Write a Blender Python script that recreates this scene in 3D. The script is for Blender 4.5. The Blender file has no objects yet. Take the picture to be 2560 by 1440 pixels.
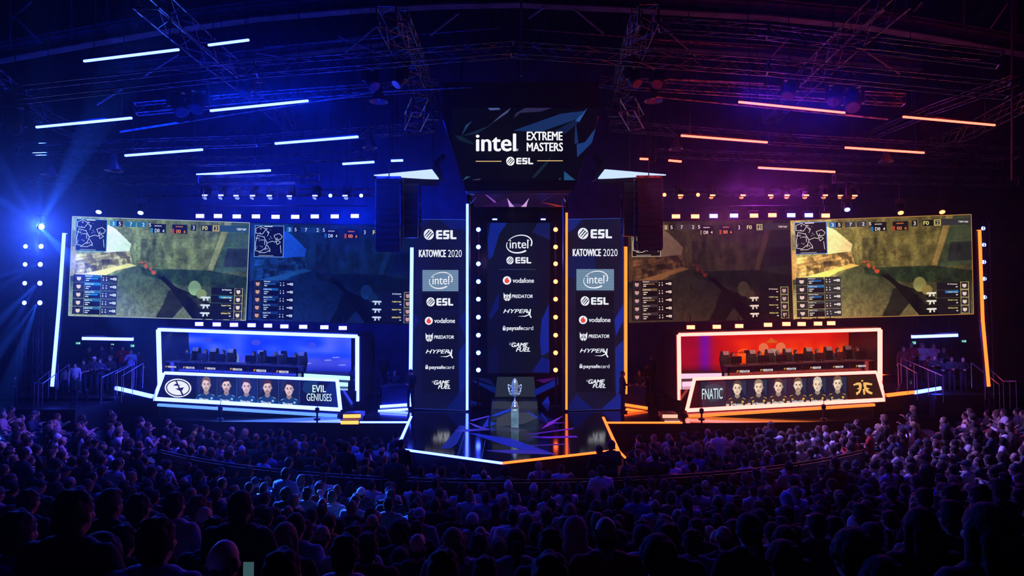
import bpy, bmesh, math, random
import numpy as np
from mathutils import Vector, Matrix
from mathutils.geometry import tessellate_polygon
C = bpy.context.scene.collection
SC = bpy.context.scene
random.seed(7)
# ------------------------------------------------------------------ camera, world, large lights, exposure
F = 1700.0; CAMZ = 4.9; PITCH = math.atan(70.0 / F)
cam = bpy.data.objects.new('camera', bpy.data.cameras.new('camera')); C.objects.link(cam)
cam.data.sensor_width = 36; cam.data.lens = 36 * F / 2560; cam.data.clip_end = 300; cam.data.clip_start = .05
cam.location = (0, 0, CAMZ); cam.rotation_euler = (math.pi / 2 + PITCH, 0, 0)
SC.camera = cam
SC.view_settings.view_transform = 'Standard'; SC.view_settings.look = 'None'
SC.view_settings.exposure = 0; SC.view_settings.gamma = 1
try: SC.view_settings.use_curve_mapping = False
except Exception: pass
SC.cycles.use_denoising = True
try: SC.cycles.denoiser = 'OPENIMAGEDENOISE'
except Exception: pass
SC.cycles.max_bounces = 3; SC.cycles.diffuse_bounces = 1; SC.cycles.glossy_bounces = 2
SC.cycles.transmission_bounces = 3; SC.cycles.volume_bounces = 0; SC.cycles.transparent_max_bounces = 6
SC.cycles.sample_clamp_indirect = 3.0; SC.cycles.caustics_reflective = False; SC.cycles.caustics_refractive = False
SC.cycles.use_adaptive_sampling = True; SC.cycles.adaptive_threshold = .07
HAZE = 0.0014
W = bpy.data.worlds.new('arena_air'); SC.world = W; W.use_nodes = True
try: W.cycles.homogeneous_volume = True; W.cycles.volume_sampling = 'MULTIPLE_IMPORTANCE'; W.cycles.sampling_method = 'NONE'
except Exception: pass
_n = W.node_tree.nodes; _l = W.node_tree.links; _n.clear()
_o = _n.new('ShaderNodeOutputWorld'); _b = _n.new('ShaderNodeBackground'); _b.inputs[0].default_value = (.02, .05, .5, 1); _b.inputs[1].default_value = .0012
_l.new(_b.outputs[0], _o.inputs['Surface'])
_v = _n.new('ShaderNodeVolumeScatter'); _v.inputs['Color'].default_value = (.9, .92, 1, 1); _v.inputs['Density'].default_value = HAZE; _v.inputs["Anisotropy"].default_value = .9
_l.new(_v.outputs[0], _o.inputs['Volume'])

def light(name, kind, loc, to, color, power, size=1.0, size_y=None, spot=60, blend=.6, spread=None):
    d = bpy.data.lights.new(name, kind); d.color = color; d.energy = power
    if kind == 'AREA':
        d.shape = 'RECTANGLE'; d.size = size; d.size_y = size_y or size
        if spread: d.spread = math.radians(spread)
    if kind == 'SPOT': d.spot_size = math.radians(spot); d.spot_blend = blend; d.shadow_soft_size = size
    if kind == 'POINT': d.shadow_soft_size = size
    o = bpy.data.objects.new(name, d); C.objects.link(o); o.location = loc
    v = Vector(to) - Vector(loc); o.rotation_euler = v.to_track_quat('-Z', 'Y').to_euler(); return o
def P0(px, py, Y): k = Y / F; return ((px - 1280) * k, Y, CAMZ + (790 - py) * k)
BLUE = (.0006, .022, 1.0); LAV = (.20, .10, 1.0); ORG = (1.0, .16, .02); PNK = (1.0, .16, .40); COOL = (.55, .75, 1.0)
# added soft washes over the stage and the hall, without fixtures in the rig
light('fill_stage_blue', 'AREA', (-9, 20, 10.4), (-11, 30, 3.5), BLUE, 900, 8, 1.5)
light('fill_stage_orange', 'AREA', (9, 20, 10.4), (11, 30, 3.5), (1, .06, .08), 90, 8, 1.5)
light('fill_hall_blue', 'AREA', (-6, 16.5, 10.2), (-5, 11, 0), BLUE, 300, 3, .5)
light('fill_hall_violet', 'AREA', (10.4, 27.6, 10.0), (13, 20, 1), (.45, .03, .6), 330, 4, .2)
light('fill_hall_left', 'AREA', (-10.6, 27.6, 10.0), (-13, 20, 1), (.02, .04, 1.0), 380, 4, .2)
light('rig_spot_crowd_right', 'SPOT', (4.6, 23.5, 9.6), (13, 18.5, 1.4), (.26, .20, 1.0), 9000, .25, spot=62, blend=.7)
light('rig_spot_crowd_left', 'SPOT', (-4.6, 23.5, 9.6), (-13.5, 19, 1.4), (.20, .10, 1.0), 5200, .25, spot=60, blend=.7)
light('fill_front_pink', 'AREA', (8, 25.2, 8.6), (7, 18.5, 1), PNK, 45, 1.5, .5)
light('fill_front_blue', 'AREA', (-6, 25.2, 8.6), (-6, 18.5, 1), BLUE, 260, 1.5, .5)
light('fill_hall_right', 'AREA', (7, 16.5, 10.2), (8, 11, 0), (.010, .016, 1.0), 260, 3, .5)
light('fill_wall_blue', 'AREA', (-10, 32.5, 10.2), (-10, 37.5, 9), BLUE, 1700, 14, .6)  # added lamps that tint the back wall, no fixtures modelled
light('fill_wall_magenta', 'AREA', (12, 32.5, 10.2), (12, 37.5, 9), (.7, .004, .45), 80, 10, .6)
light('fill_roof_blue', 'AREA', (-9, 20, 10.0), (-9, 22, 19), BLUE, 420, 14, 5)  # added lamps that brighten the trusses and roof, no fixtures modelled
light('fill_roof_orange', 'AREA', (9, 20, 10.0), (9, 22, 19), (1, .035, .025), 130, 12, 5)
light('bar_fill_left', 'AREA', P0(270, 852, 27.3), P0(270, 960, 29.5), (.12, .12, 1.0), 40, 2, .15)  # extra area lamps at the light bars, added to brighten the onlookers
light('bar_fill_right', 'AREA', P0(2336, 846, 27.3), P0(2336, 960, 29.5), (.16, .12, 1.0), 40, 2, .15)
light('booth_light_blue', 'AREA', (-11.2, 28.9, 4.15), (-11.2, 29.6, 2), (.22, .36, 1.0), 60, 7, .5)
light('booth_light_warm', 'AREA', (11.2, 28.9, 4.15), (11.2, 29.6, 2), (1.0, .55, .45), 45, 7, .5)
light('trophy_spot', 'SPOT', (.3, 15, 9.0), (.1, 23.4, 1.95), COOL, 26000, .15, spot=11, blend=.6)
light('trophy_back_spot', 'SPOT', (0, 24.3, 9.0), (.1, 23.4, 2.0), COOL, 2500, .1, spot=16, blend=.5)

# ------------------------------------------------------------------ helpers
_c, _s = math.cos(PITCH), math.sin(PITCH)
def ray(px, py):
    x = (px - 1280) / F; v = (720 - py) / F
    return Vector((x, _c - v * _s, _s + v * _c))
def P(px, py, Y):
    d = ray(px, py); t = Y / d.y; return Vector((t * d.x, Y, CAMZ + t * d.z))
def PZ(px, py, z):
    d = ray(px, py); t = (z - CAMZ) / d.z; return Vector((t * d.x, t * d.y, z))
def lin(c):
    return tuple(((v / 255) / 12.92 if v / 255 <= .04045 else ((v / 255 + .055) / 1.055) ** 2.4) for v in c[:3])

class Plane:
    def __init__(s, a, b, c):
        s.o = Vector(a); n = (Vector(b) - s.o).cross(Vector(c) - s.o); n.normalize()
        if n.dot(Vector((0, 0, CAMZ)) - s.o) < 0: n = -n
        s.n = n
    def hit(s, px, py, off=0.0):
        d = ray(px, py); o = Vector((0, 0, CAMZ))
        t = (s.o + s.n * off - o).dot(s.n) / d.dot(s.n); return o + d * t

MATS = {}
def mat(name, col=(.5, .5, .5), rough=.5, metal=0., em=None, es=0., noise=None, spec=.5, alpha=1.):
    if name in MATS: return MATS[name]
    m = bpy.data.materials.new(name); m.use_nodes = True; nt = m.node_tree; b = nt.nodes['Principled BSDF']
    b.inputs['Base Color'].default_value = (*col, 1); b.inputs['Roughness'].default_value = rough; b.inputs['Metallic'].default_value = metal
    b.inputs['Specular IOR Level'].default_value = spec
    if em: b.inputs['Emission Color'].default_value = (*em, 1); b.inputs['Emission Strength'].default_value = es
    if noise:
        sc, amt = noise[0], noise[1]
        tc = nt.nodes.new('ShaderNodeTexCoord'); tx = nt.nodes.new('ShaderNodeTexNoise'); tx.inputs['Scale'].default_value = sc; tx.inputs['Detail'].default_value = 4
        nt.links.new(tc.outputs['Object'], tx.inputs['Vector'])
        rp = nt.nodes.new('ShaderNodeValToRGB')
        rp.color_ramp.elements[0].position = .3; rp.color_ramp.elements[1].position = .7
        rp.color_ramp.elements[0].color = (*[max(0, v * (1 - amt)) for v in col], 1); rp.color_ramp.elements[1].color = (*[min(1, v * (1 + amt)) for v in col], 1)
        nt.links.new(tx.outputs['Fac'], rp.inputs['Fac']); nt.links.new(rp.outputs['Color'], b.inputs['Base Color'])
        if len(noise) > 2:
            bp = nt.nodes.new('ShaderNodeBump'); bp.inputs['Strength'].default_value = noise[2]; bp.inputs['Distance'].default_value = .02
            nt.links.new(tx.outputs['Fac'], bp.inputs['Height']); nt.links.new(bp.outputs['Normal'], b.inputs['Normal'])
    MATS[name] = m; return m
def glow(name, col, st, sampled=True):
    m = mat(name, (.02, .02, .02), .4, em=col, es=st)
    m.cycles.emission_sampling = 'FRONT_BACK' if sampled else 'NONE'
    return m
def art_mat():
    m = bpy.data.materials.new('led_picture'); m.use_nodes = True; nt = m.node_tree; b = nt.nodes['Principled BSDF']
    b.inputs['Base Color'].default_value = (.002, .002, .003, 1); b.inputs['Roughness'].default_value = .45; b.inputs['Specular IOR Level'].default_value = .08
    a = nt.nodes.new('ShaderNodeAttribute'); a.attribute_name = 'Col'
    nt.links.new(a.outputs['Color'], b.inputs['Emission Color']); b.inputs['Emission Strength'].default_value = 1.0
    m.cycles.emission_sampling = 'NONE'; return m
ART = art_mat()
M_black = mat('black_painted_steel', (.012, .012, .016), .45, noise=(6, .4))
M_gloss = mat('gloss_black_panel', (.006, .007, .011), .12, noise=(3, .4))
M_truss = mat('truss_aluminium', (.15, .15, .17), .32, .85, noise=(5, .85))
M_trussd = mat('black_truss', (.05, .05, .06), .4, .6, noise=(8, .3))
M_beam = mat('roof_steel', (.09, .09, .11), .42, .3, noise=(2, .5))
M_drape = mat('black_drape', (.022, .023, .032), .85, noise=(3, .5, .3))
M_deck = mat('stage_deck_gloss', (.006, .007, .012), .09, noise=(.7, .5))
M_grey = mat('grey_plastic', (.06, .06, .07), .5, noise=(9, .3))
M_rail = mat('steel_rail', (.45, .45, .5), .3, .8, noise=(9, .2))
G_blue = glow('blue_white_led', (.032, .060, 1.0), 22)
G_bluew = glow('blue_white_bar', (.038, .064, 1.0), 22)
G_org = glow('orange_led', (1.0, .085, .010), 5)
G_orgw = glow('orange_white_led', (1.0, .105, .085), 8)
G_red = glow('red_orange_tube', (1.0, .06, .035), 9)
G_wing = glow('pale_blue_panel_glow', (.50, .66, 1.0), 1.25)
G_blb = glow('blinder_glow_blue', (.045, .048, 1.0), 22)
G_blo = glow('blinder_glow_orange', (1.0, .11, .055), 9)
G_pt = glow('par_glow_blue', (.035, .07, 1.0), 34)
G_pto = glow('par_glow_orange', (1.0, .09, .03), 12)

class MB:
    def __init__(s): s.v = []; s.f = []; s.m = []; s.c = None
    def add(s, vs, fs, mi=0):
        k = len(s.v); s.v += [tuple(v) for v in vs]; s.f += [tuple(i + k for i in f) for f in fs]; s.m += [mi] * len(fs); return s
    def poly(s, pts, mi=0): return s.add(pts, [tuple(range(len(pts)))], mi)
    def slab(s, pts, vec, mi=0, cap=None):
        n = len(pts); vec = Vector(vec); q = [Vector(p) for p in pts]; b = [p + vec for p in q]
        nrm = (q[1] - q[0]).cross(q[2] - q[0])
        flip = nrm.dot(vec) > 0
        fs = [tuple(range(n)), tuple(range(2 * n - 1, n - 1, -1))] + [((i), i + n, (i + 1) % n + n, (i + 1) % n) for i in range(n)]
        if flip: fs = [f[::-1] for f in fs]
        s.add(q + b, fs, mi)
        if cap is not None: s.m[-len(fs)] = cap
        return s
    def box(s, c, size, mi=0, rz=0.):
        x, y, z = [v / 2 for v in size]; M = Matrix.Rotation(rz, 3, 'Z'); c = Vector(c)
        vs = [c + M @ Vector((a * x, b * y, d * z)) for d in (-1, 1) for a, b in ((-1, -1), (1, -1), (1, 1), (-1, 1))]
        return s.add(vs, [(3, 2, 1, 0), (4, 5, 6, 7), (0, 1, 5, 4), (1, 2, 6, 5), (2, 3, 7, 6), (3, 0, 4, 7)], mi)
    def bar(s, a, b, w, h, mi=0, up=(0, 0, 1)):
        a = Vector(a); b = Vector(b); d = (b - a).normalized(); u = Vector(up)
        if abs(d.dot(u)) > .99: u = Vector((0, 1, 0))
        x = d.cross(u).normalized(); y = x.cross(d)
        vs = [p + x * (i * w / 2) + y * (j * h / 2) for p in (a, b) for i, j in ((-1, -1), (1, -1), (1, 1), (-1, 1))]
        return s.add(vs, [(0, 1, 2, 3), (7, 6, 5, 4), (0, 4, 5, 1), (1, 5, 6, 2), (2, 6, 7, 3), (3, 7, 4, 0)], mi)
    def tube(s, a, b, r, n=8, mi=0, r2=None, caps=True):
        a = Vector(a); b = Vector(b); d = (b - a).normalized(); u = Vector((0, 0, 1)) if abs(d.z) < .9 else Vector((0, 1, 0))
        x = d.cross(u).normalized(); y = d.cross(x); r2 = r if r2 is None else r2; vs = []
        for p, q in ((a, r), (b, r2)):
            vs += [p + (x * math.cos(t) + y * math.sin(t)) * q for t in [2 * math.pi * i / n for i in range(n)]]
        fs = [(i, (i + 1) % n, n + (i + 1) % n, n + i) for i in range(n)]
        if caps: fs += [tuple(range(n - 1, -1, -1)), tuple(range(n, 2 * n))]
        return s.add(vs, fs, mi)
    def path(s, pts, r, n=6, mi=0):
        for a, b in zip(pts, pts[1:]): s.tube(a, b, r, n, mi)
        return s
    def lathe(s, prof, c=(0, 0, 0), n=20, mi=0, axis=(0, 0, 1)):
        d = Vector(axis).normalized(); u = Vector((0, 0, 1)) if abs(d.z) < .9 else Vector((0, 1, 0))
        x = d.cross(u).normalized(); y = d.cross(x); c = Vector(c); vs = []
        for r, h in prof: vs += [c + d * h + (x * math.cos(2 * math.pi * i / n) + y * math.sin(2 * math.pi * i / n)) * max(r, 1e-4) for i in range(n)]
        fs = []
        for k in range(len(prof) - 1): fs += [(k * n + i, k * n + (i + 1) % n, (k + 1) * n + (i + 1) % n, (k + 1) * n + i) for i in range(n)]
        fs += [tuple(range(n - 1, -1, -1)), tuple((len(prof) - 1) * n + i for i in range(n))]
        return s.add(vs, fs, mi)
    def ell(s, c, r, n=12, k=8, mi=0, R=None):
        c = Vector(c); vs = []; fs = []
        for j in range(k + 1):
            t = math.pi * j / k
            for i in range(n):
                p = Vector((r[0] * math.sin(t) * math.cos(2 * math.pi * i / n), r[1] * math.sin(t) * math.sin(2 * math.pi * i / n), r[2] * math.cos(t) + 1e-5 * j))
                if R: p = R @ p
                vs.append(c + p)
        for j in range(k): fs += [(j * n + i, (j + 1) * n + i, (j + 1) * n + (i + 1) % n, j * n + (i + 1) % n) for i in range(n)]
        return s.add(vs, fs, mi)
    def cap(s, a, r1, b, r2, n=10, mi=0):
        a = Vector(a); b = Vector(b); L = (b - a).length
        if L < 1e-5: return s.ell(a, (r1, r1, r1), n, 6, mi)
        pr = [(r1 * math.sin(t), -r1 * math.cos(t)) for t in (.15, .6, 1.05)] + [(r1, 0), (r2, L)] + [(r2 * math.cos(t), L + r2 * math.sin(t)) for t in (.5, 1.0, 1.42)]
        return s.lathe(pr, a, n, mi, b - a)
    def truss(s, a, b, w=.3, bay=.6, r=.02, mi=0, up=(0, 0, 1), rd=.008):
        a = Vector(a); b = Vector(b); d = (b - a).normalized(); u = Vector(up)
        if abs(d.dot(u)) > .95: u = Vector((0, 1, 0))
        x = d.cross(u).normalized(); y = x.cross(d); L = (b - a).length; n = max(2, int(L / bay))
        off = [x * i * w / 2 + y * j * w / 2 for i, j in ((-1, -1), (1, -1), (1, 1), (-1, 1))]
        for o in off: s.tube(a + o, b + o, r, 6, mi)
        for k in range(n):
            p = a + d * (L * k / n); q = a + d * (L * (k + 1) / n)
            for i in range(4):
                o1, o2 = off[i], off[(i + 1) % 4]
                if k % 2: o1, o2 = o2, o1
                s.tube(p + o1, q + o2, rd, 4, mi, caps=False)
        for p in (a, b):
            for i in range(4): s.tube(p + off[i], p + off[(i + 1) % 4], r, 5, mi)
        return s
    def build(s, name, mats, parent=None, smooth=False, kind=None):
        if not isinstance(mats, (list, tuple)): mats = [mats]
        if parent is None:
            lo = [min(v[i] for v in s.v) for i in range(3)]; hi = [max(v[i] for v in s.v) for i in range(3)]
            org = Vector(((lo[0] + hi[0]) / 2, (lo[1] + hi[1]) / 2, lo[2]))
            if kind == 'structure': org = Vector((0, 0, 0))
        else:
            org = Vector((0, 0, 0)); p = parent
            while p is not None: org += p.location; p = p.parent
        me = bpy.data.meshes.new(name); me.from_pydata([(v[0] - org.x, v[1] - org.y, v[2] - org.z) for v in s.v], [], s.f)
        for m in mats: me.materials.append(m)
        me.polygons.foreach_set('material_index', s.m)
        if smooth: me.polygons.foreach_set('use_smooth', [True] * len(me.polygons))
        if s.c is not None:
            at = me.attributes.new('Col', 'FLOAT_COLOR', 'POINT'); at.data.foreach_set('color', np.array(s.c, dtype=np.float32).ravel())
        me.update()
        o = bpy.data.objects.new(name, me); C.objects.link(o)
        if parent is None: o.location = org
        else: o.parent = parent
        if kind: o['kind'] = kind
        return o

def tag(o, label, cat, group=None, kind=None):
    o['label'] = label; o['category'] = cat
    if group: o['group'] = group
    if kind: o['kind'] = kind
    return o
def thing(name, label, cat, loc=(0, 0, 0), group=None):
    o = bpy.data.objects.new(name, None); C.objects.link(o); o.location = loc; o.empty_display_size = .2
    return tag(o, label, cat, group)
def dup(root, loc, rot=None, label=None, group=None, swap=None, scale=None):
    r = root.copy(); C.objects.link(r); r.location = loc
    if rot: r.rotation_euler = rot
    if scale: r.scale = (scale,) * 3
    if label: r['label'] = label
    if group: r['group'] = group
    for ch in list(root.children):
        c = ch.copy(); C.objects.link(c); c.parent = r; _swap(c, swap)
        for g in ch.children:
            d = g.copy(); C.objects.link(d); d.parent = c; _swap(d, swap)
    return r
def _swap(o, swap):
    if swap:
        for i, sl in enumerate(o.material_slots):
            if sl.material in swap:
                nm = swap[sl.material]; sl.link = 'OBJECT'; sl.material = nm
def remove(root):
    for ch in list(root.children):
        for g in list(ch.children): bpy.data.objects.remove(g)
        bpy.data.objects.remove(ch)
    bpy.data.objects.remove(root)
ORD = ['first', 'second', 'third', 'fourth', 'fifth', 'sixth', 'seventh', 'eighth', 'ninth', 'tenth', 'eleventh', 'twelfth', 'thirteenth', 'fourteenth', 'fifteenth', 'sixteenth', 'seventeenth', 'eighteenth', 'nineteenth', 'twentieth']
def ordi(i):
    if i < 20: return ORD[i]
    t = ['twenty', 'thirty', 'forty', 'fifty', 'sixty', 'seventy'][(i + 1) // 10 - 2]
    k = (i + 1) % 10
    return {'twenty': 'twentieth', 'thirty': 'thirtieth', 'forty': 'fortieth', 'fifty': 'fiftieth', 'sixty': 'sixtieth', 'seventy': 'seventieth'}[t] if k == 0 else t + '-' + ORD[k - 1]

# flat LED artwork on a plane, drawn in photograph pixels and laid on the real surface
_TXT = {}
def text_geo(s, weight=0.):
    key = (s, weight)
    if key in _TXT: return _TXT[key]
    cu = bpy.data.curves.new('lettering', 'FONT'); cu.body = s; cu.offset = weight; cu.resolution_u = 3; cu.fill_mode = 'BOTH'
    o = bpy.data.objects.new('lettering', cu); C.objects.link(o)
    dg = bpy.context.evaluated_depsgraph_get(); me = bpy.data.meshes.new_from_object(o.evaluated_get(dg))
    vs = np.array([v.co[:2] for v in me.vertices]); fs = [tuple(p.vertices) for p in me.polygons]
    bpy.data.objects.remove(o); bpy.data.curves.remove(cu); bpy.data.meshes.remove(me)
    lo = vs.min(0); hi = vs.max(0); vs = (vs - lo) / (hi - lo)
    _TXT[key] = (vs, fs); return _TXT[key]
class Art:
    def __init__(s, plane, base=.006): s.p = plane; s.v = []; s.f = []; s.c = []; s.b = base
    def _push(s, pts, fs, col, L):
        k = len(s.v); s.v += [s.p.hit(x, y, s.b + .0035 * L) for x, y in pts]; s.f += [tuple(i + k for i in f) for f in fs]
        if isinstance(col, np.ndarray) and col.ndim == 2: s.c += [(*r, 1) for r in col]
        else: s.c += [(*lin(col), 1)] * len(pts)
    def poly(s, pts, col, L=1):
        if len(pts) <= 4 and L >= 0 and s._convex(pts): s._push(pts, [tuple(range(len(pts)))], col, L)
        else:
            t = tessellate_polygon([[Vector((x, y, 0)) for x, y in pts]]); s._push(pts, [tuple(a) for a in t], col, L)
        return s
    @staticmethod
    def _convex(p):
        sg = 0
        for i in range(len(p)):
            a, b, c = p[i], p[(i + 1) % len(p)], p[(i + 2) % len(p)]
            z = (b[0] - a[0]) * (c[1] - b[1]) - (b[1] - a[1]) * (c[0] - b[0])
            if z * sg < 0: return False
            if z: sg = z
        return True
    def rect(s, x0, y0, x1, y1, col, L=1, sl=0.):
        return s.poly([(x0, y0), (x1, y0 + sl * (x1 - x0)), (x1, y1 + sl * (x1 - x0)), (x0, y1)], col, L)
    def ell(s, cx, cy, rx, ry, col, L=1, rot=0., n=24, a0=0., a1=None):
        a1 = 2 * math.pi if a1 is None else a1; full = abs(a1 - a0 - 2 * math.pi) < 1e-6
        m = n if full else n + 1; pts = []
        for i in range(m):
            t = a0 + (a1 - a0) * i / n; x, y = rx * math.cos(t), ry * math.sin(t)
            pts.append((cx + x * math.cos(rot) - y * math.sin(rot), cy + x * math.sin(rot) + y * math.cos(rot)))
        return s.poly(pts, col, L)
    def ring(s, cx, cy, rx, ry, w, col, L=1, rot=0., a0=0., a1=2 * math.pi, n=32, wf=None):
        o = []; fs = []
        for i in range(n + 1):
            f = i / n; t = a0 + (a1 - a0) * f; ww = w * (wf(f) if wf else 1)
            for k in (.5, -.5):
                x, y = (rx + k * ww) * math.cos(t), (ry + k * ww) * math.sin(t)
                o.append((cx + x * math.cos(rot) - y * math.sin(rot), cy + x * math.sin(rot) + y * math.cos(rot)))
        for i in range(n): fs.append((2 * i, 2 * i + 1, 2 * i + 3, 2 * i + 2))
        s._push(o, fs, col, L); return s
    def line(s, pts, w, col, L=1):
        for (x0, y0), (x1, y1) in zip(pts, pts[1:]):
            d = math.hypot(x1 - x0, y1 - y0) or 1; nx, ny = -(y1 - y0) / d * w / 2, (x1 - x0) / d * w / 2
            s._push([(x0 + nx, y0 + ny), (x1 + nx, y1 + ny), (x1 - nx, y1 - ny), (x0 - nx, y0 - ny)], [(0, 1, 2, 3)], col, L)
        return s
    def text(s, t, x0, y0, x1, y1, col, weight=0., shear=0., sl=0., L=2):
        vs, fs = text_geo(t, 0.); h = y1 - y0; sh = shear * h; w = max(0., weight) * h * 1.1
        for ox, oy in ((0, 0),) if w == 0 else ((-w, 0), (w, 0), (0, -w * .5), (0, w * .5)):
            pts = []
            for u, v in vs:
                x = x0 + w + u * (x1 - x0 - sh - 2 * w) + v * sh; pts.append((x + ox, y1 - v * h + sl * (x - x0) + oy))
            s._push(pts, fs, col, L)
        return s
    def marks(s, x0, y0, x1, y1, col, n, L=2, sl=0., seed=0):
        # blurred unreadable lettering: one small letter-like mark per character
        r = random.Random(seed + n); w = (x1 - x0) / n; h = y1 - y0
        for i in range(n):
            x = x0 + i * w; y = y0 + sl * i * w; k = r.randrange(4); t = w * .26
            s.rect(x, y + h * (0 if i == 0 or k == 3 else .25), x + t, y + h, col, L)
            if k != 1: s.rect(x + w * .5, y + h * .3, x + w * .5 + t, y + h, col, L)
            s.rect(x, y + h * (.3 if k % 2 else .72), x + w * .78, y + h * (.5 if k % 2 else .95), col, L)
        return s
    def grid(s, quad, nx, ny, fn, L=0):
        (ax, ay), (bx, by), (cx, cy), (dx, dy) = quad
        u, v = np.meshgrid(np.linspace(0, 1, nx), np.linspace(0, 1, ny)); col = fn(u, v).reshape(-1, 3)
        X = (1 - v) * ((1 - u) * ax + u * bx) + v * ((1 - u) * dx + u * cx); Y = (1 - v) * ((1 - u) * ay + u * by) + v * ((1 - u) * dy + u * cy)
        fs = [(j * nx + i, (j + 1) * nx + i, (j + 1) * nx + i + 1, j * nx + i + 1) for j in range(ny - 1) for i in range(nx - 1)]
        c = np.clip(col / 255., 0, 1); c = np.where(c <= .04045, c / 12.92, ((c + .055) / 1.055) ** 2.4)
        s._push(list(zip(X.ravel(), Y.ravel())), fs, c, L); return s
    def build(s, name, parent):
        m = MB(); m.v = [tuple(v) for v in s.v]; m.f = s.f; m.m = [0] * len(s.f); m.c = s.c
        return m.build(name, ART, parent)
def vnoise(u, v, sx, sy, seed=0):
    r = np.random.RandomState(seed); g = r.rand(int(sy) + 3, int(sx) + 3); x = u * sx; y = v * sy
    i = x.astype(int); j = y.astype(int); fx = x - i; fy = y - j; fx = fx * fx * (3 - 2 * fx); fy = fy * fy * (3 - 2 * fy)
    return (g[j, i] * (1 - fx) + g[j, i + 1] * fx) * (1 - fy) + (g[j + 1, i] * (1 - fx) + g[j + 1, i + 1] * fx) * fy
def quadY(px, Y): return [P(x, y, Y) for x, y in px]
# ------------------------------------------------------------------ the setting
DZ = 1.0; RC = Vector((0, 30.8))
def RAKE(R):
    xs = [0, 15.9, 16.5, 20.5, 23.4, 26.1, 27.2, 28.2, 31]; zs = [0, 0, .13, .7, 1.3, 2.2, 2.5, 2.85, 3.4]
    return float(np.interp(R, xs, zs))
M_floor = mat('dark_concrete', (.03, .03, .035), .6, noise=(1.5, .4))
M_wall = mat('dark_wall', (.04, .042, .06), .8, noise=(1.2, .4))
MB().add([(-34, -6, 0), (34, -6, 0), (34, 37.5, 0), (-34, 37.5, 0)], [(0, 1, 2, 3)]).build('floor', M_floor, kind='structure')
m = MB(); m.slab([(-34, 37.5, 0), (34, 37.5, 0), (34, 37.5, 20), (-34, 37.5, 20)], (0, .3, 0)); m.build('wall_back', M_wall, kind='structure')
MB().slab([(-34, -6, 0), (-34, 37.5, 0), (-34, 37.5, 20), (-34, -6, 20)], (-.3, 0, 0)).build('wall_left', M_wall, kind='structure')
MB().slab([(34, -6, 0), (34, 37.5, 0), (34, 37.5, 20), (34, -6, 20)], (.3, 0, 0)).build('wall_right', M_wall, kind='structure')
MB().slab([(-34, -6, 0), (34, -6, 0), (34, -6, 20), (-34, -6, 20)], (0, -.3, 0)).build('wall_front', M_wall, kind='structure')
M_ceil = mat('corrugated_roof', (.022, .022, .03), .6, noise=(1.0, .3))
m = MB()
for i in range(68):
    x = -34 + i
    m.add([(x, -6, 20), (x, 37.5, 20), (x + .5, 37.5, 20), (x + .5, -6, 20), (x + .55, -6, 19.85), (x + .55, 37.5, 19.85), (x + .95, 37.5, 19.85), (x + .95, -6, 19.85), (x + 1, -6, 20), (x + 1, 37.5, 20)],
          [(0, 1, 2, 3), (3, 2, 5, 4), (4, 5, 6, 7), (7, 6, 9, 8)])
m.build('ceiling', M_ceil, kind='structure')
# raked audience floor with bench ledges: arcs around the stage
ROWS = [16.45 + .79 * k for k in range(16)]
m = MB(); NA = 64
for k, R in enumerate(ROWS):
    z = RAKE(R); r0 = R - .45; r1 = R + .42
    for (ra, rb, za, zb) in ((r0, r1, 0, z), (R - .2, R + .22, z, z + .43)):
        if zb - za < .01: zb = za + .02
        vs = []; fs = []
        for i in range(NA + 1):
            t = math.radians(-80 + 160 * i / NA)
            for r, zz in ((ra, za), (ra, zb), (rb, zb), (rb, za)): vs.append((RC.x + r * math.sin(t), RC.y - r * math.cos(t), zz))
        for i in range(NA):
            a = 4 * i; b = a + 4
            fs += [(a, b, b + 1, a + 1), (a + 1, b + 1, b + 2, a + 2), (a + 2, b + 2, b + 3, a + 3)]
        m.add(vs, fs)
m.build('floor_seating_tiers', mat('tier_concrete', (.022, .022, .027), .8, noise=(2, .4)), kind='structure')
# stage deck
tip = PZ(1255, 1160, DZ); fl = PZ(1003, 1125, DZ); fr = PZ(1545, 1127, DZ); bl = PZ(1028, 1043, DZ); br = PZ(1508, 1045, DZ)
el = PZ(858, 1057, DZ); er = PZ(1705, 1058, DZ); ell_ = Vector((-11, el.y + .3, DZ)); err_ = Vector((11, er.y + .3, DZ))
jl = PZ(1020, 1057, DZ); jr = PZ(1513, 1058, DZ)
outl = [tip, fr, jr, er, err_, Vector((20, 27.5, DZ)), Vector((20, 37.4, DZ)), Vector((-20, 37.4, DZ)), Vector((-20, 27.5, DZ)), ell_, el, jl, fl]
tris = tessellate_polygon([outl])
m = MB(); m.add(outl, [tuple(t) if (outl[t[1]] - outl[t[0]]).cross(outl[t[2]] - outl[t[0]]).z > 0 else tuple(t)[::-1] for t in tris])
n = len(outl); low = [Vector((p.x, p.y, 0)) for p in outl]
for i in range(n): m.add([low[i], low[(i + 1) % n], outl[(i + 1) % n], outl[i]], [(0, 1, 2, 3)], 1)
m.build('floor_stage_deck', [M_deck, M_black], kind='structure')

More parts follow.
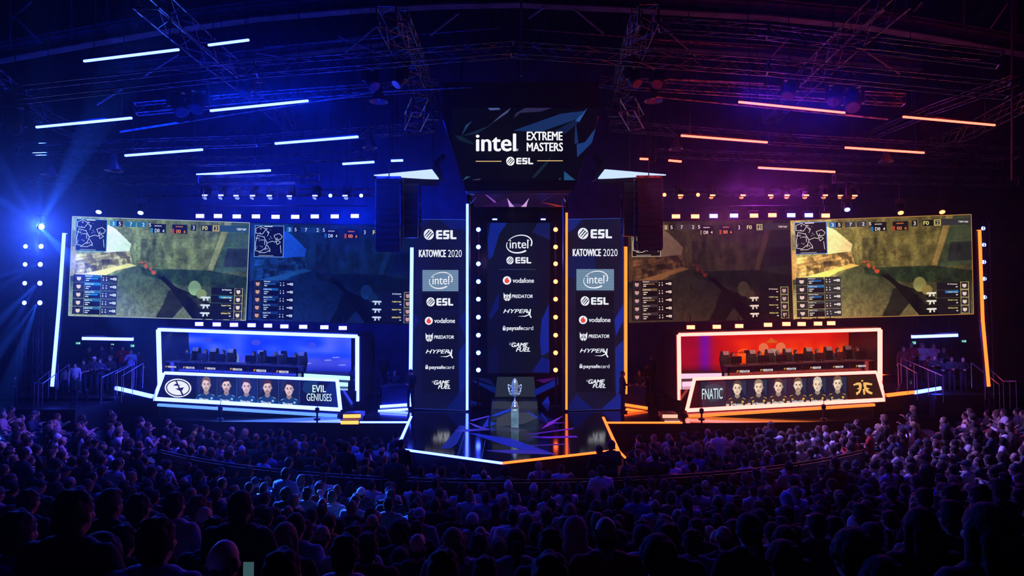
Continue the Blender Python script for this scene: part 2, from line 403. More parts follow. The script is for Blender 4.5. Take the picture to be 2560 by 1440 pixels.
def led_strip(label, pts, w, h, m_, cat='light strip', group=None, name='led_strip', lift=.012):
    t = thing(name, label, cat, Vector(pts[0]), group)
    a = MB(); b = MB()
    for p, q in zip(pts, pts[1:]):
        p = Vector(p); q = Vector(q); a.bar(p, q, w, h); d = Vector((0, .03, -.02)); b.bar(p + d, q + d, w * 1.35, h * .9)
    a.build('diffuser', m_, t); b.build('channel', M_black, t); return t
up = Vector((0, 0, .02))
led_strip('blue-white light line along the angled front edge of the centre stage, ending at its tip', [fl + up, tip + up], .07, .05, G_blue)
led_strip('orange light line along the angled front edge of the centre stage, starting at its tip', [tip + up, fr + up], .07, .05, G_org)
led_strip('blue-white light line up the slanting side edge of the centre stage', [PZ(1000, 1107, DZ) + up, bl + up], .09, .05, G_blue)
led_strip('orange light line up the slanting side edge of the centre stage', [PZ(1545, 1127, DZ) + up, br + up], .09, .05, G_org)
led_strip('short blue-white light line running down from the left front corner of the centre stage', [fl + up, PZ(978, 1160, .78)], .07, .05, G_blue)
led_strip('short orange light line running down from the right front corner of the centre stage', [fr + up, PZ(1566, 1147, .78)], .07, .05, G_org)
led_strip('blue-white light line along the stage edge between the orange steps and centre stage', [PZ(900, 1057, DZ) + up, jl + up], .12, .05, G_blue)
led_strip('orange light line along the stage edge between centre stage and the pale steps', [jr + up, er + up], .12, .05, G_org)

# ------------------------------------------------------------------ logos
WH = (238, 242, 250)
def logo_esl(a, cx, cy, r, tx0, tx1, ty0, ty1, bg, col=WH, ry=None):
    ry = ry or r * 1.08; a.ell(cx, cy, r, ry, col, 2)
    for k in (-.42, .0, .42):
        dx, dy = .62 * r, -.72 * ry; ox, oy = k * r * .8, k * ry * .62
        a.poly([(cx + ox - dx * .72 - r * .10, cy + oy - dy * .72), (cx + ox + dx * .72 - r * .10, cy + oy + dy * .72), (cx + ox + dx * .72 + r * .16, cy + oy + dy * .72 + ry * .05), (cx + ox - dx * .72 + r * .0, cy + oy - dy * .72 + ry * .10)], bg, 3)
    w = tx1 - tx0; h = ty1 - ty0; g = w * .05; lw = (w - 2 * g) / 3; s = h * .22
    x = tx0                                               # E S L as square-cut letters
    for yy in (ty0, ty0 + h / 2 - s / 2, ty1 - s): a.rect(x + s * .3, yy, x + lw, yy + s, col, 2)
    a.poly([(x, ty0 + s * .6), (x + s * .6, ty0), (x + s * 1.2, ty0), (x + s * 1.2, ty1), (x + s * .6, ty1), (x, ty1 - s * .6)], col, 2)
    x = tx0 + lw + g
    a.rect(x + s * .3, ty0, x + lw, ty0 + s, col, 2); a.rect(x, ty0 + h / 2 - s / 2, x + lw, ty0 + h / 2 + s / 2, col, 2); a.rect(x, ty1 - s, x + lw - s * .3, ty1, col, 2)
    a.rect(x, ty0 + s * .4, x + s * 1.2, ty0 + h / 2, col, 2); a.rect(x + lw - s * 1.2, ty0 + h / 2, x + lw, ty1 - s * .4, col, 2)
    x = tx0 + 2 * (lw + g)
    a.rect(x, ty0, x + s * 1.25, ty1 - s * .4, col, 2); a.rect(x + s * .3, ty1 - s, x + lw, ty1, col, 2)
def logo_oval(a, cx, cy, rx, ry, tx0, tx1, ty0, ty1, col=WH):
    a.ring(cx, cy, rx, ry, rx * .1, col, 2, rot=-.22, a0=-2.45, a1=.55, wf=lambda f: .45 + .9 * f * (1 - f * .3))
    a.ring(cx, cy, rx, ry, rx * .1, col, 2, rot=-.22, a0=1.15, a1=3.65, wf=lambda f: 1.35 - .8 * f)
    a.text('intel', tx0, ty0, tx1, ty1, col, .012)
    a.ring(tx1 + 1.2, ty0 + 2, 1.0, 1.0, .5, col, 2, n=10)
def logo_drop(a, cx, cy, r, tx0, tx1, ty0, ty1):
    a.ell(cx, cy, r, r, WH, 2)
    pts = [(cx + r * .57 * math.cos(t), cy + r * .12 + r * .57 * math.sin(t)) for t in [math.radians(d) for d in range(-20, 215, 15)]]
    pts += [(cx - r * .5, cy - r * .25), (cx - r * .1, cy - r * .62), (cx + r * .35, cy - r * .78), (cx + r * .16, cy - r * .42)]
    a.poly(pts, (238, 72, 62), 3); a.text('vodafone', tx0, ty0, tx1, ty1, WH, .022)
def logo_claw(a, x0, x1, y0, y1, tx0, tx1, ty0, ty1):
    w = x1 - x0; h = y1 - y0; cx = (x0 + x1) / 2
    for sg in (-1, 1):
        X = lambda f: cx + sg * f * w / 2
        a.poly([(X(1), y0), (X(.72), y0 + h * .22), (X(.78), y0 + h * .62), (X(.95), y0 + h * .75), (X(1), y0 + h * .4)], WH, 2)
        a.poly([(X(.72), y0 + h * .22), (X(.3), y0 + h * .3), (X(.5), y0 + h * .45), (X(.5), y0 + h * .7), (X(.78), y0 + h * .62)], WH, 2)
        a.poly([(X(.36), y0 + h * .36), (X(.06), y0 + h * .16), (X(.06), y0 + h * .9), (X(.3), y1), (X(.42), y0 + h * .75), (X(.22), y0 + h * .6)], WH, 2)
        a.poly([(X(.95), y0 + h * .75), (X(.5), y0 + h * .7), (X(.3), y1)], WH, 2)
    a.text('PREDATOR', tx0, ty0, tx1, ty1, WH, .03, .12)
def logo_hyper(a, tx0, tx1, ty0, ty1):
    w = tx1 - tx0; h = ty1 - ty0
    a.text('HYPER', tx0, ty0, tx1, ty1, WH, .03, .45)
    bx = tx0 + w * .54; by = ty1 + h * .85
    a.poly([(bx, by), (bx + w * .3, by + h * .12), (bx + w * .5, by - h * .45), (tx1 + w * .06, ty0 - h * .05), (tx1 + w * .02, ty0 - h * .05), (bx + w * .44, by - h * .55), (bx + w * .28, by - h * .1)], WH, 2)
    a.line([(tx1 - w * .07, ty0 + h * .5), (tx1 + w * .07, by + h * .4)], h * .33, WH, 2)
def logo_lock(a, x0, x1, y0, y1, tx0, tm, tx1, ty0, ty1):
    h = y1 - y0; a.rect(x0, y0 + h * .42, x1, y1, WH, 2)
    a.ring((x0 + x1) / 2, y0 + h * .42, (x1 - x0) * .32, h * .34, (x1 - x0) * .2, WH, 2, a0=math.pi, a1=2 * math.pi, n=12)
    a.rect((x0 + x1) / 2 - .6, y0 + h * .55, (x0 + x1) / 2 + .6, y0 + h * .8, (20, 24, 40), 3)
    a.text('paysafe', tx0, ty0, tm - .5, ty1, WH, .03); a.text('card', tm + .5, ty0, tx1, ty1 - (ty1 - ty0) * .22, WH, -.008)
def logo_fuel(a, gx0, gx1, gy0, gy1, fx0, fx1, fy0, fy1, sx0, sx1, sy0, sy1):
    a.text('GAME', gx0, gy0, gx1, gy1, WH, .05, .35); a.text('FUEL', fx0, fy0, fx1, fy1, WH, .05, .35)
    a.marks(sx0, sy0 + 1, sx1, sy1 + 1, (150, 150, 165), 5, sl=-.25)
def sponsor_column(a, X, Y, bg):
    k = X(1) - X(0)
    def b(f, pts): return [X(p) for p in pts]
    logo_esl(a, X(1072), Y(586), 12.6 * k, X(1090), X(1141), Y(575.5), Y(598), bg)
    a.text('KATOWICE', X(1047), Y(624.5), X(1115), Y(642.7), WH, .035); a.text('2020', X(1120), Y(624.5), X(1154.5), Y(642.7), WH, .0)
    a.rect(X(1056), Y(675), X(1146), Y(728), (112, 140, 165), 1)
    for i in range(9): a.rect(X(1056), Y(678 + i * 5.6), X(1146), Y(679.2 + i * 5.6), (92, 122, 150), 2)
    logo_oval(a, X(1102), Y(701), 29 * k, 19.5 * k, X(1081), X(1123), Y(690), Y(711), WH)
    a.rect(X(1055), Y(733), X(1146), Y(776), (6, 9, 24), 1)
    logo_esl(a, X(1076.6), Y(754.7), 10.5 * k, X(1091), X(1133), Y(745.5), Y(764), (6, 9, 24))
    a.rect(X(1055), Y(779), X(1146), Y(982), (9, 13, 32), 1)
    logo_drop(a, X(1072), Y(802), 10 * k, X(1085.5), X(1137.6), Y(795.5), Y(807.5))
    logo_claw(a, X(1064), X(1082), Y(831.6), Y(854.6), X(1085), X(1136), Y(838.5), Y(847))
    logo_hyper(a, X(1064), X(1127), Y(874), Y(883.5))
    logo_lock(a, X(1063.5), X(1070.5), Y(911.5), Y(922.5), X(1073), X(1113), X(1135), Y(913.5), Y(925))
    logo_fuel(a, X(1083), X(1124.5), Y(951), Y(961.5), X(1094.5), X(1129), Y(962.5), Y(972), X(1080), X(1092), Y(950), Y(956))

# ------------------------------------------------------------------ centre set: two tall sponsor towers
def tower(tl, tr, brr, bll, Yl, Yr, label, X, Yf, facets, base):
    A = P(*tl, Yl); B = P(*tr, Yr); Dd = P(*bll, Yl); Cc = P(*brr, Yr); pl = Plane(A, B, Dd)
    Cc = pl.hit(*brr)
    t = thing('sponsor_tower', label, 'screen', ((A.x + B.x) / 2, (A.y + B.y) / 2 + .3, DZ))
    MB().slab([Dd, Cc, B, A], -pl.n * .45).build('cabinet', M_black, t)
    MB().slab([Vector((Dd.x - .05, Dd.y, DZ)), Vector((Cc.x + .05, Cc.y, DZ)), Vector((Cc.x + .05, Cc.y + .55, DZ)), Vector((Dd.x - .05, Dd.y + .55, DZ))], (0, 0, max(.02, Dd.z - DZ + .02))).build('base', M_black, t)
    a = Art(pl)
    def bgf(u, v):
        n = vnoise(u, v, 5, 10, 3); r = np.stack([base[0] + 6 * n, base[1] + 6 * n, base[2] + 16 * n], -1); return r
    a.grid([tl, tr, brr, bll], 12, 30, bgf)
    for pts, col in facets: a.poly(pts, col, .4)
    a.line([tl, tr], 1.2, (50, 80, 190), 1.4); a.line([bll, brr], 1.6, (30, 50, 140), 1.4); a.line([tr, brr], 1.0, (30, 50, 160), 1.4)
    sponsor_column(a, X, Yf, base)
    a.build('led_face', t); return t
FB = (10, 24, 96); FC = (14, 34, 130)
tower((1034, 548), (1166, 549), (1167, 1027), (1033, 1021), 28.4, 28.0, 'tall dark sponsor screen with white logos, left of the trophy portal', lambda x: x, lambda y: y,
      [([(1100, 549), (1166, 549), (1166, 580), (1150, 571), (1128, 574)], (10, 22, 100)), ([(1148, 800), (1167, 770), (1167, 860)], FB), ([(1147, 880), (1167, 850), (1167, 960), (1148, 990)], (12, 30, 120)),
       ([(1115, 1023), (1150, 980), (1167, 965), (1167, 1026)], FB), ([(1034, 780), (1048, 800), (1034, 830)], FB), ([(1034, 549), (1080, 549), (1050, 570), (1034, 600)], (10, 18, 80))], (10, 14, 44))
tower((1419, 548), (1557, 546), (1560, 1022), (1420, 1026), 28.0, 28.4, 'tall dark sponsor screen with white logos, right of the trophy portal', lambda x: 1431.6 + (x - 1047) * 1.045, lambda y: y - 2.2,
      [([(1420, 549), (1455, 548), (1436, 572), (1420, 582)], (8, 34, 110)), ([(1536, 800), (1558, 760), (1559, 800), (1540, 840)], (18, 40, 150)), ([(1538, 870), (1559, 850), (1559, 960), (1540, 990)], (12, 38, 130)),
       ([(1420, 1022), (1440, 985), (1482, 1022)], FB), ([(1505, 1022), (1545, 985), (1559, 985), (1559, 1021)], FC), ([(1420, 640), (1488, 640), (1488, 720), (1420, 690)], (10, 24, 78))], (14, 16, 38))
# vertical LED lines beside the towers
led_strip('slim blue-white vertical light line between the left sponsor screen and the portal', [P(1168.5, 510, 27.9), P(1168, 1025, 27.9)], .10, .10, G_blue)
led_strip('slim orange vertical light line between the portal and the right sponsor screen', [P(1416.5, 532, 27.9), P(1416, 1024, 27.9)], .085, .1, G_org)
led_strip('blue-white vertical light line on the outer side of the left sponsor screen', [P(1030, 619, 28.5), P(1026, 1016, 28.5)], .14, .1, G_blue)
led_strip('orange vertical light line on the outer side of the right sponsor screen', [P(1564, 617, 28.5), P(1564, 985, 28.5)], .13, .1, G_org)

# trophy portal
t = thing('trophy_portal', 'black portal with violet faceted header framing the trophy', 'stage set', (0, 30.4, DZ))
MB().slab(quadY([(1168, 488), (1418, 486), (1418, 1040), (1168, 1040)], 30.6), (0, .2, 0)).build('back_panel', mat('portal_black', (.008, .008, .014), .25, noise=(2, .3)), t)
for (xa, xb) in ((1172, 1176), (1406, 1411)):
    MB().tube(P(xa + 2, 500, 28.3), P(xa + 2, 1030, 28.3), .03, 8).build('jamb_rail', M_rail, t)
for sx, xa in ((-1, 1171), (1, 1414)):
    MB().slab([P(xa, 488, 28.0), P(xa, 488, 30.6), P(xa, 1032, 30.6), P(xa, 1032, 28.0)], (.05 * sx, 0, 0)).build('side_wall', M_gloss, t)
hp = Plane(P(1171, 478, 27.4), P(1420, 478, 27.4), P(1171, 518, 29.9)); 
MB().slab([hp.hit(1171, 478), hp.hit(1423, 478), hp.hit(1417, 518), hp.hit(1171, 518)], (0, .1, .15)).build('header_soffit', M_gloss, t)
a = Art(hp); k = 2560 / 310.
def q(pts): return [(1140 + x / k, 460 + y / k) for x, y in pts]
a.poly(q([(280, 160), (2340, 160), (2270, 475), (370, 475)]), (26, 10, 42), 0)
a.poly(q([(370, 205), (600, 165), (1000, 160), (860, 205)]), (96, 58, 158), 1); a.poly(q([(860, 205), (1000, 160), (2330, 165), (2320, 208)]), (58, 26, 78), 1)
a.poly(q([(600, 215), (640, 225), (835, 372), (790, 385)]), (128, 74, 180), 1); a.poly(q([(1740, 375), (1800, 345), (2030, 215), (1990, 235)]), (96, 50, 140), 1)
a.poly(q([(1055, 290), (1150, 410), (1205, 472), (1100, 472)]), (196, 150, 226), 2); a.poly(q([(1510, 290), (1475, 380), (1455, 472), (1340, 472), (1400, 420)]), (206, 160, 220), 2)
a.poly(q([(840, 380), (1055, 290), (1100, 470), (470, 470)]), (40, 16, 66), .5); a.poly(q([(1150, 410), (1400, 420), (1340, 470), (1205, 470)]), (60, 32, 88), 1)
a.poly(q([(1735, 375), (2050, 420), (2270, 472), (1890, 472), (2100, 465)]), (150, 40, 30), 1); a.poly(q([(280, 420), (430, 260), (400, 300), (285, 435)]), (30, 80, 240), 2)
a.poly(q([(2210, 285), (2290, 370), (2265, 390)]), (130, 96, 200), 2); a.poly(q([(280, 205), (380, 215), (380, 225), (280, 215)]), (60, 100, 230), 2)
a.build('faceted_header', t)
bp = Plane(P(1168, 940, 30.5), P(1418, 940, 30.5), P(1168, 1040, 30.5)); a = Art(bp, .02)
a.poly([(1243, 942), (1335, 942), (1345, 1040), (1232, 1040)], (36, 44, 58), 0)
for pts, col in [([(1180, 950), (1240, 968), (1240, 985), (1190, 958)], (8, 26, 96)), ([(1335, 975), (1395, 945), (1395, 962), (1337, 990)], (12, 30, 128)), ([(1340, 950), (1400, 942), (1360, 958)], (60, 14, 90)),
                 ([(1176, 1000), (1226, 1015), (1176, 1025)], (8, 18, 90)), ([(1180, 942), (1225, 948), (1238, 966)], (8, 18, 70)), ([(1345, 1020), (1370, 990), (1380, 1030)], (14, 34, 150))]: a.poly(pts, col, 1)
a.build('lower_artwork', t)
# hanging centre banner screen
cp = [(1218, 557), (1375, 557), (1373, 933), (1218, 933)]
pl = Plane(P(*cp[0], 29.6), P(*cp[1], 29.6), P(*cp[3], 29.6))
t = thing('banner_screen', 'hanging dark sponsor screen in the middle of the portal behind the trophy', 'screen', P(1296, 933, 29.7))
MB().slab([pl.hit(*p) for p in cp], (0, .18, 0)).build('cabinet', M_black, t)
a = Art(pl); a.grid(cp, 10, 24, lambda u, v: np.stack([5 + 5 * vnoise(u, v, 3, 6, 5), 9 + 9 * vnoise(u, v, 3, 6, 5), 26 + 18 * vnoise(u, v, 4, 8, 6)], -1))
for pts, col in [([(1226, 557), (1268, 557), (1248, 585), (1232, 640), (1222, 650), (1219, 600)], (10, 34, 130)), ([(1345, 557), (1375, 557), (1375, 600), (1330, 580)], (12, 26, 84)), ([(1222, 790), (1247, 730), (1247, 770), (1226, 800)], (9, 22, 96)),
                 ([(1354, 800), (1372, 760), (1372, 880), (1353, 890), (1350, 850)], (12, 34, 140)), ([(1330, 930), (1355, 892), (1374, 900), (1374, 932)], (10, 24, 110)), ([(1222, 880), (1245, 860), (1247, 933), (1219, 933)], (8, 14, 56))]: a.poly(pts, col, .4)
logo_oval(a, 1298, 610, 32, 21.5, 1274, 1321, 599, 621); logo_esl(a, 1275, 651, 9, 1288.5, 1328, 643, 658.6, (8, 12, 30)); a.rect(1248, 673, 1340, 674, (60, 74, 110), 1)
logo_drop(a, 1267.5, 701, 10.5, 1281.5, 1335, 695, 707); logo_claw(a, 1259, 1277, 731, 753, 1279, 1333, 736.5, 745); logo_hyper(a, 1258, 1323.5, 773, 782.5)
logo_lock(a, 1257, 1264, 814, 826, 1266.5, 1308, 1333, 815, 828); logo_fuel(a, 1277, 1321, 857, 867.5, 1289.5, 1329, 868.6, 879, 1273, 1287, 855, 862)
a.build('led_face', t)
# hanging title sign
sb = [(1107, 205), (1500, 205), (1498, 270), (1437, 476), (1161, 478), (1106, 300)]
pl = Plane(P(1107, 268, 24.6), P(1500, 268, 24.6), P(1161, 478, 26.2))
t = thing('title_sign', 'huge black angular title sign hanging above the trophy portal', 'sign', pl.hit(1296, 476))
MB().slab([pl.hit(*p) for p in sb], (0, 1.2, .1)).build('housing', mat('sign_housing', (.006, .006, .010), .7, noise=(3, .3), spec=.15), t)
MB().slab([pl.hit(1106, 300, .02), pl.hit(1161, 478, .02), pl.hit(1166, 478, .02), pl.hit(1109, 300, .02)], (0, .9, .05)).build('side_fin', mat('gloss_fin', (.10, .12, .25), .15, .7, noise=(2, .4)), t)
MB().slab([pl.hit(1495, 290, .02), pl.hit(1498, 290, .02), pl.hit(1438, 476, .02), pl.hit(1433, 476, .02)], (0, .9, .05)).build('side_fin', MATS['gloss_fin'], t)
a = Art(pl, .02); k = 2560 / 700.
def q(pts): return [(1000 + x / k, 220 + y / k) for x, y in pts]
a.poly(q([(480, 180), (1820, 180), (1795, 360), (1620, 845), (570, 845), (470, 430)]), (3, 4, 14), 0)
for pts, col in [([(1035, 390), (1470, 235), (1690, 208), (1660, 250), (1590, 295), (1330, 385), (1280, 400)], (20, 46, 96)), ([(1690, 208), (1715, 180), (1640, 310), (1600, 300)], (36, 84, 150)), ([(1590, 295), (1640, 310), (1510, 420), (1400, 400)], (14, 28, 66)),
                 ([(1605, 300), (1632, 505), (1595, 510)], (20, 44, 92)), ([(1790, 365), (1755, 500), (1620, 635), (1615, 515), (1690, 495)], (22, 56, 116)), ([(800, 182), (910, 182), (915, 198), (825, 204)], (70, 84, 140)),
                 ([(1015, 180), (985, 225), (860, 310), (830, 330), (930, 240)], (64, 70, 108)), ([(560, 440), (600, 340), (665, 295), (640, 325)], (26, 56, 88)), ([(560, 440), (800, 350), (870, 300), (830, 340), (700, 420)], (18, 34, 52)),
                 ([(500, 430), (560, 440), (680, 505), (660, 515), (540, 480)], (14, 30, 42)), ([(1145, 182), (1390, 182), (1290, 215), (1060, 230), (1040, 280)], (40, 38, 74)), ([(1500, 760), (1605, 843), (1500, 843)], (30, 76, 120)),
                 ([(575, 843), (605, 808), (645, 812)], (40, 78, 100)), ([(655, 840), (745, 825), (720, 843)], (56, 58, 84)), ([(1395, 610), (1350, 690), (1235, 822), (1205, 815), (1290, 720)], (16, 34, 46)), ([(1450, 835), (1470, 815), (1465, 843)], (30, 70, 90))]: a.poly(q(pts), col, 1)
a.text('intel', 1189.5, 334.5, 1290.5, 378, (250, 251, 255), .03); a.ring(1293, 374.5, 2.4, 2.6, .8, WH, 2, n=14); a.text('R', 1292, 373, 1294, 376, WH)
a.text('EXTREME', 1316.7, 329.4, 1406.5, 350.5, (250, 251, 255), .03); a.text('MASTERS', 1316.7, 356.7, 1407.5, 378, (250, 251, 255), .03)
a.rect(1189.5, 402.3, 1253.5, 404.2, (240, 200, 130), 2); a.rect(1343, 401, 1407, 402.9, (240, 200, 130), 2)
logo_esl(a, 1276, 403, 10.4, 1290.7, 1333, 394.5, 410.6, (3, 4, 14), (250, 251, 255)); a.build('led_face', t)
for xx in (1150, 1296, 1450): MB().tube(pl.hit(xx, 210) + Vector((0, .6, 0)), pl.hit(xx, 210) + Vector((0, .6, 6.5)), .02, 6).build('hanging_chain', M_trussd, t)
# glowing wings either side of the title sign
def wing(pts, tail, label):
    t = thing('wing_panel', label, 'light panel', P(*pts[1], 26.2))
    pl = Plane(P(*pts[0], 25.2), P(*pts[1], 26.2), P(*pts[2], 25.4)); w = [pl.hit(*p) for p in pts]
    MB().slab(w, -pl.n * .04).build('glowing_face', G_wing, t)
    MB().slab([pl.hit(*p, -.06) for p in pts], -pl.n * .3).build('housing', M_black, t)
    tp = [pl.hit(*p, -.1) for p in tail]; MB().slab(tp, (0, .4, 0)).build('fin', mat('blue_grey_fin', (.10, .12, .2), .3, .3, noise=(3, .3)), t)
    x = w[1]; MB().tube(x + Vector((0, .3, .1)), x + Vector((0, .3, 3.6)), .02, 6).build('hanging_chain', M_trussd, t)
wing([(935, 437), (1080, 423), (1097, 446), (1060, 445)], [(1085, 424), (1085, 402), (1110, 382), (1112, 390), (1095, 405), (1110, 452), (1098, 448)], 'pale glowing triangular wing panel left of the title sign')
wing([(1665, 436), (1512, 423), (1495, 445), (1530, 444)], [(1511, 424), (1506, 402), (1485, 382), (1484, 392), (1498, 406), (1480, 452), (1495, 447)], 'pale glowing triangular wing panel right of the title sign')

# trophy and pedestal
b = PZ(1287, 1072, DZ); px = b.y / F
t = thing('trophy_pedestal', 'dark square pedestal with bright foot carrying the trophy', 'pedestal', b)
m = MB(); m.box(b + Vector((0, 0, .035)), (.29, .29, .07)); m.build('foot', mat('brushed_steel', (.55, .6, .62), .22, 1., noise=(8, .1)), t)
MB().box(b + Vector((0, 0, .40)), (.26, .26, .66)).build('shaft', mat('smoked_panel', (.055, .08, .085), .22, noise=(4, .4)), t)
m = MB(); m.box(b + Vector((0, 0, .745)), (.29, .29, .03)); m.build('top_plate', MATS['brushed_steel'], t)
MB().box(b + Vector((0, -.135, .66)), (.12, .012, .03)).build('name_plate', glow('white_plate', (.8, .95, 1), .8, False), t)
tb = b + Vector((0, 0, .76)); S = 70 * px
t = thing('trophy', 'polished silver winged trophy cup on the dark pedestal', 'trophy', tb)
M_sil = mat('polished_silver', (.55, .68, .74), .14, .92, noise=(30, .1))
m = MB(); pr = [(.125, 0), (.125, .02), (.11, .04), (.10, .11), (.085, .16), (.05, .19), (.025, .22), (.02, .30), (.03, .33)]
m.lathe([(r * S / .96, h * S / .96) for r, h in pr], tb, 28); m.build('base', M_sil, t, True)
pr = [(.03, .33), (.09, .36), (.115, .42), (.112, .47), (.10, .50), (.112, .53), (.108, .57), (.10, .60), (.115, .63), (.118, .70), (.112, .78), (.09, .87), (.055, .93), (.012, .96)]
m = MB(); m.lathe([(r * S / .96, h * S / .96) for r, h in pr], tb, 28)
for i in range(8):
    an = math.pi / 4 * i; 
    for h in (.46, .55, .64, .72): m.ell(tb + Vector((.112 * math.cos(an), .112 * math.sin(an), h)) * 1.0, (.018, .018, .025), 8, 5)
m.build('cup', M_sil, t, True)
for sg in (-1, 1):
    m = MB(); pts = [tb + Vector((sg * x, 0, z)) * 1.0 for x, z in ((.10, .40), (.17, .45), (.205, .55), (.225, .66), (.225, .75), (.19, .74), (.15, .71), (.11, .70))]
    m.path(pts, .017, 8); m.path([tb + Vector((sg * x, 0, z)) for x, z in ((.12, .48), (.18, .54), (.19, .64), (.14, .66))], .013, 8)
    for p in pts: m.ell(p, (.024, .02, .026), 8, 6)
    m.build('wing_handle', M_sil, t, True)
# riser block and smoked panel behind the trophy
t = thing('stage_riser', 'low glossy black riser block behind the trophy pedestal', 'riser', (0.1, 26, DZ))
f0 = [PZ(1224, 1072, DZ), PZ(1349, 1072, DZ)]; f0 = [Vector((v.x, 24.2, DZ)) for v in f0]
h = P(1287, 1003, 24.2).z - DZ
MB().slab([f0[0], f0[1], f0[1] + Vector((-.06, 0, h)), f0[0] + Vector((.06, 0, h))], (0, 1.3, 0)).build('block', M_gloss, t)
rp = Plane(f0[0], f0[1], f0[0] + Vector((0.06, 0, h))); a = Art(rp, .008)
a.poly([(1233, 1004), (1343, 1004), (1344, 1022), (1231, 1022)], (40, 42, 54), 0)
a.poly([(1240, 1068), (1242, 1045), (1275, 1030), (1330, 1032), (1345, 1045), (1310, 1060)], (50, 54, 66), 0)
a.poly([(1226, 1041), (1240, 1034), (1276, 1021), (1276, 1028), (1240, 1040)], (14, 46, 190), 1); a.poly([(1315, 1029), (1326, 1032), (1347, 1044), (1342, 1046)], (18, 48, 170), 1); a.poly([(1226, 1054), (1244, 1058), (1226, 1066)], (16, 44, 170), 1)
a.build('faceted_artwork', t)
# shard-shaped colour patches on the stage floor
t = thing('floor_artwork', 'blue and violet shard pattern on the glossy centre stage floor', 'floor panel', PZ(1290, 1100, DZ))
flp = Plane((0, 20, DZ), (1, 20, DZ), (0, 21, DZ)); a = Art(flp, .004); k = 2560 / 620.
def q(pts): return [(980 + x / k, 920 + y / k) for x, y in pts]
for pts, col in [([(500, 830), (700, 590), (760, 600), (670, 780), (600, 830)], (10, 26, 120)), ([(780, 665), (960, 690), (1240, 730), (1700, 895), (1450, 870), (1150, 790)], (14, 30, 170)), ([(960, 850), (1480, 840), (1650, 890), (1200, 880)], (40, 36, 160)),
                 ([(640, 640), (1000, 620), (1010, 640), (700, 660)], (40, 36, 150)), ([(790, 560), (990, 630), (960, 640), (850, 600)], (70, 50, 180)), ([(1340, 690), (1880, 615), (1870, 630), (1500, 680)], (60, 20, 170)),
                 ([(1410, 710), (1900, 700), (1920, 715), (1600, 725)], (70, 22, 190)), ([(1540, 630), (1620, 560), (1770, 490), (1650, 580)], (110, 40, 200)), ([(1510, 500), (1600, 560), (1800, 565), (1620, 575)], (70, 30, 190)),
                 ([(800, 540), (1000, 490), (1010, 500), (830, 548)], (70, 50, 190)), ([(920, 630), (1000, 500), (990, 600)], (20, 40, 180)), ([(1330, 800), (1780, 780), (1790, 790), (1380, 810)], (40, 24, 130)), ([(1540, 450), (1600, 530), (1610, 560), (1550, 500)], (12, 30, 120))]: a.poly(q(pts), col, 0)
for p0, p1 in (((700, 660), (765, 600)), ((675, 915), (760, 640)), ((920, 955), (965, 740)), ((1790, 640), (1840, 900))): a.line(q([p0, p1]), .7, (50, 80, 190), 1)
a.build('colour_shards', t)
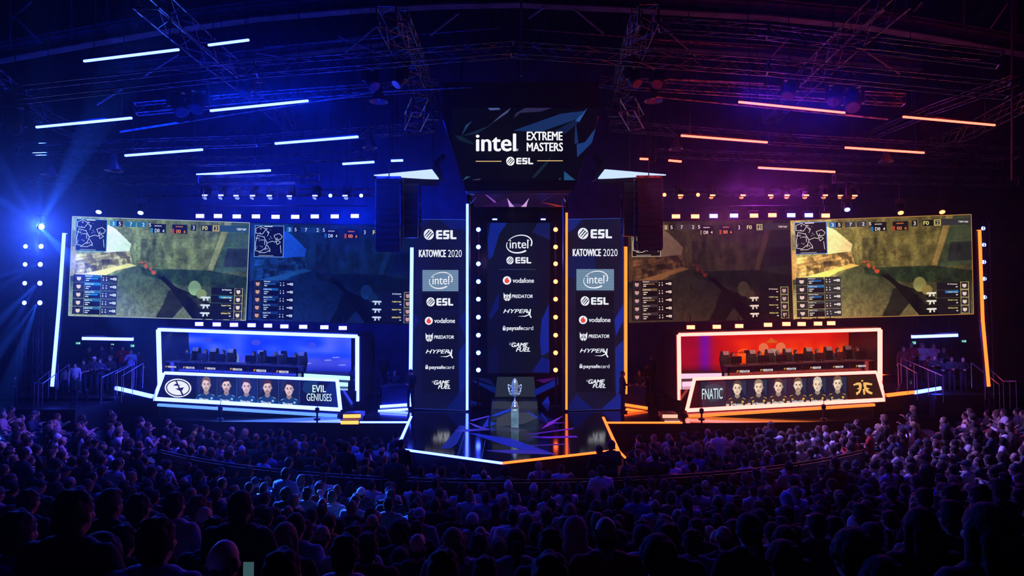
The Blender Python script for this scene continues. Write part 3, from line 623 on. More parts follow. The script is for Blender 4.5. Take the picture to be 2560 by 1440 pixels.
# ------------------------------------------------------------------ four big game screens
def inpoly(u, v, pts):
    r = np.zeros(u.shape, bool); n = len(pts); j = n - 1
    for i in range(n):
        (xi, yi), (xj, yj) = pts[i], pts[j]
        c = ((yi > v) != (yj > v)) & (u < (xj - xi) * (v - yi) / ((yj - yi) or 1e-9) + xi); r ^= c; j = i
    return r
def game_image(tint, gain, warm):
    def aa(u, v):
        du, dv = .25 / u.shape[1], .25 / u.shape[0]; return sum(fn(np.clip(u + a * du, 0, 1), np.clip(v + b * dv, 0, 1)) for a in (-1, 1) for b in (-1, 1)) / 4
    def fn(u, v):
        N = lambda sx, sy, s: vnoise(u, v, sx, sy, s)
        fine = .5 * N(70, 40, 1) + .5 * N(150, 85, 2); mid = N(22, 12, 3); strk = N(60, 8, 4)
        img = np.zeros(u.shape + (3,))
        def lay(pts, col, tex=.25, add=None):
            mk = inpoly(u, v, pts) if pts is not None else np.ones(u.shape, bool)
            t = 1 + tex * ((fine - .5) * 1.1 + (mid - .5) * .9)
            if add is not None: t = t * add
            for c in range(3): img[..., c] = np.where(mk, col[c] * t, img[..., c])
        lay(None, (92, 102, 84), .5, 1 + .35 * (strk - .5) - .15 * v)
        course = 1 - .12 * (np.abs(((v - .18 * (1 - u)) * 9) % 1 - .5) > .46) - .06 * (np.abs((u * 14 + np.floor((v - .18 * (1 - u)) * 9) * .5) % 1 - .5) > .46)
        lay([(.30, .0), (.84, 0), (.78, .54), (.36, .46)], (104, 112, 86), .5, course * (1 + .3 * (strk - .5)))
        lay([(.36, .2), (.50, .2), (.56, .52), (.37, .46)], (78, 86, 66), .7, 1 + .6 * (strk - .5))
        lay([(.86, 0), (.90, 0), (.80, .52), (.77, .52)], (150, 150, 118), .3)
        lay([(.90, 0), (1, 0), (1, .5), (.81, .52)], (66, 92, 92), .4, course)
        lay([(.88, .27), (1, .27), (1, .46), (.86, .46)], (44, 54, 78), .35); lay([(.92, .29), (.985, .29), (.985, .45), (.91, .45)], (34, 48, 66), .4)
        lay([(.14, .66), (.37, .47), (.55, .52), (.80, .53), (1, .56), (1, 1), (0, 1), (0, .62)], (62, 78, 72), .5)
        lay([(.40, .50), (.78, .50), (1, .56), (1, .68), (.62, .66), (.40, .56)], (36, 58, 52), .7)
        g = inpoly(u, v, [(.14, .66), (.37, .47), (.5, .52), (1, .72), (1, 1), (.0, 1), (.0, .62)]) & (v > .6)
        for c, k in enumerate((112, 116, 104)): img[..., c] = np.where(g, img[..., c] * (1 - np.clip((v - .6) * 2.4, 0, 1)) + k * np.clip((v - .6) * 2.4, 0, 1) * (1 + .6 * (fine - .5)), img[..., c])
        lay([(.19, .06), (.26, .12), (.34, .25), (.33, .33), (.19, .36)], (190, 204, 202), .18)
        lay([(.19, .02), (.31, .02), (.37, .22), (.345, .27), (.26, .13)], (84, 92, 70), .6)
        lay([(.02, .38), (.33, .33), (.35, .46), (.17, .55), (.03, .60)], (150, 140, 112), .5, (1 - .22 * (((v + .33 * u) * 26) % 1 < .22)) * (1 - .4 * (N(46, 20, 8) > .62)) * (1 - .3 * (N(30, 9, 9) > .7)))
        lay([(.0, .30), (.03, .30), (.025, .60), (.0, .60)], (120, 112, 92), .3)
        lay([(.02, .60), (.33, .455), (.375, .475), (.26, .53), (.15, .63), (.0, .66)], (206, 192, 138), .15)
        lay([(.0, .60), (.10, .58), (.13, .63), (.0, .66)], (44, 60, 70), .8)
        lay([(.555, .73), (.585, .69), (.63, .74), (.65, .86), (.585, 1), (.49, 1), (.53, .86)], (34, 38, 40), .5)
        lay([(.50, .58), (.53, .575), (.60, .68), (.72, .76), (.86, .90), (.92, 1), (.70, 1), (.63, .84), (.57, .70)], (17, 20, 22), .9)
        lay([(.66, .74), (.72, .78), (.80, .90), (.76, .92), (.70, .82)], (40, 44, 42), .9)
        e = (((u - .705) / .036) ** 2 + ((v - .685) / .075) ** 2) < 1
        for c, k in enumerate((150, 178, 150)): img[..., c] = np.where(e, k * (.7 + .6 * (mid)), img[..., c])
        e = (((u - .745) / .03) ** 2 + ((v - .745) / .05) ** 2) < 1
        for c, k in enumerate((140, 150, 110)): img[..., c] = np.where(e, k, img[..., c])
        for (x, y, rx, ry) in ((.425, .47, .008, .035), (.455, .505, .012, .02), (.41, .44, .02, .008), (.47, .54, .014, .02)):
            e = (((u - x) / rx) ** 2 + ((v - y) / ry) ** 2 < 1) & (fine > .42)
            for c, k in enumerate((196, 84, 70)): img[..., c] = np.where(e, k, img[..., c])
        img = img * np.array(tint) * gain
        b = np.clip(1 - u * 2.2, 0, 1)[..., None] * warm; img = img * (1 + b)
        return np.clip(img * (1.12 - .34 * u)[..., None], 0, 250)
    return aa
def game_screen(quad, ys, tint, gain, warm, label, hud, flip=False):
    (tl, tr, brr, bll) = quad
    A = P(*tl, ys[0]); B = P(*tr, ys[1]); Dd = P(*bll, ys[0]); pl = Plane(A, B, Dd)
    pts = [pl.hit(*p) for p in quad]
    t = thing('video_wall', label, 'screen', (pts[3] + pts[2]) / 2)
    mm = MB(); mm.slab([pl.hit(x + dx, y + dy, -.01) for (x, y), dx, dy in zip(quad, (-2, 2, 2, -2), (-2, -2, 2, 2))], -pl.n * .25); mm.build('cabinet', M_black, t)
    a = Art(pl); a.grid(quad, 310, 174, game_image(tint, gain, warm), 0)
    def UV(u, v):
        x = (1 - v) * ((1 - u) * tl[0] + u * tr[0]) + v * ((1 - u) * bll[0] + u * brr[0]); y = (1 - v) * ((1 - u) * tl[1] + u * tr[1]) + v * ((1 - u) * bll[1] + u * brr[1]); return x, y
    def R(u0, v0, u1, v1, col, L=1): a.poly([UV(u0, v0), UV(u1, v0), UV(u1, v1), UV(u0, v1)], col, L)
    def frame(u0, v0, u1, v1, col, w=.004):
        for q in ((u0, v0, u1, v0 + w * 1.6), (u0, v1 - w * 1.6, u1, v1), (u0, v0, u0 + w, v1), (u1 - w, v0, u1, v1)): R(*q, col, 2)
    g = random.Random(3); bgd, hi, acc, tx, frm = hud
    R(.022, .02, .20, .345, bgd, 1); frame(.022, .02, .20, .345, frm)
    for path in ([(.03, .05), (.06, .03), (.09, .06), (.07, .11), (.03, .10), (.03, .05)], [(.04, .12), (.08, .14), (.10, .20), (.09, .25), (.06, .29), (.03, .28), (.03, .2), (.04, .12)], [(.10, .2), (.13, .18), (.15, .19), (.16, .14)],
                 [(.14, .12), (.17, .10), (.19, .13), (.18, .16), (.15, .16), (.14, .12)], [(.165, .17), (.18, .19), (.16, .215), (.155, .19), (.165, .17)], [(.06, .17), (.085, .17), (.085, .22)], [(.10, .22), (.12, .27), (.09, .30), (.05, .30)], [(.18, .22), (.185, .3)], [(.03, .15), (.055, .16)], [(.09, .07), (.11, .09), (.10, .13)]):
        a.line([UV(*p) for p in path], 1.3, tx, 2)
    for i in range(26): a.ell(*UV(.03 + g.random() * .10, .04 + g.random() * .25), .9 + g.random(), .9 + g.random(), tuple(int(c * .75) for c in tx), 2, n=8)
    R(.08, .025, .13, .035, tx, 2); R(.05, .325, .14, .334, tuple(int(c * .6) for c in tx), 2)
    for (u0, u1, c) in ((.215, .25, acc), (.25, .285, bgd), (.30, .36, hi), (.365, .42, hi), (.43, .445, bgd)): R(u0, .03, u1, .085, c, 1)
    for u0 in (.225, .262, .325, .395, .432): a.text(g.choice(['8', '2', '5', '7', '3']), *UV(u0, .04), *UV(u0 + .014, .075), tx, .03)
    for (u0, c, d) in ((.445, acc, tx), (.565, (180, 60, 40), (236, 130, 60))):
        R(u0, .045, u0 + .085, .09, bgd, 1); R(u0, .09, u0 + .085, .135, tuple(int(x * .8) for x in bgd), 1); R(u0, .09, u0 + .012, .135, c, 2)
        R(u0 + .02, .06, u0 + .06, .07, tuple(int(x * .8) for x in d), 2); a.text('D0' if d == tx else '00', *UV(u0 + .022, .096), *UV(u0 + .05, .13), d, .03); a.text('4' if d == tx else '6', *UV(u0 + .065, .1), *UV(u0 + .077, .128), d, .02)
    for (u0, u1, c) in ((.67, .70, bgd), (.73, .79, bgd), (.795, .83, (220, 196, 110))): R(u0, .04, u1, .1, c, 1)
    a.text('F0', *UV(.735, .05), *UV(.765, .09), (220, 210, 130), .03); a.text('3', *UV(.68, .05), *UV(.692, .09), tx, .02); R(.8, .046, .825, .094, (40, 44, 40), 2); a.text('2', *UV(.806, .052), *UV(.82, .088), (240, 230, 160), .03)
    R(.835, .035, .995, .1, tuple(int(.5 * x) + 20 for x in hi), 1); a.marks(*UV(.93, .055), *UV(.985, .08), tx, 8)
    def face(u, v, w, h):
        x0, y0 = UV(u, v); x1, y1 = UV(u + w, v + h); W_ = x1 - x0; H_ = y1 - y0
        a.rect(x0, y0, x1, y1, tuple(int(c * 1.5) + 14 for c in bgd), 2); sk = tuple(int(s * f) for s, f in zip((226, 186, 172), (gain + .25, gain + .2, gain + .2)))
        sk = tuple(min(240, s) for s in sk)
        a.poly([(x0 + .12 * W_, y1), (x0 + .25 * W_, y0 + .75 * H_), (x0 + .75 * W_, y0 + .75 * H_), (x0 + .9 * W_, y1)], (40, 40, 48), 3)
        a.ell(x0 + .5 * W_, y0 + .48 * H_, .25 * W_, .34 * H_, sk, 4, n=12); a.ell(x0 + .5 * W_, y0 + .19 * H_, .26 * W_, .13 * H_, (24, 20, 20), 5, n=10)
        a.rect(x0 + .34 * W_, y0 + .42 * H_, x0 + .45 * W_, y0 + .46 * H_, (70, 46, 44), 5); a.rect(x0 + .55 * W_, y0 + .42 * H_, x0 + .66 * W_, y0 + .46 * H_, (70, 46, 44), 5); a.rect(x0 + .42 * W_, y0 + .66 * H_, x0 + .58 * W_, y0 + .69 * H_, (120, 70, 66), 5)
    for i in range(5):
        v = .582 + i * .081; R(.02, v, .082, v + .076, bgd, 1); face(.026, v + .002, .05, .072)
        R(.085, v, .175, v + .076, tuple(int(c * .8) for c in bgd), 1); R(.085, v, .175 + (.0), v + .024, hi if i != 1 else acc, 2)
        a.marks(*UV(.088, v + .004), *UV(.13 + .006 * (i % 3), v + .019), tx, 6 + i % 3, L=3, seed=i)
        R(.09, v + .034, .118, v + .042, tx, 2); R(.09, v + .052, .108, v + .062, tx, 2)
        if i == 0 or i == 2: R(.1, v + .03, .16, v + .044, acc, 2)
        R(.178, v, .268, v + .076, tuple(int(c * 1.1) + 26 for c in bgd) if gain > .7 else tuple(int(c * 1.05) for c in bgd), 1)
        for q in (.186, .204): R(q, v + .02, q + .005, v + .03, tx, 2); R(q, v + .042, q + .006, v + .056, tx, 2)
        R(.228, v + .03, .246, v + .042, tx, 2); R(.246, v + .022, .252, v + .05, tx, 2); R(.254, v + .024, .263, v + .05, tx, 2)
    for i in range(4):
        v = .672 + i * .08; R(.80, v, .985, v + .076, tuple(int(c * .8) for c in bgd), 1); R(.80, v, .985, v + .076, bgd, 1); face(.93, v, .045, .074); frame(.93, v, .978, v + .076, (210, 196, 120), .003)
        a.marks(*UV(.86, v + .012), *UV(.915, v + .028), tx if i == 0 else (230, 214, 130), 7, seed=i); R(.905, v + .044, .915, v + .054, tx, 2)
        if i in (1,) and gain > .7: R(.845, v + .005, .92, v + .03, acc, 1.6)
        if i:
            u0 = .745; R(u0, v + .016, u0 + .05, v + .034, tx, 2); a.poly([UV(u0 + .012, v + .034), UV(u0 + .022, v + .034), UV(u0 + .018, v + .06), UV(u0 + .008, v + .06)], tx, 2); a.poly([UV(u0 + .03, v + .034), UV(u0 + .038, v + .034), UV(u0 + .042, v + .056), UV(u0 + .034, v + .056)], tx, 2); R(u0 - .006, v + .02, u0 + .01, v + .028, tx, 2)
    if gain > .7: a.line([tl, tr, brr, bll, tl], 1.6, (170, 190, 190) if warm < .3 else (190, 130, 70), 3)
    a.build('led_face', t); return t
game_screen([(181, 541), (624, 557), (614, 801), (171, 789)], (26.6, 28.6), (1.02, 1.12, 1.02), 1.02, .25, 'bright greenish game screen beside the tall blue light pillar', ((14, 20, 40), (34, 110, 150), (30, 140, 200), (214, 228, 240), (90, 170, 210)))
game_screen([(628, 558), (1042, 566), (1038, 811), (620, 801)], (28.6, 29.9), (.12, .42, 1.15), .66, .5, 'dark blue game screen behind the left hanging loudspeakers', ((6, 12, 44), (16, 50, 110), (24, 90, 170), (190, 206, 236), (110, 150, 220)))
game_screen([(1570, 556), (1974, 549), (1982, 798), (1572, 807)], (29.9, 28.6), (.74, .50, .42), .68, .25, 'dark brown game screen behind the right hanging loudspeakers', ((20, 12, 16), (62, 48, 54), (120, 90, 60), (232, 206, 190), (190, 160, 130)))
game_screen([(1976, 552), (2428, 536), (2434, 785), (1984, 798)], (28.6, 26.6), (1.22, .98, .66), .92, .6, 'bright sandy game screen beside the tall orange light pillar', ((24, 20, 24), (60, 58, 64), (30, 110, 180), (236, 226, 210), (90, 130, 220)))
for sx, nm, px0, px1, yv in ((-1, 'left', 430, 436, 808), (1, 'right', 2110, 2116, 800)): pass

# tall leaning LED pillars at the stage ends
led_strip('tall leaning blue-white light pillar at the far end of the left screens', [P(162, 583, 26), P(150, 760, 26), P(132, 966, 26)], .12, .12, G_blue, 'light pillar', name='led_pillar')
led_strip('tall leaning orange light pillar at the far end of the right screens', [P(2447, 575, 26), P(2455, 800, 26), P(2470, 966, 26)], .11, .12, G_org, 'light pillar', name='led_pillar')
def light_bar(p0, p1, Y, w, label, m_, name='light_bar', Y2=None, hang=1.2, grp=None):
    A = P(*p0, Y); B = P(*p1, Y2 or Y); t = thing(name, label, 'light bar', (A + B) / 2, grp)
    MB().bar(A, B, w, w).build('diffuser', m_, t)
    d = Vector((0, .02, w * .75)); MB().bar(A + d, B + d, w * 1.3, w * .6).build('housing', M_grey, t)
    for f in (.15, .85):
        p = A.lerp(B, f) + d; MB().tube(p, p + Vector((0, 0, hang)), .012, 5).build('hanger', M_trussd, t)
    return t
light_bar((207, 846), (332, 848), 27.5, .12, 'blue-white light bar hanging over the onlookers beside the blue pillar', G_bluew)
light_bar((2280, 842), (2393, 838), 27.5, .12, 'blue-white light bar hanging over the onlookers beside the orange pillar', G_bluew)

# ------------------------------------------------------------------ player booths
def portrait(a, cx, cy, s, hair, shirt, trim, beard=0., skin=(226, 186, 164), sl=0., style=0, bx=3.05):
    """a printed head-and-shoulders portrait: cx,cy the middle of the face, s half the face height in pixels"""
    w = .66 * s; sh = 1.75 * s
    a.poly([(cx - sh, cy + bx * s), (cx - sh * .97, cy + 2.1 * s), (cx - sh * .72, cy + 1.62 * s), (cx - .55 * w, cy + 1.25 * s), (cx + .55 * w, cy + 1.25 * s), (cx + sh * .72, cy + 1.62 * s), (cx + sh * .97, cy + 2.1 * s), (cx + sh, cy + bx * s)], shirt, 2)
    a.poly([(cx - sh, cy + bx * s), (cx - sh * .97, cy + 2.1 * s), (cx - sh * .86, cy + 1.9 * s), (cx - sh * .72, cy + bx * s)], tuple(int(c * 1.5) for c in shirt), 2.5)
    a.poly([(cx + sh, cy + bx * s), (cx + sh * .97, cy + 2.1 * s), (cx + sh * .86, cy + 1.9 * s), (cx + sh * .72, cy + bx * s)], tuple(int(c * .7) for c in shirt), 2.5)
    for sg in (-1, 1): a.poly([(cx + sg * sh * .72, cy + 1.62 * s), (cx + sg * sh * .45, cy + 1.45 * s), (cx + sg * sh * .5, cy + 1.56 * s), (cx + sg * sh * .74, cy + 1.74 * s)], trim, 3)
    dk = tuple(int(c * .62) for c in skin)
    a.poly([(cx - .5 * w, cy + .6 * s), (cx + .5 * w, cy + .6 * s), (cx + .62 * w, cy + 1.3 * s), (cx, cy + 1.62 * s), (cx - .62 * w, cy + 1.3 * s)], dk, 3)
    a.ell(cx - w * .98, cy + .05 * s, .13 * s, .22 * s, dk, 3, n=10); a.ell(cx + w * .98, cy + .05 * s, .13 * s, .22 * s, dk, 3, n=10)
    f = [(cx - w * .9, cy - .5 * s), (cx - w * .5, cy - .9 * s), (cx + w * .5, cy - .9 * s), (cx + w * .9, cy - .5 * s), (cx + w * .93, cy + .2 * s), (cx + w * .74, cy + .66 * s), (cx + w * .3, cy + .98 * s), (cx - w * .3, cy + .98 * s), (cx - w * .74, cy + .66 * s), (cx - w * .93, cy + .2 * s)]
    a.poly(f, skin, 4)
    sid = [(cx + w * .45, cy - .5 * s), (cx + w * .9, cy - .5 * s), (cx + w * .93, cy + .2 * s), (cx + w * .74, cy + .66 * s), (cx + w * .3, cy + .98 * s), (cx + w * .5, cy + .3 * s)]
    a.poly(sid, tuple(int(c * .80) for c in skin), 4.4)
    if beard:
        bd = tuple(int(skin[i] * (1 - beard) + hair[i] * beard) for i in range(3))
        a.poly([(cx - w * .9, cy + .25 * s), (cx - w * .74, cy + .66 * s), (cx - w * .3, cy + .98 * s), (cx + w * .3, cy + .98 * s), (cx + w * .74, cy + .66 * s), (cx + w * .9, cy + .25 * s), (cx + w * .5, cy + .62 * s), (cx + w * .34, cy + .36 * s), (cx - w * .34, cy + .36 * s), (cx - w * .5, cy + .62 * s)], bd, 4.8)
    hp = [(cx - w * .98, cy - .15 * s), (cx - w * 1.04, cy - .6 * s), (cx - w * .7, cy - 1.12 * s), (cx - .05 * w, cy - 1.3 * s), (cx + w * .72, cy - 1.14 * s), (cx + w * 1.04, cy - .6 * s), (cx + w * .98, cy - .15 * s), (cx + w * .84, cy - .45 * s), (cx + w * (.55 if style else .2), cy - .68 * s), (cx - w * .55, cy - (.62 if style else .74) * s), (cx - w * .84, cy - .4 * s)]
    a.poly(hp, hair, 5.2)
    for sg in (-1, 1):
        a.poly([(cx + sg * w * .18, cy - .2 * s), (cx + sg * w * .62, cy - .26 * s), (cx + sg * w * .66, cy - .17 * s), (cx + sg * w * .2, cy - .1 * s)], tuple(int(c * .6) for c in hair), 5.4)
        a.ell(cx + sg * w * .4, cy - .02 * s, w * .2, .075 * s, (70, 52, 50), 5.4, n=10)
    a.poly([(cx - w * .06, cy - .05 * s), (cx + w * .1, cy - .05 * s), (cx + w * .24, cy + .34 * s), (cx - w * .18, cy + .34 * s)], tuple(int(c * .9) for c in skin), 5.4)
    a.rect(cx - w * .2, cy + .33 * s, cx + w * .24, cy + .38 * s, dk, 5.6); a.rect(cx - w * .32, cy + .56 * s, cx + w * .32, cy + .64 * s, (150, 84, 78), 5.6)
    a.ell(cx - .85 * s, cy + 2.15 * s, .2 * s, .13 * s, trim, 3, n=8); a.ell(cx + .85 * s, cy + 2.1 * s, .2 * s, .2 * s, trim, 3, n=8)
PLAT = {}
def booth(side, fr, wall, desk, panel, Yf, G, wallfn, names):
    """fr: frame corners TL,TR,BR,BL; wall: backdrop; desk: front face; panel: slanted portrait front (all in photo pixels)"""
    lc = names['c']
    t = thing('player_booth', f'{lc}-framed player booth shell with {lc} light frame around its opening', 'booth', P((fr[0][0] + fr[1][0]) / 2, fr[2][1], Yf + 1))
    c = [P(*p, Yf) for p in fr]
    w = 8.0 / F * Yf
    MB().bar(c[0], c[1], w * 1.25, w, up=(0, 0, 1)).build('top_light', G, t); MB().bar(c[0], c[3], w, w).build('post_light', G, t); MB().bar(c[1], c[2], w, w).build('post_light', G, t)
    back = Vector((0, 3.0, 0)); o = Vector((0, .09, .0))
    MB().slab([c[0] + o, c[1] + o, c[1] + Vector((0, .09, .12)), c[0] + Vector((0, .09, .12))], back).build('roof', M_black, t)
    MB().slab([c[0] + o, c[3] + o, c[3] + o + Vector((-.1, 0, 0)), c[0] + o + Vector((-.1, 0, 0))], back).build('side_wall', M_black, t)
    MB().slab([c[1] + o, c[2] + o, c[2] + o + Vector((.1, 0, 0)), c[1] + o + Vector((.1, 0, 0))], back).build('side_wall', M_black, t)
    MB().slab([c[0] + Vector((0, 3.05, 0)), c[1] + Vector((0, 3.05, 0)), c[2] + Vector((0, 3.05, 0)), c[3] + Vector((0, 3.05, 0))], (0, .08, 0)).build('rear_wall', M_black, t)
    # platform
    d0 = P(*desk[0], 28.5); d1 = P(*desk[1], 28.5); xa = c[3].x; xb = c[2].x
    PLAT[side] = lambda x: d0.z - .76 + (d1.z - d0.z) * (x - d0.x) / (d1.x - d0.x)
    pz = PLAT[side](xa); pz2 = PLAT[side](xb)
    fl_ = [Vector((xa, Yf - .2, pz)), Vector((xb, Yf - .2, pz2)), Vector((xb, Yf + 3.0, pz2)), Vector((xa, Yf + 3.0, pz))]
    MB().add(fl_ + [Vector((v.x, v.y, DZ)) for v in fl_], [(0, 1, 2, 3), (4, 5, 1, 0), (5, 6, 2, 1), (6, 7, 3, 2), (7, 4, 0, 3), (7, 6, 5, 4)]).build('platform', M_deck, t)
    # LED backdrop
    wp = Plane(P(*wall[0], Yf + 2.6), P(*wall[1], Yf + 2.6), P(*wall[3], Yf + 2.6))
    b = thing('backdrop_screen', names['wall'], 'screen', wp.hit((wall[2][0] + wall[3][0]) / 2, wall[2][1]))
    MB().slab([wp.hit(*p, -.02) for p in wall], (0, .12, 0)).build('cabinet', M_black, b)
    a = Art(wp); a.grid(wall, 110, 40, wallfn, 0)
    for fn in names['emblem']: fn(a)
    a.build('led_face', b)
    # slanted portrait front
    z0 = 1.15; zY = Yf - 1.0
    pp = Plane(P(*panel[0], Yf - .15), P(*panel[1], Yf - .15), P(*panel[3], zY))
    d = thing('portrait_front', names['front'], 'display panel', pp.hit((panel[2][0] + panel[3][0]) / 2, panel[2][1]))
    cn = [pp.hit(*p) for p in panel]
    MB().slab([pp.hit(*p, -.012) for p in panel], -pp.n * .12).build('backing', M_black, d)
    lw = 8.5 / F * Yf
    for i, nm in ((0, 'top_light'), (1, 'side_light'), (2, 'bottom_light'), (3, 'side_light')):
        MB().bar(cn[i], cn[(i + 1) % 4], lw, .06, up=tuple(pp.n)).build(nm, G, d)
    a = Art(pp, .012); names['art'](a); a.build('printed_face', d)
    # plinth under the panel; its glowing bar stands in for a reflection on top
    e0 = P(*names['pl'][0], names['pl'][2]); e1 = P(*names['pl'][1], names['pl'][3])
    p_ = thing('plinth', names['plinth'], 'plinth', (e0 + e1) / 2)
    fb = [e0 + Vector((0, .06, .05)), e1 + Vector((0, .06, .05))]; zb = DZ - .02
    MB().add(fb + [Vector((e1.x, e1.y + .06, min(zb, e1.z - .06))), Vector((e0.x, e0.y + .06, zb))] + [v + Vector((0, .9, 0)) for v in fb] + [Vector((e1.x, e1.y + .96, min(zb, e1.z - .06))), Vector((e0.x, e0.y + .96, zb))],
             [(0, 1, 5, 4), (1, 0, 3, 2), (0, 4, 7, 3), (5, 1, 2, 6), (4, 5, 6, 7), (3, 7, 6, 2)]).build('body', M_black, p_)
    MB().bar(e0, e1, .12, .10).build('edge_glow', names['plm'], p_)
    return pp
def desk_row(pxl, Yd, sects, label, labels, cap, side):
    """one continuous long desk: front face in pixels TL,TR,BR,BL at depth Yd"""
    c = [P(*p, Yd) for p in pxl]; c[2] = c[1] - Vector((0, 0, .75)); c[3] = c[0] - Vector((0, 0, .75)); t = thing('gaming_desk', label, 'desk', (c[2] + c[3]) / 2)
    MB().slab([c[0], c[1], c[2], c[3]], (0, .06, 0)).build('front_panel', M_gloss, t)
    tp = [c[0] + Vector((0, -.04, 0)), c[1] + Vector((0, -.04, 0)), c[1] + Vector((0, .85, 0)), c[0] + Vector((0, .85, 0))]
    MB().slab(tp, (0, 0, .045)).build('desktop', M_grey, t)
    for i in (0, 1):
        a, b = (c[0], c[3]) if i == 0 else (c[1], c[2]); MB().slab([a, b, b + Vector((0, .8, 0)), a + Vector((0, .8, 0))], (.05 if i == 0 else -.05, 0, 0)).build('end_panel', M_gloss, t)
    pl = Plane(c[0], c[1], c[3])
    for (x0, y0, x1, y1, sl, n, ch) in sects:
        a = Art(pl); a.text(ch, x0, y0, x0 + (x1 - x0) * .16, y1, (250, 170, 30), .03, .1, sl=sl); a.text('PREDATOR', x0 + (x1 - x0) * .2, y0 + sl * (x1 - x0) * .2, x1, y1 + sl * (x1 - x0) * .2, (236, 232, 236), .03, .15, sl=sl); a.build('panel_lettering', t)
    for x in cap: a = Art(pl); a.line([(x, pl_y(pxl, x, 0)), (x, pl_y(pxl, x, 1))], .8, (30, 34, 80), 1); a.build('panel_joint', t)
    return t
def pl_y(q, x, b):
    (x0, y0), (x1, y1) = (q[0], q[1]) if not b else (q[3], q[2]); return y0 + (y1 - y0) * (x - x0) / (x1 - x0)
def blue_wall(u, v):
    n = vnoise(u, v, 9, 5, 11); n2 = vnoise(u, v, 24, 9, 12); rays = np.clip(np.sin(u * 38) * .5 + .5, 0, 1) * np.clip(1 - np.abs(v - .3) * 2.2, 0, 1)
    r = 14 + 58 * n * n + 40 * rays * n; g = 44 + 40 * n + 26 * rays * n; b = 214 + 34 * n
    low = np.clip((v - .52) * 6, 0, 1); r = r * (1 - low) + low * (52 + 46 * n2 * (1 - v)); g = g * (1 - low) + low * (60 + 50 * n2 * (1 - v)); b = b * (1 - low * .1)
    dk = np.clip((v - .8) * 4, 0, 1); return 1.15 * np.stack([r * (1 - .8 * dk), g * (1 - .6 * dk), b * (1 - .35 * dk)], -1)
def red_wall(u, v):
    n = vnoise(u, v, 9, 5, 21); lob = np.exp(-((v - .55) ** 2) * 14) * np.maximum.reduce([np.exp(-((u - c) ** 2) * 420) for c in (.36, .47, .62, .70, .79, .90, .98)])
    k = np.clip((u - .12) * 5, 0, 1); r = 150 + 60 * k + 45 * lob + 20 * n; g = 2 + 34 * k * n + 62 * lob * k; b = 34 * (1 - k) + 3
    r = r * (1 - .25 * np.clip((u - .82) * 8, 0, 1)); low = np.clip((v - .72) * 3, 0, 1) * (1 - .55 * k); dk = 1 - .75 * low; vio = np.exp(-((u - .14) ** 2) * 900)
    return np.stack([r * dk * (1 - .3 * vio), g * dk, (b + 120 * vio) * dk], -1)
def eg_art(a):
    a.poly([(408, 932), (843, 950), (852, 1022), (388, 996)], (8, 12, 34), 0)
    for x0, x1 in ((490, 543), (543, 592.5), (592.5, 644), (644, 697), (697, 749.7)):
        a.poly([(x0 + 1, 941), (x1 - 1, 943), (x1 - 2, 995 + (x1 - 388) * .056), (x0 - 1, 995 + (x0 - 388) * .056)], (18, 30, 62), 1); a.poly([(x0 + 4, 944), (x0 + 22, 944), (x0 + 6, 990)], (34, 44, 84), 1.5)
        a.line([(x1, 942), (x1 - 1, 1018)], .8, (70, 100, 170), 2)
    a.ell(445, 970, 33.5, 23.5, (240, 242, 250), 1, rot=.04); a.ring(445, 970, 28.5, 19.2, 2.6, (14, 18, 60), 2, rot=.04)
    a.poly([(437, 951), (441, 950), (447, 963), (463, 957), (452, 961), (448, 965), (436, 964), (432, 964), (440, 959), (442, 959)], (14, 18, 60), 2)
    a.poly([(447, 964), (460, 989), (456, 990), (444, 966)], (14, 18, 60), 2); a.poly([(438, 972), (460, 968), (455, 977), (447, 976)], (14, 18, 60), 2)
    hs = [(122, 96, 86), (26, 24, 34), (62, 42, 40), (72, 48, 44), (36, 28, 32)]
    for i, (x, y) in enumerate(((515.5, 962), (566, 964), (616, 967), (668.5, 969), (722.7, 973))):
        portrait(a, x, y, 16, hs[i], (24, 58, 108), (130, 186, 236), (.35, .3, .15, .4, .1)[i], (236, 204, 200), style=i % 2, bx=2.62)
    for i, x in enumerate((510, 563, 614, 666, 720)): a.marks(x - 12, 995 + i * 2.9, x + 12, 999.5 + i * 2.9, (230, 236, 250), (8, 9, 8, 7, 8)[i], L=3, sl=.04, seed=i)
    a.poly([(760, 955), (790, 950), (800, 972), (775, 990), (755, 975)], (18, 50, 84), 1)
    a.text('EVIL', 781, 963, 815, 980.5, (224, 248, 244), .02); a.text('GENIUSES', 766.5, 983.5, 829, 1002, (224, 248, 244), .005, sl=.02)
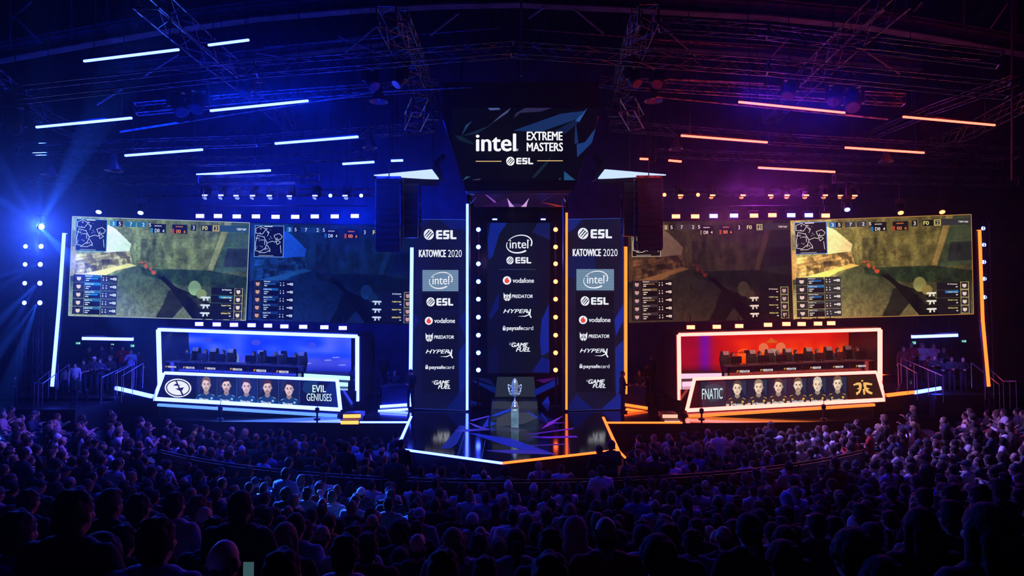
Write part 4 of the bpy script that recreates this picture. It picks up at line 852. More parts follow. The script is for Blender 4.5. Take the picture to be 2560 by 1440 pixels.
def fn_art(a):
    a.poly([(1733, 947), (2193, 930), (2213, 998), (1717, 1024)], (12, 4, 6), 0)
    a.poly([(1752, 955), (1816, 953), (1815, 1016), (1752, 1018)], (12, 34, 54), 1); a.poly([(1762, 965), (1790, 958), (1812, 970), (1800, 1000), (1775, 1006)], (24, 58, 76), 1.4)
    for x0, x1 in ((1817, 1868), (1868, 1920), (1920, 1969), (1969, 2018), (2018, 2068), (2068, 2118)):
        y = 952 - (x0 - 1817) * .037; a.poly([(x0 + 1, y), (x1 - 1, y - 2), (x1, y + 62), (x0, y + 65)], (14, 26, 52), 1); a.poly([(x1 - 22, y + 2), (x1 - 3, y), (x1 - 4, y + 40)], (20, 48, 74), 1.4)
    a.poly([(2118, 940), (2190, 936), (2206, 994), (2124, 1001)], (38, 22, 8), 1)
    a.text('FNATIC', 1755, 972, 1806.5, 999, (206, 238, 240), .004, sl=-.04)
    hs = [(86, 66, 56), (150, 128, 106), (82, 62, 50), (112, 84, 66), (206, 194, 176), (110, 84, 66)]
    for i, (x, y) in enumerate(((1843, 971), (1896.5, 968.5), (1946, 966), (1995, 963.5), (2043.7, 962), (2094, 959.5))):
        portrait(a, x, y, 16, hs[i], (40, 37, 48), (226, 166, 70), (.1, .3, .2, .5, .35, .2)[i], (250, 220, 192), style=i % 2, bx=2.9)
        a.marks(x - 15, y + 37, x + 15, y + 44.5, (246, 240, 236), (7, 6, 8, 7, 6, 7)[i], L=3.2, sl=-.04, seed=i)
        for sg in (-1, 1): a.rect(x + sg * 24 - 4, y + 39, x + sg * 24 + 4, y + 46, (226, 186, 160), 3.1)
    O = (246, 186, 104); k = 2560 / 540.
    def q(p): return [(1700 + x / k, 920 + y / k) for x, y in p]
    a.ell(1700 + 2160 / k, 920 + 152 / k, 2.4, 2.4, O, 2, n=12)
    a.poly(q([(2052, 195), (2100, 172), (2140, 172), (2155, 200), (2150, 250), (2135, 290), (2100, 320), (2090, 318), (2085, 290), (2110, 280), (2125, 250), (2095, 252), (2105, 238), (2122, 236), (2118, 200), (2075, 205), (2060, 212)]), O, 2)
    a.poly(q([(2172, 172), (2215, 170), (2280, 185), (2275, 205), (2215, 200), (2205, 210), (2215, 232), (2250, 242), (2240, 250), (2222, 252), (2245, 275), (2282, 290), (2278, 312), (2255, 310), (2215, 290), (2185, 250), (2172, 205)]), O, 2)
    a.poly(q([(2165, 250), (2190, 248), (2196, 312), (2175, 318)]), O, 2)
EGw = [(443, 830), (878, 842), (878, 932), (443, 922)]
FNw = [(1699, 840), (2154, 828), (2154, 925), (1699, 938)]
def eg_em(a):
    for (x, y, r) in ((520, 850, 9), (640, 856, 12), (780, 862, 10)): a.ell(x, y, r, r * .6, (58, 74, 226), .4)
    a.poly([(443, 874), (456, 874), (456, 905), (443, 905)], (60, 130, 210), .6)
    a.ell(583, 895, 14.5, 16, (112, 138, 200), 1); a.poly([(569, 895), (597, 895), (598, 908), (569, 908)], (92, 128, 196), 1); a.poly([(582, 885), (585, 890), (587, 906), (580, 906)], (24, 44, 130), 1.5)
    for (x, y) in ((700, 886), (810, 900), (830, 893), (760, 908), (846, 912)): a.poly([(x, y), (x + 16, y - 1), (x + 20, y + 1), (x + 3, y + 2)], (150, 160, 250), .8)
def fn_em(a):
    a.ell(1909, 870, 12, 12.5, (226, 110, 70), 1); a.ell(1952, 869, 12.5, 13, (226, 110, 70), 1)
    a.poly([(1919, 908), (1919, 878), (1924, 872), (1936, 871), (1944, 876), (1945, 908)], (176, 140, 120), 1.4); a.line([(1929.3, 872), (1929.3, 900)], 1, (90, 40, 30), 2)
    a.poly([(1915, 856), (1924, 850), (1929, 844), (1934, 850), (1945, 855), (1940, 857), (1920, 857)], (206, 96, 20), 1)
    a.ring(1857, 881, 12, 7, 1.2, (240, 140, 90), 1, rot=-.2)
ppL = booth(-1, [(396, 824), (893, 841), (893, 1003), (401, 1000)], EGw, [(404, 905), (746, 920), (748, 946), (404, 930)], [(410, 933), (843, 951), (851, 1024), (386, 997)], 28.0, G_bluew, blue_wall,
      dict(c='blue-white', wall='glowing blue backdrop screen behind the players of the blue booth', front='slanted portrait board with a white slashed circle emblem and five player portraits', plinth='dark plinth with a painted blue reflection below the five-portrait board', pl=((395, 1012), (842, 1040), 26.9, 26.5), plm=glow('plinth_reflection_blue', (.08, .22, 1.), 2.0), emblem=[eg_em], art=eg_art))
ppR = booth(1, [(1697, 837), (2200, 824), (2200, 985), (1699, 1000)], FNw, [(1822, 918), (2187, 902), (2190, 926), (1822, 944)], [(1736, 948), (2192, 931), (2213, 999), (1717, 1026)], 28.0, G_orgw, red_wall,
      dict(c='orange-white', wall='glowing red-orange backdrop screen with a two-lobed emblem behind the players', front='slanted portrait board with six player portraits and a gold mark', plinth='dark plinth with a painted orange reflection below the six-portrait board', pl=((1722, 1041), (2186, 1012), 26.5, 26.9), plm=glow('plinth_reflection_orange', (1., .2, .03), 1.6), emblem=[fn_em], art=fn_art))
sL = [(414, 914.5, 441, 918.5, .04, 0, 'P'), (458, 916, 487, 921, .045, 0, 'P'), (512, 918, 539, 923, .05, 0, 'P'), (575, 920, 606, 925.5, .05, 0, 'P'), (634, 923, 666, 929, .045, 0, 'P'), (691, 926, 722, 932, .04, 0, 'P')]
desk_row([(404, 905), (744, 919), (746, 946), (404, 930)], 28.5, sL, 'long glossy black player desk in the blue booth with six lettered panels', None, (447, 498, 556, 620, 681), -1)
sR = [(1842, 926, 1875, 931.5, -.02, 0, 'P'), (1901, 923, 1933, 928.5, -.03, 0, 'P'), (1960, 920, 1991, 925, -.03, 0, 'P'), (2026, 917, 2053, 922.5, -.03, 0, 'P'), (2083, 915, 2109, 920, -.03, 0, 'P'), (2140, 913, 2165, 918, -.03, 0, 'P')]
desk_row([(1820, 918), (2185, 902), (2188, 927), (1820, 944)], 28.5, sR, 'long glossy black player desk in the orange booth with six lettered panels', None, (1884, 1946, 2008, 2066, 2124), 1)
# pale lit steps beside each desk
def lit_steps(px, Y, mlt, label, n=2):
    c = [P(*p, Y) for p in px]; t = thing('step_block', label, 'steps', (c[2] + c[3]) / 2)
    for i in range(n):
        f0, f1 = i / n, (i + 1) / n; o = Vector((0, -.35 * i, 0))
        q = [c[0].lerp(c[3], f0) + o, c[1].lerp(c[2], f0) + o, c[1].lerp(c[2], f1) + o, c[0].lerp(c[3], f1) + o]
        MB().slab(q, (0, .35 * n, 0)).build('tread_block', M_black, t)
        qq = [q[0].lerp(q[3], .18), q[1].lerp(q[2], .18), q[1].lerp(q[2], .9), q[0].lerp(q[3], .9)]
        MB().slab([v + Vector((0, -.02, 0)) for v in qq], (0, .015, 0)).build('riser_light', mlt, t)
    return t
lit_steps([(858, 1034), (902, 1033), (902, 1058), (858, 1058)], 25.4, glow('step_orange', (1., .34, .06), 2.3), 'orange lit double step at the front edge below the blue booth')
lit_steps([(1656, 1034), (1694, 1034), (1694, 1058), (1656, 1058)], 25.4, glow('step_pink', (1., .42, .30), 1.4), 'pinkish lit double step at the front edge below the orange booth')
lit_steps([(760, 931), (875, 938), (875, 980), (760, 975)], 29.2, glow('step_cyan', (.36, .66, 1.), 1.7), 'pale blue lit steps behind the end of the desk in the blue booth', 3)
lit_steps([(1700, 931), (1804, 930), (1804, 975), (1700, 985)], 29.2, glow('step_rose', (.95, .5, .66), 1.3), 'rose-white lit steps behind the end of the desk in the orange booth', 3)
# side platforms with lit edges
def platform(px, Ys, label, strips):
    top = [P(*p, y) for p, y in zip(px, Ys)]; t = thing('side_platform', label, 'platform', sum(top, Vector()) / len(top))
    vs = top + [Vector((p.x, p.y, min(DZ, p.z - .05))) for p in top]; n = len(top)
    MB().add(vs, [tuple(range(n))] + [(i, (i + 1) % n, n + (i + 1) % n, n + i) for i in range(n)]).build('deck', M_deck, t)
    for (a, ya), (b, yb), m_, w in strips: MB().bar(P(*a, ya) + Vector((0, 0, -.05)), P(*b, yb) + Vector((0, 0, -.05)), w, w).build('edge_glow', m_, t)
    return t
platform([(288, 965), (383, 990), (399, 955), (399, 938), (330, 945)], [27.6, 26.6, 28, 31, 30], 'dark side platform with blue-white lit edge beside the blue booth',
         [(((290, 967), 27.5), ((330, 976), 27), G_blue, .13), (((330, 976), 27), ((381, 988), 26.6), G_blue, .13), (((340, 945), 30.9), ((394, 940), 30.9), G_bluew, .12)])
platform([(2213, 987), (2350, 966), (2300, 940), (2200, 936), (2204, 955)], [26.6, 27.6, 30, 31, 28], 'dark side platform with an orange and blue lit edge beside the orange booth',
         [(((2217, 985), 26.6), ((2284, 977), 27.1), G_org, .12), (((2285, 978), 27.1), ((2350, 967), 27.6), G_blue, .13), (((2206, 936), 30.9), ((2258, 939), 30.9), G_org, .1)])

# casters' desks beside the towers
def caster(px, Y, m_, label):
    c = [P(*p, Y) for p in px]; t = thing('presenter_desk', label, 'desk', (c[2] + c[3]) / 2)
    MB().slab(c, (0, .06, 0)).build('front_panel', mat('blue_black_panel', (.01, .02, .08), .25, noise=(2, .4)), t)
    MB().slab([c[0], c[1], c[1] + Vector((0, .9, 0)), c[0] + Vector((0, .9, 0))], (0, 0, .04)).build('desktop', M_grey, t)
    for a, b, s in ((c[0], c[3], .05), (c[1], c[2], -.05)): MB().slab([a, b, b + Vector((0, .9, 0)), a + Vector((0, .9, 0))], (s, 0, 0)).build('side_panel', M_black, t)
    d = Vector((0, -.05, -.0)); MB().bar(c[3] + d, c[2] + d, .1, .1).build('base_light', m_, t)
    e = Vector((0, -.45, -.13)); MB().bar(c[3] + e, c[2] + e, .11, .1).build('step_light', m_, t)
    MB().slab([c[3] + Vector((0, -.5, -.18)), c[2] + Vector((0, -.5, -.18)), c[2] + Vector((0, -.5, -.05)), c[3] + Vector((0, -.5, -.05))], (0, 1.4, 0)).build('step', M_black, t)
    return t
caster([(951, 967), (1022, 961), (1024, 1011), (951, 1016)], 28.6, G_bluew, 'dark blue presenter desk with blue-white lit base left of the sponsor towers')
caster([(1560, 963), (1618, 968), (1618, 1020), (1560, 1011)], 28.6, G_org, 'dark presenter desk with orange lit base right of the sponsor towers')
def easel(px, Y, label):
    c = [P(*p, Y) for p in px]; zb = DZ + .02; cx = (c[0] + c[1]) / 2; t = thing('monitor_stand', label, 'monitor', Vector((cx.x, Y, DZ)))
    MB().slab(c, (0, .06, 0)).build('screen_body', mat('screen_body', (.05, .07, .14), .3, noise=(3, .3)), t)
    for f in (.3, .7): p = c[3].lerp(c[2], f); MB().tube(p + Vector((0, .03, .05)), Vector((p.x, p.y + .03, zb)), .025, 6).build('leg', M_trussd, t)
    MB().box(((c[0].x + c[1].x) / 2, Y, zb), (.9, .5, .04)).build('base', M_black, t); return t
easel([(926, 905), (953, 904), (952, 944), (926, 942)], 34.2, 'upright monitor stand between the two standing people left of the towers')
easel([(1639, 903), (1667, 903), (1667, 941), (1639, 941)], 33.8, 'upright monitor stand between the two standing people right of the towers')
# stair rails by the onlookers
def rail(tops, Y, label, drop=1.0, grp=None):
    t = thing('stair_rail', label, 'handrail', P(*tops[0], Y[0]) - Vector((0, 0, drop)), grp)
    pts = [P(*p, y) for p, y in zip(tops, Y)]; m = MB(); m.path(pts, .016, 8); m.build('top_rail', M_rail, t)
    for p in pts: MB().tube(p, p - Vector((0, 0, drop)), .013, 6).build('post', M_rail, t)
    for a, b in zip(pts, pts[1:]):
        mid = a.lerp(b, .5); MB().tube(mid, mid - Vector((0, 0, drop)), .013, 6).build('post', M_rail, t)
    return t
rail([(97, 950), (146, 910)], (25.6, 27.2), 'lower steel stair rail at the foot of the blue pillar'); rail([(86, 956), (107, 959), (173, 911)], (25, 25, 27), 'steel stair rail with a level end beside the blue pillar')
rail([(254, 944), (330, 908), (342, 903)], (25.8, 28, 28.4), 'upper blue-lit stair rail in front of the left onlookers'); rail([(288, 934), (330, 912)], (25.6, 27.0), 'middle blue-lit stair rail in front of the left onlookers'); rail([(305, 940), (358, 908)], (25.4, 27.6), 'nearest blue-lit stair rail beside the left side platform')
rail([(2245, 907), (2292, 933)], (27.6, 25.6), 'short orange-lit stair rail in front of the right onlookers'); rail([(2252, 895), (2320, 924), (2357, 940)], (28.2, 26.5, 25.6), 'longest stair rail in front of the right onlookers')
rail([(2428, 907), (2498, 961)], (27.4, 25.4), 'steel stair rail at the foot of the orange pillar'); rail([(2460, 909), (2508, 953), (2540, 953)], (27, 25.2, 24.8), 'outermost steel stair rail with a level end beside the orange pillar')
# exit signs
for (x, y, w, h, lb) in ((189, 855, 12, 6, 'green exit sign above the left onlookers nearest the blue pillar'), (277, 859, 8, 6, 'green exit sign partly behind the tall left onlookers'), (326, 861, 10, 7, 'green exit sign at the end of the left onlookers row'), (2280, 853, 10, 8, 'green exit sign over the first right onlookers'), (2404, 850, 12, 6, 'green exit sign between the right light bar and the orange pillar')):
    Y = 37.395; c = [P(x, y, Y), P(x + w, y, Y), P(x + w, y + h, Y), P(x, y + h, Y)]; t = thing('exit_sign', lb, 'sign', (c[2] + c[3]) / 2)
    MB().slab(c, (0, .1, 0)).build('case', M_grey, t); a = Art(Plane(c[0], c[1], c[3])); a.rect(x, y, x + w, y + h, (40, 150, 140), 0); G_ = (220, 255, 240); a.rect(x + w * .68, y + h * .2, x + w * .9, y + h * .82, G_, 1); a.poly([(x + w * .1, y + h * .5), (x + w * .26, y + h * .25), (x + w * .26, y + h * .75)], G_, 1); a.rect(x + w * .26, y + h * .42, x + w * .4, y + h * .58, G_, 1); a.ell(x + w * .54, y + h * .28, w * .04, h * .1, G_, 1, n=8); a.line([(x + w * .54, y + h * .36), (x + w * .52, y + h * .6), (x + w * .46, y + h * .82)], w * .05, G_, 1); a.line([(x + w * .52, y + h * .6), (x + w * .6, y + h * .8)], w * .05, G_, 1); a.build('lit_face', t)
# ------------------------------------------------------------------ lamps: prototypes (facing the hall, -Y)
def proto_blinder():
    t = thing('blinder_lamp', 'blinder', 'stage lamp')
    MB().box((0, .07, 0), (.36, .12, .2)).build('housing', M_black, t)
    l = MB(); l.box((0, -.005, 0), (.325, .03, .155)); l.build('lens', G_blb, t)
    m = MB(); m.path([(-.21, .07, 0), (-.21, .07, .2), (.21, .07, .2), (.21, .07, 0)], .014, 5); m.build('yoke', M_black, t)
    MB().tube((0, .07, .2), (0, .07, .42), .02, 6).build('clamp', M_trussd, t); return t
def proto_par():
    t = thing('par_lamp', 'par', 'stage lamp')
    MB().lathe([(.06, .22), (.10, .2), (.115, .1), (.12, 0)], (0, 0, 0), 18, axis=(0, 1, 0)).build('can', M_black, t, True)
    MB().lathe([(.095, -.012), (.095, .0)], (0, 0, 0), 18, axis=(0, 1, 0)).build('lens', G_pt, t)
    m = MB(); m.path([(-.14, .1, 0), (-.14, .2, 0), (.14, .2, 0), (.14, .1, 0)], .012, 5); m.build('yoke', M_black, t); return t
def proto_head():
    t = thing('moving_head_lamp', 'moving head', 'stage lamp')
    MB().box((0, 0, -.08), (.36, .26, .16)).build('base', M_black, t)
    m = MB(); m.slab([(-.2, -.07, -.16), (-.2, .07, -.16), (-.2, .05, -.5), (-.2, -.05, -.5)], (.05, 0, 0)); m.slab([(.15, -.07, -.16), (.15, .07, -.16), (.15, .05, -.5), (.15, -.05, -.5)], (.05, 0, 0)); m.box((0, 0, -.17), (.4, .14, .04)); m.build('yoke', M_black, t)
    d = Vector((0, -.62, -.78)).normalized(); c = Vector((0, 0, -.42))
    h = MB().lathe([(.06, -.24), (.125, -.2), (.14, -.05), (.125, .12), (.14, .2), (.135, .23)], c, 16, axis=d).build('lamp_head', M_black, t, True)
    MB().lathe([(.11, .225), (.11, .24)], c, 16, axis=d).build('lens', G_pt, h)
    MB().tube((0, 0, 0), (0, 0, .18), .02, 6).build('clamp', M_trussd, t); return t
def proto_wash():
    t = thing('wash_lamp', 'wash', 'stage lamp')
    MB().box((0, .03, 0), (.24, .12, .12)).build('housing', M_black, t); MB().box((0, -.035, -.01), (.20, .02, .055)).build('lens', G_blb, t)
    m = MB(); m.path([(-.14, .03, 0), (-.14, .03, .2), (.14, .03, .2), (.14, .03, 0)], .012, 5); m.build('yoke', M_black, t); MB().tube((0, .03, .2), (0, .03, .34), .018, 6).build('clamp', M_trussd, t); return t
def proto_bell():
    t = thing('bell_lamp', 'bell', 'hall lamp')
    MB().lathe([(.05, 0), (.10, -.06), (.13, -.3), (.30, -.56), (.31, -.6), (.28, -.58), (.11, -.3), (.04, -.1)], (0, 0, 0), 18).build('shade', mat('bell_shade', (.08, .08, .10), .35, .5, noise=(5, .3)), t, True)
    MB().lathe([(.02, -.3), (.08, -.4), (.06, -.5), (.01, -.53)], (0, 0, 0), 12).build('bulb', mat('frosted_bulb', (.5, .5, .55), .3, noise=(5, .1)), t, True); MB().tube((0, 0, 0), (0, 0, .5), .02, 6).build('stem', M_trussd, t); return t
pB, pP, pH, pW, pL = proto_blinder(), proto_par(), proto_head(), proto_wash(), proto_bell()
M_off = mat('dark_lens', (.05, .05, .07), .1, noise=(5, .2))
G_off = glow('dim_lens_blue', (.2, .3, 1.), 1.2); G_offo = glow('dim_lens_orange', (1., .3, .1), 1.2)
def rowlab(i, n, what): return f'{ordi(i)} {what}, from outer end' if i else f'outermost {what}'
def cable(t, z0, zt=19.9):
    L = t.location; k = t.scale[0]; MB().tube(L + Vector((0, .12 if 'par' in t.name else 0, z0)), L + Vector((0, .12 if 'par' in t.name else 0, (zt - L.z) / k)), .012 / k, 5).build('safety_cable', M_trussd, t)
def batten(p0, p1, Y, lb, dz=.42):
    a = P(*p0, Y) + Vector((0, .07, dz)); b = P(*p1, Y) + Vector((0, .07, dz)); t = thing('pipe_batten', lb, 'pipe', (a + b) / 2); MB().tube(a, b, .024, 6).build('pipe', M_trussd, t)
    for f in (.08, .5, .92): q = a.lerp(b, f); MB().tube(q, Vector((q.x, q.y, 19.9)), .01, 5).build('cable', M_trussd, t)
def face_cam(p): return (0, 0, math.atan2(-p.x, p.y) * .5)
L1 = [(500, 540), (545, 540), (592, 541), (640, 541), (689, 542), (738, 542), (787, 541), (837, 541), (887, 540)]
for i, (x, y) in enumerate(L1):
    p = P(x, y, 27.6); dup(pB, p, (0, 0, .0), rowlab(i, 9, 'blinder lamp of the row hung above the left game screens'), 'blinders above the left screens')
batten((470, 540), (915, 540), 27.6, 'thin pipe holding the blinder lamps above the left screens')
batten((2095, 538), (1660, 541), 27.6, 'thin pipe holding the blinder lamps above the right screens')
L2 = [(498, 810), (542, 811), (585, 812), (629, 813), (670, 814), (711, 816), (758, 817), (811, 818), (857, 820)]
for i, (x, y) in enumerate(L2): dup(pB, P(x, y, 28.0), (0, 0, 0), rowlab(i, 9, 'blinder lamp of the row over the blue booth frame'), 'blinders over the blue booth')
R1 = [(2064, 539, 0), (2022, 538, 1), (1978, 538, 1), (1931, 538, 0), (1885, 539, 0), (1835, 539, 1), (1784, 540, 1), (1738, 541, 0), (1690, 541, 0)]
for i, (x, y, bl_) in enumerate(R1): dup(pB, P(x, y, 27.6), (0, 0, 0), rowlab(i, 9, ('blue' if bl_ else 'orange') + ' blinder lamp of the row hung above the right game screens') if i else 'outermost blinder lamp, orange, in the row above the right game screens', 'blinders above the right screens', swap=None if bl_ else {G_blb: G_blo})
R2 = [(2078, 808), (2045, 809), (2004, 810), (1966, 810), (1920, 812), (1848, 815), (1792, 817), (1727, 818)]
for i, (x, y) in enumerate(R2): dup(pB, P(x, y, 28.0), (0, 0, 0), rowlab(i, 8, 'orange-white blinder lamp of the row over the orange booth frame'), 'blinders over the orange booth', swap={G_blb: G_blo})
YS = [574, 617.5, 659.5, 704, 748, 793, 838, 882, 925]
for i, y in enumerate(YS):
    dup(pP, P(1196, y, 29.0), (0, 0, 0), f'{ordi(i)} blue-white round lamp from the top of the column left of the banner screen' if i else 'top blue-white round lamp of the column left of the banner screen', 'round lamps left of the banner', scale=1.0)
    dup(pP, P(1389, y, 29.0), (0, 0, 0), f'{ordi(i)} orange round lamp from the top of the column right of the banner screen' if i else 'top orange round lamp of the column right of the banner screen', 'round lamps right of the banner', swap={G_pt: G_pto})
for sx, xx in ((-1, 1196), (1, 1389)):
    t = thing('lamp_ladder', f'dark vertical pole carrying the round lamps {"left" if sx < 0 else "right"} of the banner screen', 'lamp pole', P(xx, 1030, 29.25))
    a = P(xx, 560, 29.25); MB().tube(a, Vector((a.x, a.y, DZ)), .045, 8).build('pole', M_trussd, t); MB().box((a.x, a.y, DZ + .03), (.5, .4, .06)).build('base', M_black, t)
for xx, nm in ((1237, 'left'), (1358, 'right')): dup(pW, P(xx, 548, 29.4), (0, 0, 0), f'small blue-white lamp on top of the banner screen near its {nm} corner', swap={G_blb: G_pt})
# side ladders of round lamps
FL = [(104, 567, 1.25), (103, 616, 1.0), (101, 661, 1.0), (100, 708, 1.0), (100, 757, 1.0)]
for i, (x, y, sc) in enumerate(FL): dup(pP, P(x, y, 27.0), (0, 0, 0), 'large flaring top lamp of the inner lamp ladder beside the blue pillar' if i == 0 else f'{ordi(i)} lamp from the top on the inner lamp ladder beside the blue pillar', 'lamps on the left inner ladder', scale=sc)
for i, (x, y) in enumerate(((64, 616), (63, 661), (62, 708), (61, 757))): dup(pP, P(x, y, 27.0), (0, 0, 0), ('top' if i == 0 else ordi(i)) + ' lamp of the outer lamp ladder at the far left edge', 'lamps on the left outer ladder', scale=.9)
for i, (x, y) in enumerate(((2458, 571), (2460, 612), (2460, 655), (2461, 697), (2462, 743))): dup(pP, P(x, y, 26.4), (0, 0, 0), ('top' if i == 0 else ordi(i)) + ' blue lamp of the lamp ladder behind the orange pillar', 'lamps on the right ladder', scale=.8)
for x, y0, Y, nm in ((103, 545, 27.25, 'inner lamp ladder mast beside the blue pillar'), (62, 600, 27.25, 'outer lamp ladder mast at the far left edge'), (2461, 560, 26.5, 'lamp ladder mast behind the orange pillar')):
    a = P(x, y0, Y); t = thing('lamp_mast', 'dark lattice ' + nm, 'lamp mast', (a.x, a.y, DZ if abs(a.x) < 15 else 0))
    MB().truss((a.x, a.y, t.location.z + .05), a + Vector((0, 0, .1)), .22, .5, .016, rd=.008).build('lattice', M_trussd, t); MB().box((a.x, a.y, t.location.z + .03), (.7, .6, .06)).build('base', M_black, t)
# batten lamps over the screens: upper small wash lamps and moving heads
bl_x = [(513, 488), (553, 488), (591, 489), (632, 489), (674, 489), (724, 490), (788, 489), (863, 489)]
for i, (x, y) in enumerate(bl_x):
    p = P(x, y, 28.2); dup(pW, p, (0, 0, 0), rowlab(i, 8, 'small blue wash lamp on the batten over the left screens'), 'wash lamps on the left batten', scale=1.05)
    p = P(x + 4, 466, 28.4); cable(dup(pH, p, (0, 0, random.uniform(-.6, .6)), rowlab(i, 8, 'dark moving-head lamp hanging over the left batten'), 'moving heads over the left batten', swap={G_pt: G_off}, scale=.85), .15)
for i, (x, y) in enumerate(((826, 489), (903, 489))): cable(dup(pP, P(x, y, 28.1), (0, 0, 0), ['round bright beam lamp between the last two wash lamps on the left batten', 'round bright beam lamp at the inner end of the left batten'][i], scale=.8), .1)
br_x = [(2136, 489), (2100, 489), (2062, 488), (2015, 488), (1967, 488), (1926, 488), (1857, 488), (1781, 488), (1701, 488)]
for i, (x, y) in enumerate(br_x):
    dup(pW, P(x, y, 28.2), (0, 0, 0), rowlab(i, 9, 'small orange wash lamp on the batten over the right screens'), 'wash lamps on the right batten', swap={G_blb: G_blo}, scale=1.05)
    cable(dup(pH, P(x - 3, 464, 28.4), (0, 0, random.uniform(-.6, .6)), rowlab(i, 9, 'dark moving-head lamp hanging over the right batten'), 'moving heads over the right batten', swap={G_pt: G_offo}, scale=.85), .15)
for i, (x, y) in enumerate(((1745, 487), (1661, 487))): cable(dup(pP, P(x, y, 28.1), (0, 0, 0), ['round orange beam lamp between the inner wash lamps of the right batten', 'round orange beam lamp at the inner end of the right batten'][i], swap={G_pt: G_pto}, scale=.8), .1)
for (x, y, g, lb) in ((250, 520, G_pt, 'moving-head lamp glowing above the outer corner of the left screens'), (354, 522, G_pt, 'moving-head lamp glowing above the middle of the bright left screen'), (2249, 522, G_pto, 'moving-head lamp glowing orange above the bright right screen, inner one'), (2352, 520, G_pto, 'moving-head lamp glowing orange above the outer end of the right screens'), (2116, 514, G_pt, 'moving-head lamp throwing a thin blue beam across the right screen')):
    cable(dup(pH, P(x, y - 24, 27.2), (0, 0, .3 if x < 1280 else -.3), lb, swap={G_pt: g}, scale=.95), .15)
for (x, y, lb) in ((108, 0, 'lamp'),): pass
# dark lamp clusters and bell lamps in the roof rig
DK = [(447, 205, 19, 1.5, 'black moving-head lamp in the pair under the upper left truss, outer one'), (497, 205, 19, 1.4, 'black moving-head lamp in the pair under the upper left truss, inner one'), (618, 180, 19, 1.1, 'black moving-head lamp hanging alone right of the upper left pair'), (925, 150, 20, 1.4, 'black moving-head lamp under the truss left of centre, outer one'), (1005, 150, 20, 1.3, 'black moving-head lamp under the truss left of centre, inner one'),
      (1580, 148, 20, 1.3, 'black moving-head lamp under the truss right of centre, inner one'), (1645, 150, 20, 1.3, 'black moving-head lamp under the truss right of centre, outer one'), (1974, 180, 19, 1.2, 'black moving-head lamp hanging under the upper right truss, inner one'), (2088, 190, 19, 1.3, 'black moving-head lamp under the upper right truss, middle one'), (2130, 195, 19, 1.5, 'black moving-head lamp under the upper right truss, outer one'), (35, 240, 17, 1.5, 'black moving-head lamp at the far left of the roof rig')]
for x, y, Y, sc, lb in DK: cable(dup(pH, P(x, y, Y), (0, 0, random.uniform(-1, 1)), lb, swap={G_pt: M_off}, scale=sc), .15)
for x, y, Y, sc, lb in ((285, 385, 24, 1.0, 'bell-shaped hall lamp hanging under the low left truss'), (947, 210, 22, 1.0, 'bell-shaped hall lamp hanging in the dark left of centre'), (1633, 208, 22, 1.0, 'bell-shaped hall lamp hanging in the dark right of centre'), (124, 400, 24, .9, 'bell-shaped hall lamp nearest the blue pillar, low in the rig'), (925, 335, 24, .85, 'bell-shaped hall lamp under the truss near the left wing panel'), (757, 415, 25, .7, 'small bell-shaped hall lamp over the left batten'), (1690, 340, 24, .8, 'bell-shaped hall lamp under the truss near the right wing panel'), (2215, 372, 24, .8, 'bell-shaped hall lamp under the low right light tube')):
    cable(dup(pL, P(x, y, Y), (0, 0, 0), lb, scale=sc), .45)
for r in (pB, pP, pH, pW, pL): remove(r)

# ------------------------------------------------------------------ light tubes in the roof
ZT = 10.6
def tube_light(a, b, label, m_, grp, w=.062):
    A = PZ(*a, ZT); B = PZ(*b, ZT); t = thing('light_tube', label, 'light tube', (A + B) / 2, grp)
    MB().bar(A, B, w * A.y / 22, w * A.y / 22).build('tube', m_, t); d = Vector((0, .02, .055)); MB().bar(A + d, B + d, .06, .05).build('housing', M_black, t)
    for f in (.1, .9): p = A.lerp(B, f) + d; MB().tube(p, Vector((p.x, p.y, 19.9)), .012, 5).build('hanging_cable', M_trussd, t)
gl = 'blue-white light tubes in the left rig'; gr = 'red-orange light tubes in the right rig'
for a, b, lb in (((210, 153), (447, 124), 'longest blue-white light tube, uppermost in the left roof rig'), ((521, 113), (622, 100), 'short blue-white light tube uppermost right of the longest one'), ((91, 318), (329, 295), 'blue-white light tube nearest the left edge of the rig'), ((526, 277), (770, 252), 'blue-white light tube in the middle of the left rig'),
                 ((313, 389), (506, 374), 'blue-white light tube in the third step of the left rig, outer one'), ((688, 359), (895, 342), 'blue-white light tube in the third step of the left rig, inner one'), ((492, 437), (676, 426), 'lowest long blue-white light tube of the left rig'), ((857, 410), (935, 405), 'short low blue-white light tube near the left wing panel'), ((978, 402), (1007, 401), 'tiny blue-white light tube beside the left wing panel chain')):
    tube_light(a, b, lb, G_blue, gl)
for a, b, lb in (((1847, 255), (2112, 282), 'red-orange light tube uppermost in the right rig'), ((2258, 292), (2487, 313), 'red-orange light tube nearest the right edge of the rig'), ((1703, 339), (1918, 356), 'red-orange light tube near the title sign'), ((2113, 369), (2310, 382), 'red-orange light tube in the second step of the right rig, outer one'),
                 ((1896, 419), (2087, 430), 'lowest long red-orange light tube of the right rig'), ((1600, 397), (1620, 398), 'tiny red-orange light tube over the right wing panel'), ((1672, 401), (1703, 404), 'short red-orange light tube beside the right wing panel')):
    tube_light(a, b, lb, G_red, gr, .056)

